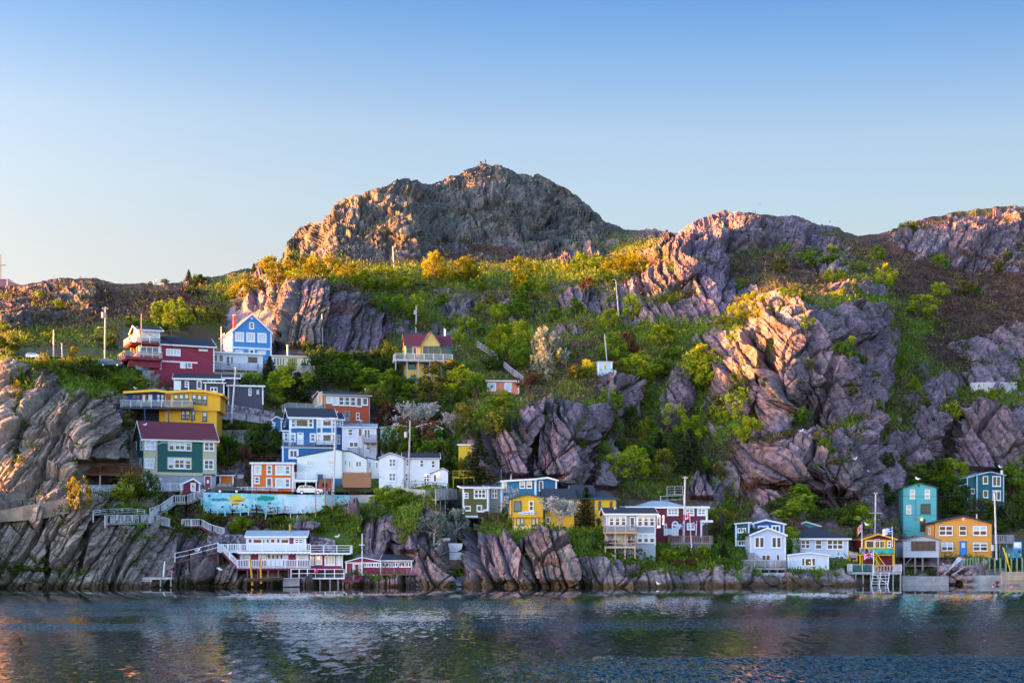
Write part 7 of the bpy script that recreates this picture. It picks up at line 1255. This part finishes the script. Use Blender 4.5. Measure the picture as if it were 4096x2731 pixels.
# roads, pebbles, shore pieces
def strip(name, pts, wid, mat, dz_=.06):
    P = [ground(x, y) for x, y in pts]; V = []; Fq = []
    for p in P: V += [p + Vector((0, -wid * .5, dz_)), p + Vector((0, wid * .5, dz_))]
    for i in range(len(P) - 1): Fq.append((2*i, 2*i+2, 2*i+3, 2*i+1))
    m = MB(); m.add(V, Fq); return tag(m.build(name, mat), kind='structure')
ASPH = plain('asphalt', (.06, .065, .075), .9, 0, .2, 1.5)
strip('road', [(800, 1966), (900, 1968), (1050, 1972), (1200, 1974), (1350, 1974), (1480, 1972), (1540, 1960)], 5.0, ASPH, .25); strip('upper_road', [(60, 1440), (200, 1436), (330, 1440), (480, 1466), (600, 1478), (760, 1482)], 4.0, ASPH, .2)
def rocks(name, label, cat, spots, mat, group=None):
    for i, (x, y, Y, s) in enumerate(spots):
        r = random.Random(i * 13 + int(x)); m = MB(); m.ball((0, 0, 0), s, r.uniform(.9, 1.5), 1, r.uniform(.6, .9), 9, 6); me = m.mesh(name, mat)
        for v in me.vertices: v.co *= 1 + r.uniform(-.22, .22)
        tag(link(name, me, None, pt(x, y, Y)), label, cat, group)
PR = plain('pink_boulder', (.3, .2, .2), .9, 0, .4, 1.2); rr = random.Random(5)
rocks('boulder', 'rounded riprap boulder heaped between the derelict shed and the green quay', 'boulder', [(3775 + rr.uniform(0, 120), 2262 + rr.uniform(0, 62), 262.5 + rr.uniform(0, 2.5), rr.uniform(.35, .85)) for _ in range(34)], PR, 'riprap boulders by the quay')
rocks('boulder', 'dark wet shore rock beside the timber sea wall', 'boulder', [(2985 + rr.uniform(0, 330), 2316 + rr.uniform(0, 22), 252 + rr.uniform(0, 2), rr.uniform(.5, 1.3)) for _ in range(22)], plain('wet_rock', (.11, .07, .05), .7, 0, .5, 1.2), 'shore rocks under the white cottages')
def pebbles():
    n = 900; r = np.random.default_rng(3); x = r.uniform(1640, 1850, n); y = r.uniform(2308, 2341, n); V = []; Fq = []
    for i in range(n):
        p = pt(x[i], y[i], 247.5 + (2341 - y[i]) * .09); s = r.uniform(.08, .26); m = MB(); m.ball((0, 0, 0), s, 1.3, 1, .7, 5, 4); k = len(V); V += [(p.x + v[0], p.y + v[1], p.z + v[2]) for v in m.v]; Fq += [[j + k for j in f] for f in m.f]
    me = bpy.data.meshes.new('pebbles'); me.from_pydata(V, [], Fq); me.materials.append(plain('pebble', (.32, .28, .31), .85, 0, .6, .8)); tag(link('pebbles', me), kind='stuff')
pebbles()
def planks(label, group, spots, mat, cat='plank', name='plank'):
    for (x0, y0, x1, y1, Y, w) in spots:
        a = pt(x0, y0, Y); c = pt(x1, y1, Y + .6) - a; m = MB(); m.beam((0, 0, 0), c, w, .07); tag(m.build(name, mat, None, loc=a), label, cat, group)
planks('grey broken plank lying in the wreckage beside the orange house', 'wreckage planks', [(3775, 2296, 3850, 2232, 261.5, .5), (3790, 2288, 3826, 2240, 262, .4), (3765, 2278, 3830, 2262, 261.5, .3), (3808, 2300, 3855, 2268, 261, .35), (3770, 2250, 3790, 2285, 262, .3), (3818, 2266, 3838, 2228, 262, .9), (3842, 2262, 3852, 2232, 262.5, .8)], wood((.42, .42, .48)))
for j in range(9):
    a = pt(4006, 2290 + j * 5.2, 258.5 + .05 * j); m = MB(); m.cyl((0, 0, 0), (5.2, .2 * math.sin(j), .03), .11, .11, 7); tag(m.build('crib_log', wood((.5, .4, .3)), None, loc=a), 'weathered log stacked in the crib at the right water edge', 'log', 'logs of the right crib')
for i, x in enumerate((4008, 4040, 4072)): a = pt(x, 2336, 259.6); m = MB(); m.cyl((0, 0, -.6), (0, 0, 2.2), .16, .13); tag(m.build('crib_post', wood((.35, .3, .26)), None, loc=a), 'upright post tying the log crib at the right water edge', 'post', 'posts of the right crib')
for i, (x0, x1, y) in enumerate(((985, 1130, 2322), (985, 1125, 2328))):
    a = pt(x0, y, 243.5); root = None
root = empty('raft', pt(985, 2330, 243.5), 0, 'low dark wooden raft wharf with two orange mooring piles behind it', 'raft'); m = MB()
for j in range(11): m.beam((j * .5, 0, .55 + .03 * (j % 3) + j * .03), (j * .5 + .1, 3.2, .6 + j * .03), .44, .1)
m.build('decking', wood((.17, .11, .07)), root); m = MB()
for j in range(4): m.cyl((0, .4 + j * .8, .3), (5.6, .4 + j * .8, .62), .17, .17, 7)
m.build('log', wood((.1, .07, .05)), root)
for x0, y0, x1, y1, l in ((1000, 2230, 1008, 2320, 'left orange mooring pile leaning behind the raft'), (1041, 2227, 1044, 2312, 'right orange mooring pile standing behind the raft')): pole(70 + x0, 'mooring_pile', l, x0, y0, x1, y1, .19, wood((.75, .32, .05)), Y=244.2, group='orange mooring piles')
root = empty('crib_dock', pt(1132, 2342, 244.8), 0, 'grey log crib dock beside the raft', 'dock'); m = MB()
for j in range(7): m.cyl((0, .1 * (j % 2), j * .19), (2.6, .1 * (j % 2), j * .19 + .04), .1, .1, 7)
m.build('log', wood((.36, .33, .34)), root); m = MB(); m.box(0, .2, -.3, 2.6, 2.5, 1.2); m.build('fill', plain('dark_fill', (.05, .045, .04), .9), root)
# derelict landing stage, left shore
root = empty('landing_stage', pt(500, 2318, 241.5), 0, 'ruined pink and grey landing stage with a white post on the left shore', 'wharf'); s_ = 241.5 / F; X = lambda px: (px - 500) * s_; Z = lambda py: (2318 - py) * s_; m = MB()
m.box(X(518), 0, Z(2317), X(645), 2.4, Z(2308)); m.box(X(520), -.02, Z(2325), X(608), .2, Z(2319)); m.box(X(645), .1, Z(2316), X(685), 2.2, Z(2308)); m.build('decking', wood((.55, .47, .45)), root)
m = MB(); m.box(X(517), 1.9, Z(2291), X(592), 2.1, Z(2281)); m.box(X(516), 1.85, Z(2297), X(560), 2.0, Z(2294)); m.box(X(666), 1.6, Z(2291), X(688), 1.75, Z(2285)); m.box(X(666), 1.6, Z(2302), X(688), 1.75, Z(2297)); m.build('board', wood((.3, .09, .13)), root)
m = MB(); m.beam((X(487), .3, Z(2294)), (X(515), .2, Z(2311)), .22); m.beam((X(494), .3, Z(2312)), (X(512), .3, Z(2292)), .16)
for x in (520, 560, 600, 640, 682): m.beam((X(x), .3, Z(2345)), (X(x), .3, Z(2310)), .16)
m.beam((X(684), .1, Z(2318)), (X(688), .1, Z(2280)), .14); m.build('brace', wood((.45, .35, .32)), root); m = MB(); m.cyl((X(653), .1, Z(2305)), (X(658), .1, Z(2244)), .13, .1); m.build('post', WHITE, root); m = MB(); m.cyl((X(566), 1.5, Z(2306)), (X(567), 1.5, Z(2288)), .16, .13); m.build('bollard', plain('orange_bollard', (.5, .14, .03), .7), root)
root = empty('concrete_slabs', pt(1752, 2262, 251.5), 0, 'pale collapsed concrete slabs and dark blocks in the cleft', 'slabs'); s_ = 251.5 / F; X = lambda px: (px - 1752) * s_; Z = lambda py: (2262 - py) * s_; m = MB()
m.prism([(X(1740), Z(2172)), (X(1850), Z(2172)), (X(1846), Z(2196)), (X(1828), Z(2206)), (X(1764), Z(2206))], lambda a, c, t: (a, t, c), 0, 2); m.prism([(X(1798), Z(2208)), (X(1856), Z(2207)), (X(1856), Z(2238)), (X(1798), Z(2238))], lambda a, c, t: (a, t, c), .05, 2); m.box(X(1745), 1.2, Z(2172), X(1799), 3, Z(2150)); m.build('slab', plain('pale_concrete', (.5, .49, .52), .9, 0, .25, .6), root)
m = MB(); m.box(X(1762), -.1, Z(2238), X(1797), 2, Z(2207)); m.box(X(1764), -.2, Z(2275), X(1856), 2, Z(2240)); m.build('block', plain('rust_block', (.13, .08, .06), .9, 0, .4, .8), root); a = (X(1765), -.4, Z(2160)); m = MB(); m.ball(a, .3); m.cyl((a[0], a[1], a[2] - 3), a, .2, .16); m.build('lamp_bollard', plain('brown_post', (.15, .08, .05)), root)
# ---------------------------------------------------------------- cars
def car(name, label, x0, x1, yb, col, kind='suv', flip=False, Y=None, yaw=0, group='parked cars', cat='car'):
    """side view car from wheel row yb; flip turns its nose to the left"""
    Yc = Y or groundY(x0, x1, yb) - 2.6; o = pt((x0 + x1) / 2, yb, Yc); L = (x1 - x0) / F * Yc; root = empty(name, o, yaw, label, cat, group); k = L / 4.5; s = -1 if flip else 1; w = 1.75
    if kind == 'jeep': body = [(-2.2,.4),(2.2,.4),(2.2,.95),(1.0,1.05),(.9,1.1),(-2.2,1.1)]; cab = [(-2.15,1.1),(.85,1.1),(.55,1.8),(-2.1,1.82)]
    else: body = [(-2.2,.35),(2.2,.35),(2.25,.7),(2.05,.92),(1.0,1.02),(-2.1,1.08),(-2.28,.8)]; cab = {'suv': [(-2.1,1.06),(1.05,1.02),(.3,1.55),(-.6,1.66),(-1.7,1.6)], 'wagon': [(-2.15,1.06),(1.0,1.02),(.25,1.48),(-.6,1.56),(-1.8,1.5)]}[kind if kind in ('suv', 'wagon') else 'wagon']
    pm = plain('car_paint_' + name, col, .25, .3, .05); m = MB(); fn = lambda a, c, t: (a * k * s, t, c * k)
    m.prism(body, fn, 0, w * k); m.prism([(a * .985, c) for a, c in cab], fn, .12 * k, (w - .12) * k); me = m.mesh('body', pm)
    bo = link('body', me, root); g = MB(); cx = sum(a for a, c in cab) / len(cab); cz = 1.08
    def inset(pts, f): mx = sum(p[0] for p in pts) / len(pts); mz = sum(p[1] for p in pts) / len(pts); return [(mx + (a - mx) * f, mz + (c - mz) * f) for a, c in pts]
    xl, xr = cab[0][0], cab[1][0]; zt = max(c for a, c in cab) - .08
    for q in ([(xl + .25, 1.12), (-1.1, 1.12), (-1.1, zt - .03), (xl + .48, zt - .1)], [(-1.0, 1.12), (-.15, 1.12), (-.15, zt), (-1.0, zt)], [(-.05, 1.12), (xr - .25, 1.1), (.28, zt - .08), (-.05, zt)]): g.prism(q, fn, .095 * k, .12 * k)
    link('window', g.mesh('window', GL['blue']), root)
    for wx in (-1.35, 1.35):
        tm = MB(); tm.cyl((wx * k * s, -.02, .34 * k), (wx * k * s, .24, .34 * k), .34 * k, .34 * k, 14); wo = link('wheel', tm.mesh('tyre', plain('rubber', (.015, .015, .016), .9)), root); hm = MB(); hm.cyl((wx * k * s, -.04, .34 * k), (wx * k * s, -.01, .34 * k), .2 * k, .2 * k, 10); link('rim', hm.mesh('rim', plain('alloy', (.55, .55, .58), .3, .8)), wo)
    h = MB(); h.box(min(2.02 * k * s, 2.24 * k * s), -.01, .68 * k, max(2.02 * k * s, 2.24 * k * s), .3, .84 * k); link('headlight', h.mesh('headlight', GL['blind']), root); t = MB(); t.box(min(-2.1 * k * s, -2.27 * k * s), -.012, .78 * k, max(-2.1 * k * s, -2.27 * k * s), .25, 1.0 * k); link('tail_light', t.mesh('tail_light', plain('tail_red', (.4, .01, .01), .3)), root)
    return root
car('parked_car', 'dark blue sport utility car parked by the orange shed', 857, 968, 1972, (.012, .03, .07)); car('parked_car', 'dark blue car half hidden behind the tiny burgundy shed', 745, 838, 1968, (.012, .03, .07), 'wagon', Y=groundY(745, 838, 1966) - 1.8); car('parked_car', 'silver white hatchback parked beside the carport', 1186, 1292, 1977, (.6, .62, .68), 'wagon'); car('parked_car', 'dark blue station wagon beside the tall transformer pole', 392, 488, 1466, (.03, .06, .1), 'wagon', cat='car'); car('pickup_truck', 'white and dark pickup truck on top of the left headland', 100, 170, 1434, (.45, .52, .62), 'wagon', cat='truck', group=None)
def rear_car(name, label, x0, x1, yb, col, cat, front, Y=None):
    Yc = Y or groundY(x0, x1, yb) - 1.2; o = pt((x0 + x1) / 2, yb, Yc); w = (x1 - x0) / F * Yc; root = empty(name, o, 0, label, cat); k = w / 1.8; m = MB(); pm = plain('car_paint_' + name + cat, col, .3, .3, .05)
    m.prism([(-.88,.4),(.88,.4),(.9,.8),(.86,1.08),(-.86,1.08),(-.9,.8)], lambda a, c, t: (a * k, t, c * k), 0, 4.0 * k); m.prism([(-.84,1.08),(.84,1.08),(.7,1.75),(-.7,1.75)], lambda a, c, t: (a * k, t, c * k), (1.0 if front else .15) * k, 3.7 * k); link('body', m.mesh('body', pm), root)
    g = MB(); g.prism([(-.72,1.14),(.72,1.14),(.62,1.66),(-.62,1.66)], lambda a, c, t: (a * k, t, c * k), (.97 if front else .12) * k, (1.0 if front else .15) * k); link('window', g.mesh('window', GL['blue' if front else 'dark']), root)
    for sx in (-1, 1):
        l = MB(); l.box(sx * .78 * k - .1, -.02, .72 * k, sx * .78 * k + .1, .05, .92 * k); link('headlight' if front else 'tail_light', l.mesh('light', GL['blind'] if front else plain('tail_red', (.4, .01, .01), .3)), root); t = MB(); t.cyl((sx * .72 * k - .11, .6, .33 * k), (sx * .72 * k + .11, .6, .33 * k), .33 * k, .33 * k, 12); link('wheel', t.mesh('wheel', plain('rubber', (.015, .015, .016), .9)), root)
    if not front: t = MB(); t.cyl((0, -.22, .95 * k), (0, -.01, .95 * k), .36 * k, .36 * k, 14); link('spare_wheel', t.mesh('spare', plain('rubber', (.015, .015, .016), .9)), root)
rear_car('jeep', 'red and black off-road jeep seen from behind under the blue base', 1272, 1326, 1968, (.3, .01, .015), 'jeep', False); rear_car('van', 'teal blue van facing the water behind the white sign', 4032, 4086, 2242, (.02, .2, .26), 'van', True, Y=268.2)
root = empty('sign_board', pt(4070, 2236, 267), 0, 'blue framed white notice board beside the teal van', 'sign'); m = MB(); m.box(-.75, 0, 1.55, .75, .1, 3.05); m.build('frame', plain('blue_paint', (.01, .22, .65), .4), root); m = MB(); m.box(-.6, -.03, 1.95, .6, -.003, 2.9); m.build('face', WHITE, root); m = MB(); m.box(-.5, -.045, 2.1, -.1, -.032, 2.18); m.box(0, -.045, 2.12, .2, -.032, 2.2); m.box(.3, -.045, 2.4, .45, -.032, 2.5); m.box(.28, -.045, 2.1, .5, -.032, 2.2); m.build('lettering', DARKM, root); m = MB(); m.cyl((-.65, .05, -.2), (-.65, .05, 1.55), .05); m.cyl((.65, .05, -.2), (.65, .05, 1.55), .05); m.build('post', plain('blue_paint', (.01, .22, .65), .4), root)
for i, (a, c) in enumerate((((4012, 2188), (4036, 2262)), ((4023, 2210), (4042, 2286)))): o = pt(*c, 265.6); m = MB(); m.cyl((0, 0, 0), pt(*a, 265.6) - o, .11, .11, 7); tag(m.build('guy_wire_guard', plain('yellow_guard', (.85, .5, .01), .5), None, loc=o), ('longer yellow guy wire guard leaning by the van', 'yellow guy wire guard dipping in front of the quay')[i], 'guard', 'yellow guy wire guards')
# ---------------------------------------------------------------- flags, gulls, people
def flag(name, label, px, pt_, pb, Y, fx0, fx1, fy0, fy1, art, droop=0.0, poleM=WHITE, polen=True):
    """flag cloth made of coloured pieces between hoist column fx0 and fly column fx1"""
    o = pt(px, pb, Y); s = Y / F; root = empty(name, o, 0, label, 'flag', None); m = MB(); m.cyl((0, 0, 0), ((pt_[0] - px) * s, 0, (pb - pt_[1]) * s), .07, .05)
    if polen: m.build('flagpole', poleM, root)
    H = (fy1 - fy0) * s; Lf = (fx1 - fx0) * s; x_ = (fx0 - px) * s; z_ = (pb - fy1) * s; cl = MB(); mats = []
    def P_(u, v, d=0): return (x_ + Lf * u * (1 - droop * .35), -.02 - d + .16 * math.sin(u * 7) * u, z_ + H * v - droop * abs(Lf) * u * .9 + .12 * H * math.sin(u * 5) * u)
    for k, (mat, quads) in enumerate(art):
        mats.append(mat); cl.cur = k
        for q in quads:
            n = 7; us = [q[0] + (q[2] - q[0]) * i / n for i in range(n + 1)]; d = .012 * k
            v0 = lambda t: q[1] + (q[5] - q[1]) * t if len(q) > 4 else q[1]
            v1 = lambda t: q[3] + (q[4] - q[3]) * t if len(q) > 4 else q[3]
            vs = []; fs = []
            for i, u in enumerate(us): t = i / n; vs += [P_(u, v0(t), d), P_(u, v1(t), d)]
            for i in range(n): fs.append((2*i, 2*i+2, 2*i+3, 2*i+1))
            cl.add(vs, fs)
    cl.build('cloth', mats, root)
RD = plain('flag_red', (.6, .01, .02), .7); WT = plain('flag_white', (.8, .8, .82), .7, 0, .03); BL = plain('flag_blue', (.01, .03, .3), .7)
CAN = [(WT, [(.25, 0, .75, 1)]), (RD, [(0, 0, .25, 1), (.75, 0, 1, 1), (.44, .2, .56, .85), (.36, .42, .64, .62), (.4, .3, .6, .5), (.32, .55, .42, .68), (.58, .55, .68, .68)])]
UJ = [(BL, [(0, 0, 1, 1)]), (WT, [(0, 0, 1, .18, 1, .82), (0, .82, 1, 1, .18, 0), (.4, 0, .6, 1), (0, .35, 1, .65)]), (RD, [(0, .04, 1, .12, .96, .88), (0, .88, 1, .96, .12, .04), (.44, 0, .56, 1), (0, .42, 1, .58)])]
NF = [(WT, [(0, 0, 1, 1)]), (BL, [(.02, .56, .4, .96, .56, .56), (.02, .04, .4, .44, .44, .44), (.06, .62, .46, .98, .98, .94), (.06, .02, .46, .06, .38, .02)]), (RD, [(.52, .08, 1, .12, .5, .46), (.52, .88, 1, .92, .54, .5)]), (plain('flag_gold', (.7, .45, .05), .7), [(.5, .46, .8, .54)])]
US = [(WT, [(0, 0, 1, 1)]), (RD, [(0, k / 7, 1, k / 7 + .08) for k in range(7)]), (BL, [(0, .5, .42, 1)])]
flag('canadian_flag', 'Canadian flag on a white pole in front of the wine red house deck', 2766, (2758, 2044), 2190, 252.5, 2759, 2732, 2050, 2076, CAN, .12); flag('provincial_flag', 'white and blue provincial flag hanging by the wine red house deck', 2736, (2736, 2090), 2140, 254.5, 2736, 2703, 2094, 2114, NF, .1); flag('striped_flag', 'faded red striped flag on a short staff by the wine red house', 2784, (2787, 2082), 2140, 254, 2786, 2768, 2084, 2102, US, .2)
flag('canadian_flag', 'drooping Canadian flag on the pole left of the red fishing shed', 3447, (3448, 2088), 2190, 259.5, 3447, 3422, 2094, 2124, CAN, .75); flag('provincial_flag', 'white and blue provincial flag above the red fishing shed', 3570, (3569, 2106), 2186, 259.2, 3568, 3529, 2110, 2136, NF, .1); flag('union_flag', 'Union flag flying in front of the red fishing shed wharf', 3495, (3494, 2202), 2290, 257.5, 3493, 3454, 2204, 2232, UJ, .12)
GW = plain('gull_white', (.85, .85, .87), .7, 0, .04); GG = plain('gull_grey', (.4, .42, .46), .7, 0, .05); GY = plain('gull_yellow', (.7, .4, .05), .6)
def gull_mesh():
    m = MB(); m.ball((0, 0, .2), .12, 1.9, .85, .9, 10, 7); m.ball((.2, 0, .36), .075, 1.1, .9, 1, 8, 6); m.cyl((.13, 0, .25), (.19, 0, .34), .07, .06, 7); m.cur = 1; m.ball((-.06, .0, .24), .11, 1.9, .95, .6, 8, 6); m.cyl((-.2, 0, .22), (-.36, 0, .2), .05, .015, 6); m.cur = 2; m.cyl((.26, 0, .36), (.36, 0, .34), .022, .006, 5); m.cyl((.0, .04, 0), (.0, .04, .12), .014, .014, 4); m.cyl((.0, -.04, 0), (.0, -.04, .12), .014, .014, 4); return m.mesh('gull', [GW, GG, GY], True)
GM = gull_mesh()
for (x, y, Y, s, l) in ((580, 1704, 258, 1, 'white gull perched on the maroon roof of the emerald house'), (542, 1558, 282, 1, 'white gull perched on the yellow roof edge'), (1349, 2152, 246, 1.2, 'white gull on the railing post of the balcony house'), (2581, 2048, 253, 1, 'white gull sitting on the black roof of the grey house'), (3672, 1922, 272, 1.3, 'white gull on the roof peak of the turquoise tower house'), (4002, 1874, 300, 1.3, 'white gull on the chimney of the dark teal house'), (3469, 2105, 262, 1.3, 'white gull on the yellow stovepipe of the red fishing shed'), (3198, 1760, 0, 1.4, 'left one of two gulls on the lower pink blocks'), (3206, 1760, 0, 1.4, 'right one of two gulls on the lower pink blocks'), (3409, 1851, 0, 1.3, 'white gull on the brown rock tip above the black hip roof'), (3472, 1898, 0, 1.3, 'white gull on the crag edge left of the turquoise house'), (790, 2208, 243, 1.2, 'white gull resting by the gangway'), (2634, 2340, 239, 1.1, 'white gull floating near the middle shore'), (2455, 2226, 0, 1.2, 'white gull on the grassy bank below the grey house')):
    p = ground(x, y) + Vector((0, -.2, .05)) if Y == 0 else pt(x, y, Y); o = link('gull', GM, None, p); o.scale = (s * 1.25,) * 3; o.rotation_euler = (0, 0, random.Random(x).choice((0.2, 2.9, .5, 3.3))); tag(o, l, 'gull', 'gulls')
m = MB(); m.ball((0, 0, 0), .12, 2.0, .8, .8, 8, 6); m.add([(-.1, 0, .04), (.14, 0, .04), (-.25, -.3, .4), (-.35, -.75, .45), (-.25, .35, .25), (-.4, .75, .1)], [(0, 1, 2), (2, 1, 3), (0, 4, 1), (4, 5, 1)]); o = m.build('gull', GW, None, loc=pt(882, 2277, 243.5)); o.rotation_euler = (0, 0, .3); o.scale = (1.5,) * 3; tag(o, 'white gull flying low in front of the dark shore rock', 'gull', 'gulls')
o = link('gull', GM, None, ground(619, 1139) + Vector((0, 0, .1))); o.scale = (3.0,) * 3; tag(o, 'large pale bird standing on the left ridge skyline', 'bird')
def person(loc, label, yaw):
    """standing hiker: one skinned body, hair and jacket as parts"""
    root = empty('person', loc, yaw, label, 'person'); V = [(0,0,.95),(0,0,1.2),(0,.0,1.42),(0,0,1.52),(0,-.02,1.66),(.1,0,.9),(.11,.02,.5),(.11,0,.06),(.12,-.16,.03),(-.1,0,.9),(-.11,-.03,.5),(-.11,0,.06),(-.12,-.16,.03),(.2,0,1.4),(.27,-.03,1.12),(.24,-.16,.9),(-.2,0,1.4),(-.27,-.03,1.12),(-.24,-.16,.9)]
    E = [(0,1),(1,2),(2,3),(3,4),(0,5),(5,6),(6,7),(7,8),(0,9),(9,10),(10,11),(11,12),(2,13),(13,14),(14,15),(2,16),(16,17),(17,18)]; Rr = [.14,.14,.13,.06,.105,.1,.07,.05,.04,.1,.07,.05,.04,.07,.05,.04,.07,.05,.04]
    me = bpy.data.meshes.new('body'); me.from_pydata(V, E, []); o = link('body', me, root); sk = o.modifiers.new('skin', 'SKIN'); o.modifiers.new('sub', 'SUBSURF').levels = 1
    for i, r in enumerate(Rr): me.skin_vertices[0].data[i].radius = (r, r)
    me.skin_vertices[0].data[0].use_root = True; me.materials.append(plain('dark_clothes', (.05, .03, .05), .9)); m = MB(); m.ball((0, .01, 1.7), .115, 1, 1.05, 1.0); m.build('hair', plain('dark_hair', (.03, .02, .015), .8), root); m = MB(); m.cyl((0, 0, .92), (0, 0, 1.44), .2, .19, 10); m.build('jacket', plain('maroon_jacket', (.16, .04, .07), .9), root)
p = ground(1941, 668); person(p + Vector((0, -.3, .15)), 'person in a dark maroon jacket standing on the summit', .5)
q = ground(1924, 668) + Vector((0, -.3, .1)); root = empty('information_board', q, .4, 'slanted information board on two legs beside the person on the summit', 'board'); m = MB(); m.beam((-.35, 0, -.3), (-.35, 0, .8), .07); m.beam((.35, 0, -.3), (.35, 0, .8), .07); m.build('leg', DARKM, root); m = MB(); m.add([(-.6, -.25, .55), (.65, -.25, .45), (.45, .35, 1.3), (-.75, .35, 1.4)] + [(-.6, -.2, .5), (.65, -.2, .4), (.45, .4, 1.25), (-.75, .4, 1.35)], [(0,1,2,3),(7,6,5,4),(0,4,5,1),(1,5,6,2),(2,6,7,3),(3,7,4,0)]); m.build('panel', plain('board_brown', (.25, .09, .05), .7), root)
# chairs and buoys
def chair(x, y, b_Y, col, label, group):
    o = pt(x, y, b_Y); root = empty('garden_chair', o, 0, label, 'chair', group); m = MB(); m.box(-.3, -.3, .36, .3, .25, .42); m.build('seat', col, root); m = MB(); m.add([(-.3, .2, .4), (.3, .2, .4), (.24, .4, 1.05), (-.24, .4, 1.05), (-.3, .25, .4), (.3, .25, .4), (.24, .45, 1.05), (-.24, .45, 1.05)], [(0,1,2,3),(7,6,5,4),(0,4,5,1),(1,5,6,2),(2,6,7,3),(3,7,4,0)]); m.build('backrest', col, root)
    for sx in (-.27, .27): m = MB(); m.beam((sx, -.28, 0), (sx, -.28, .55), .06); m.beam((sx, .22, 0), (sx, .22, .4), .06); m.box(sx - .06, -.32, .55, sx + .06, .2, .59); m.build('leg', col, root)
GC = plain('green_plastic', (.02, .5, .22), .5)
gy = [o for o in bpy.data.objects if o.get('label', '').startswith('yellow and navy')][0].location.y
chair(551, 1622, gy - .7, GC, 'bright green garden chair left of the white balcony door', 'green garden chairs'); chair(593, 1622, gy - .7, GC, 'bright green garden chair right of the white balcony door', 'green garden chairs')
gy = [o for o in bpy.data.objects if o.get('label', '').startswith('grey house with wide')][0].location.y
for i, (x, c, l) in enumerate(((2440, (.2, .01, .06), 'wine red'), (2462, (.05, .05, .06), 'black'), (2486, (.7, .5, .12), 'pale yellow'), (2526, (.25, .01, .07), 'crimson'))): chair(x, 2182, gy - 1.0, plain('plastic_' + l.replace(' ', '_'), c, .5), f'{l} garden chair on the lower timber deck of the grey house', 'chairs on the grey house deck')
for x, y, Y, l in ((3972, 2346, 248, 'pink mooring buoy floating near the quay, left one'), (4047, 2347, 247, 'pink mooring buoy floating near the quay, right one')): m = MB(); m.ball((0, 0, .05), .17); tag(m.build('mooring_buoy', plain('pink_buoy2', (.75, .2, .2), .4), None, loc=pt(x, y, 5 / (y - HZ) * F)), l, 'buoy', 'mooring buoys')
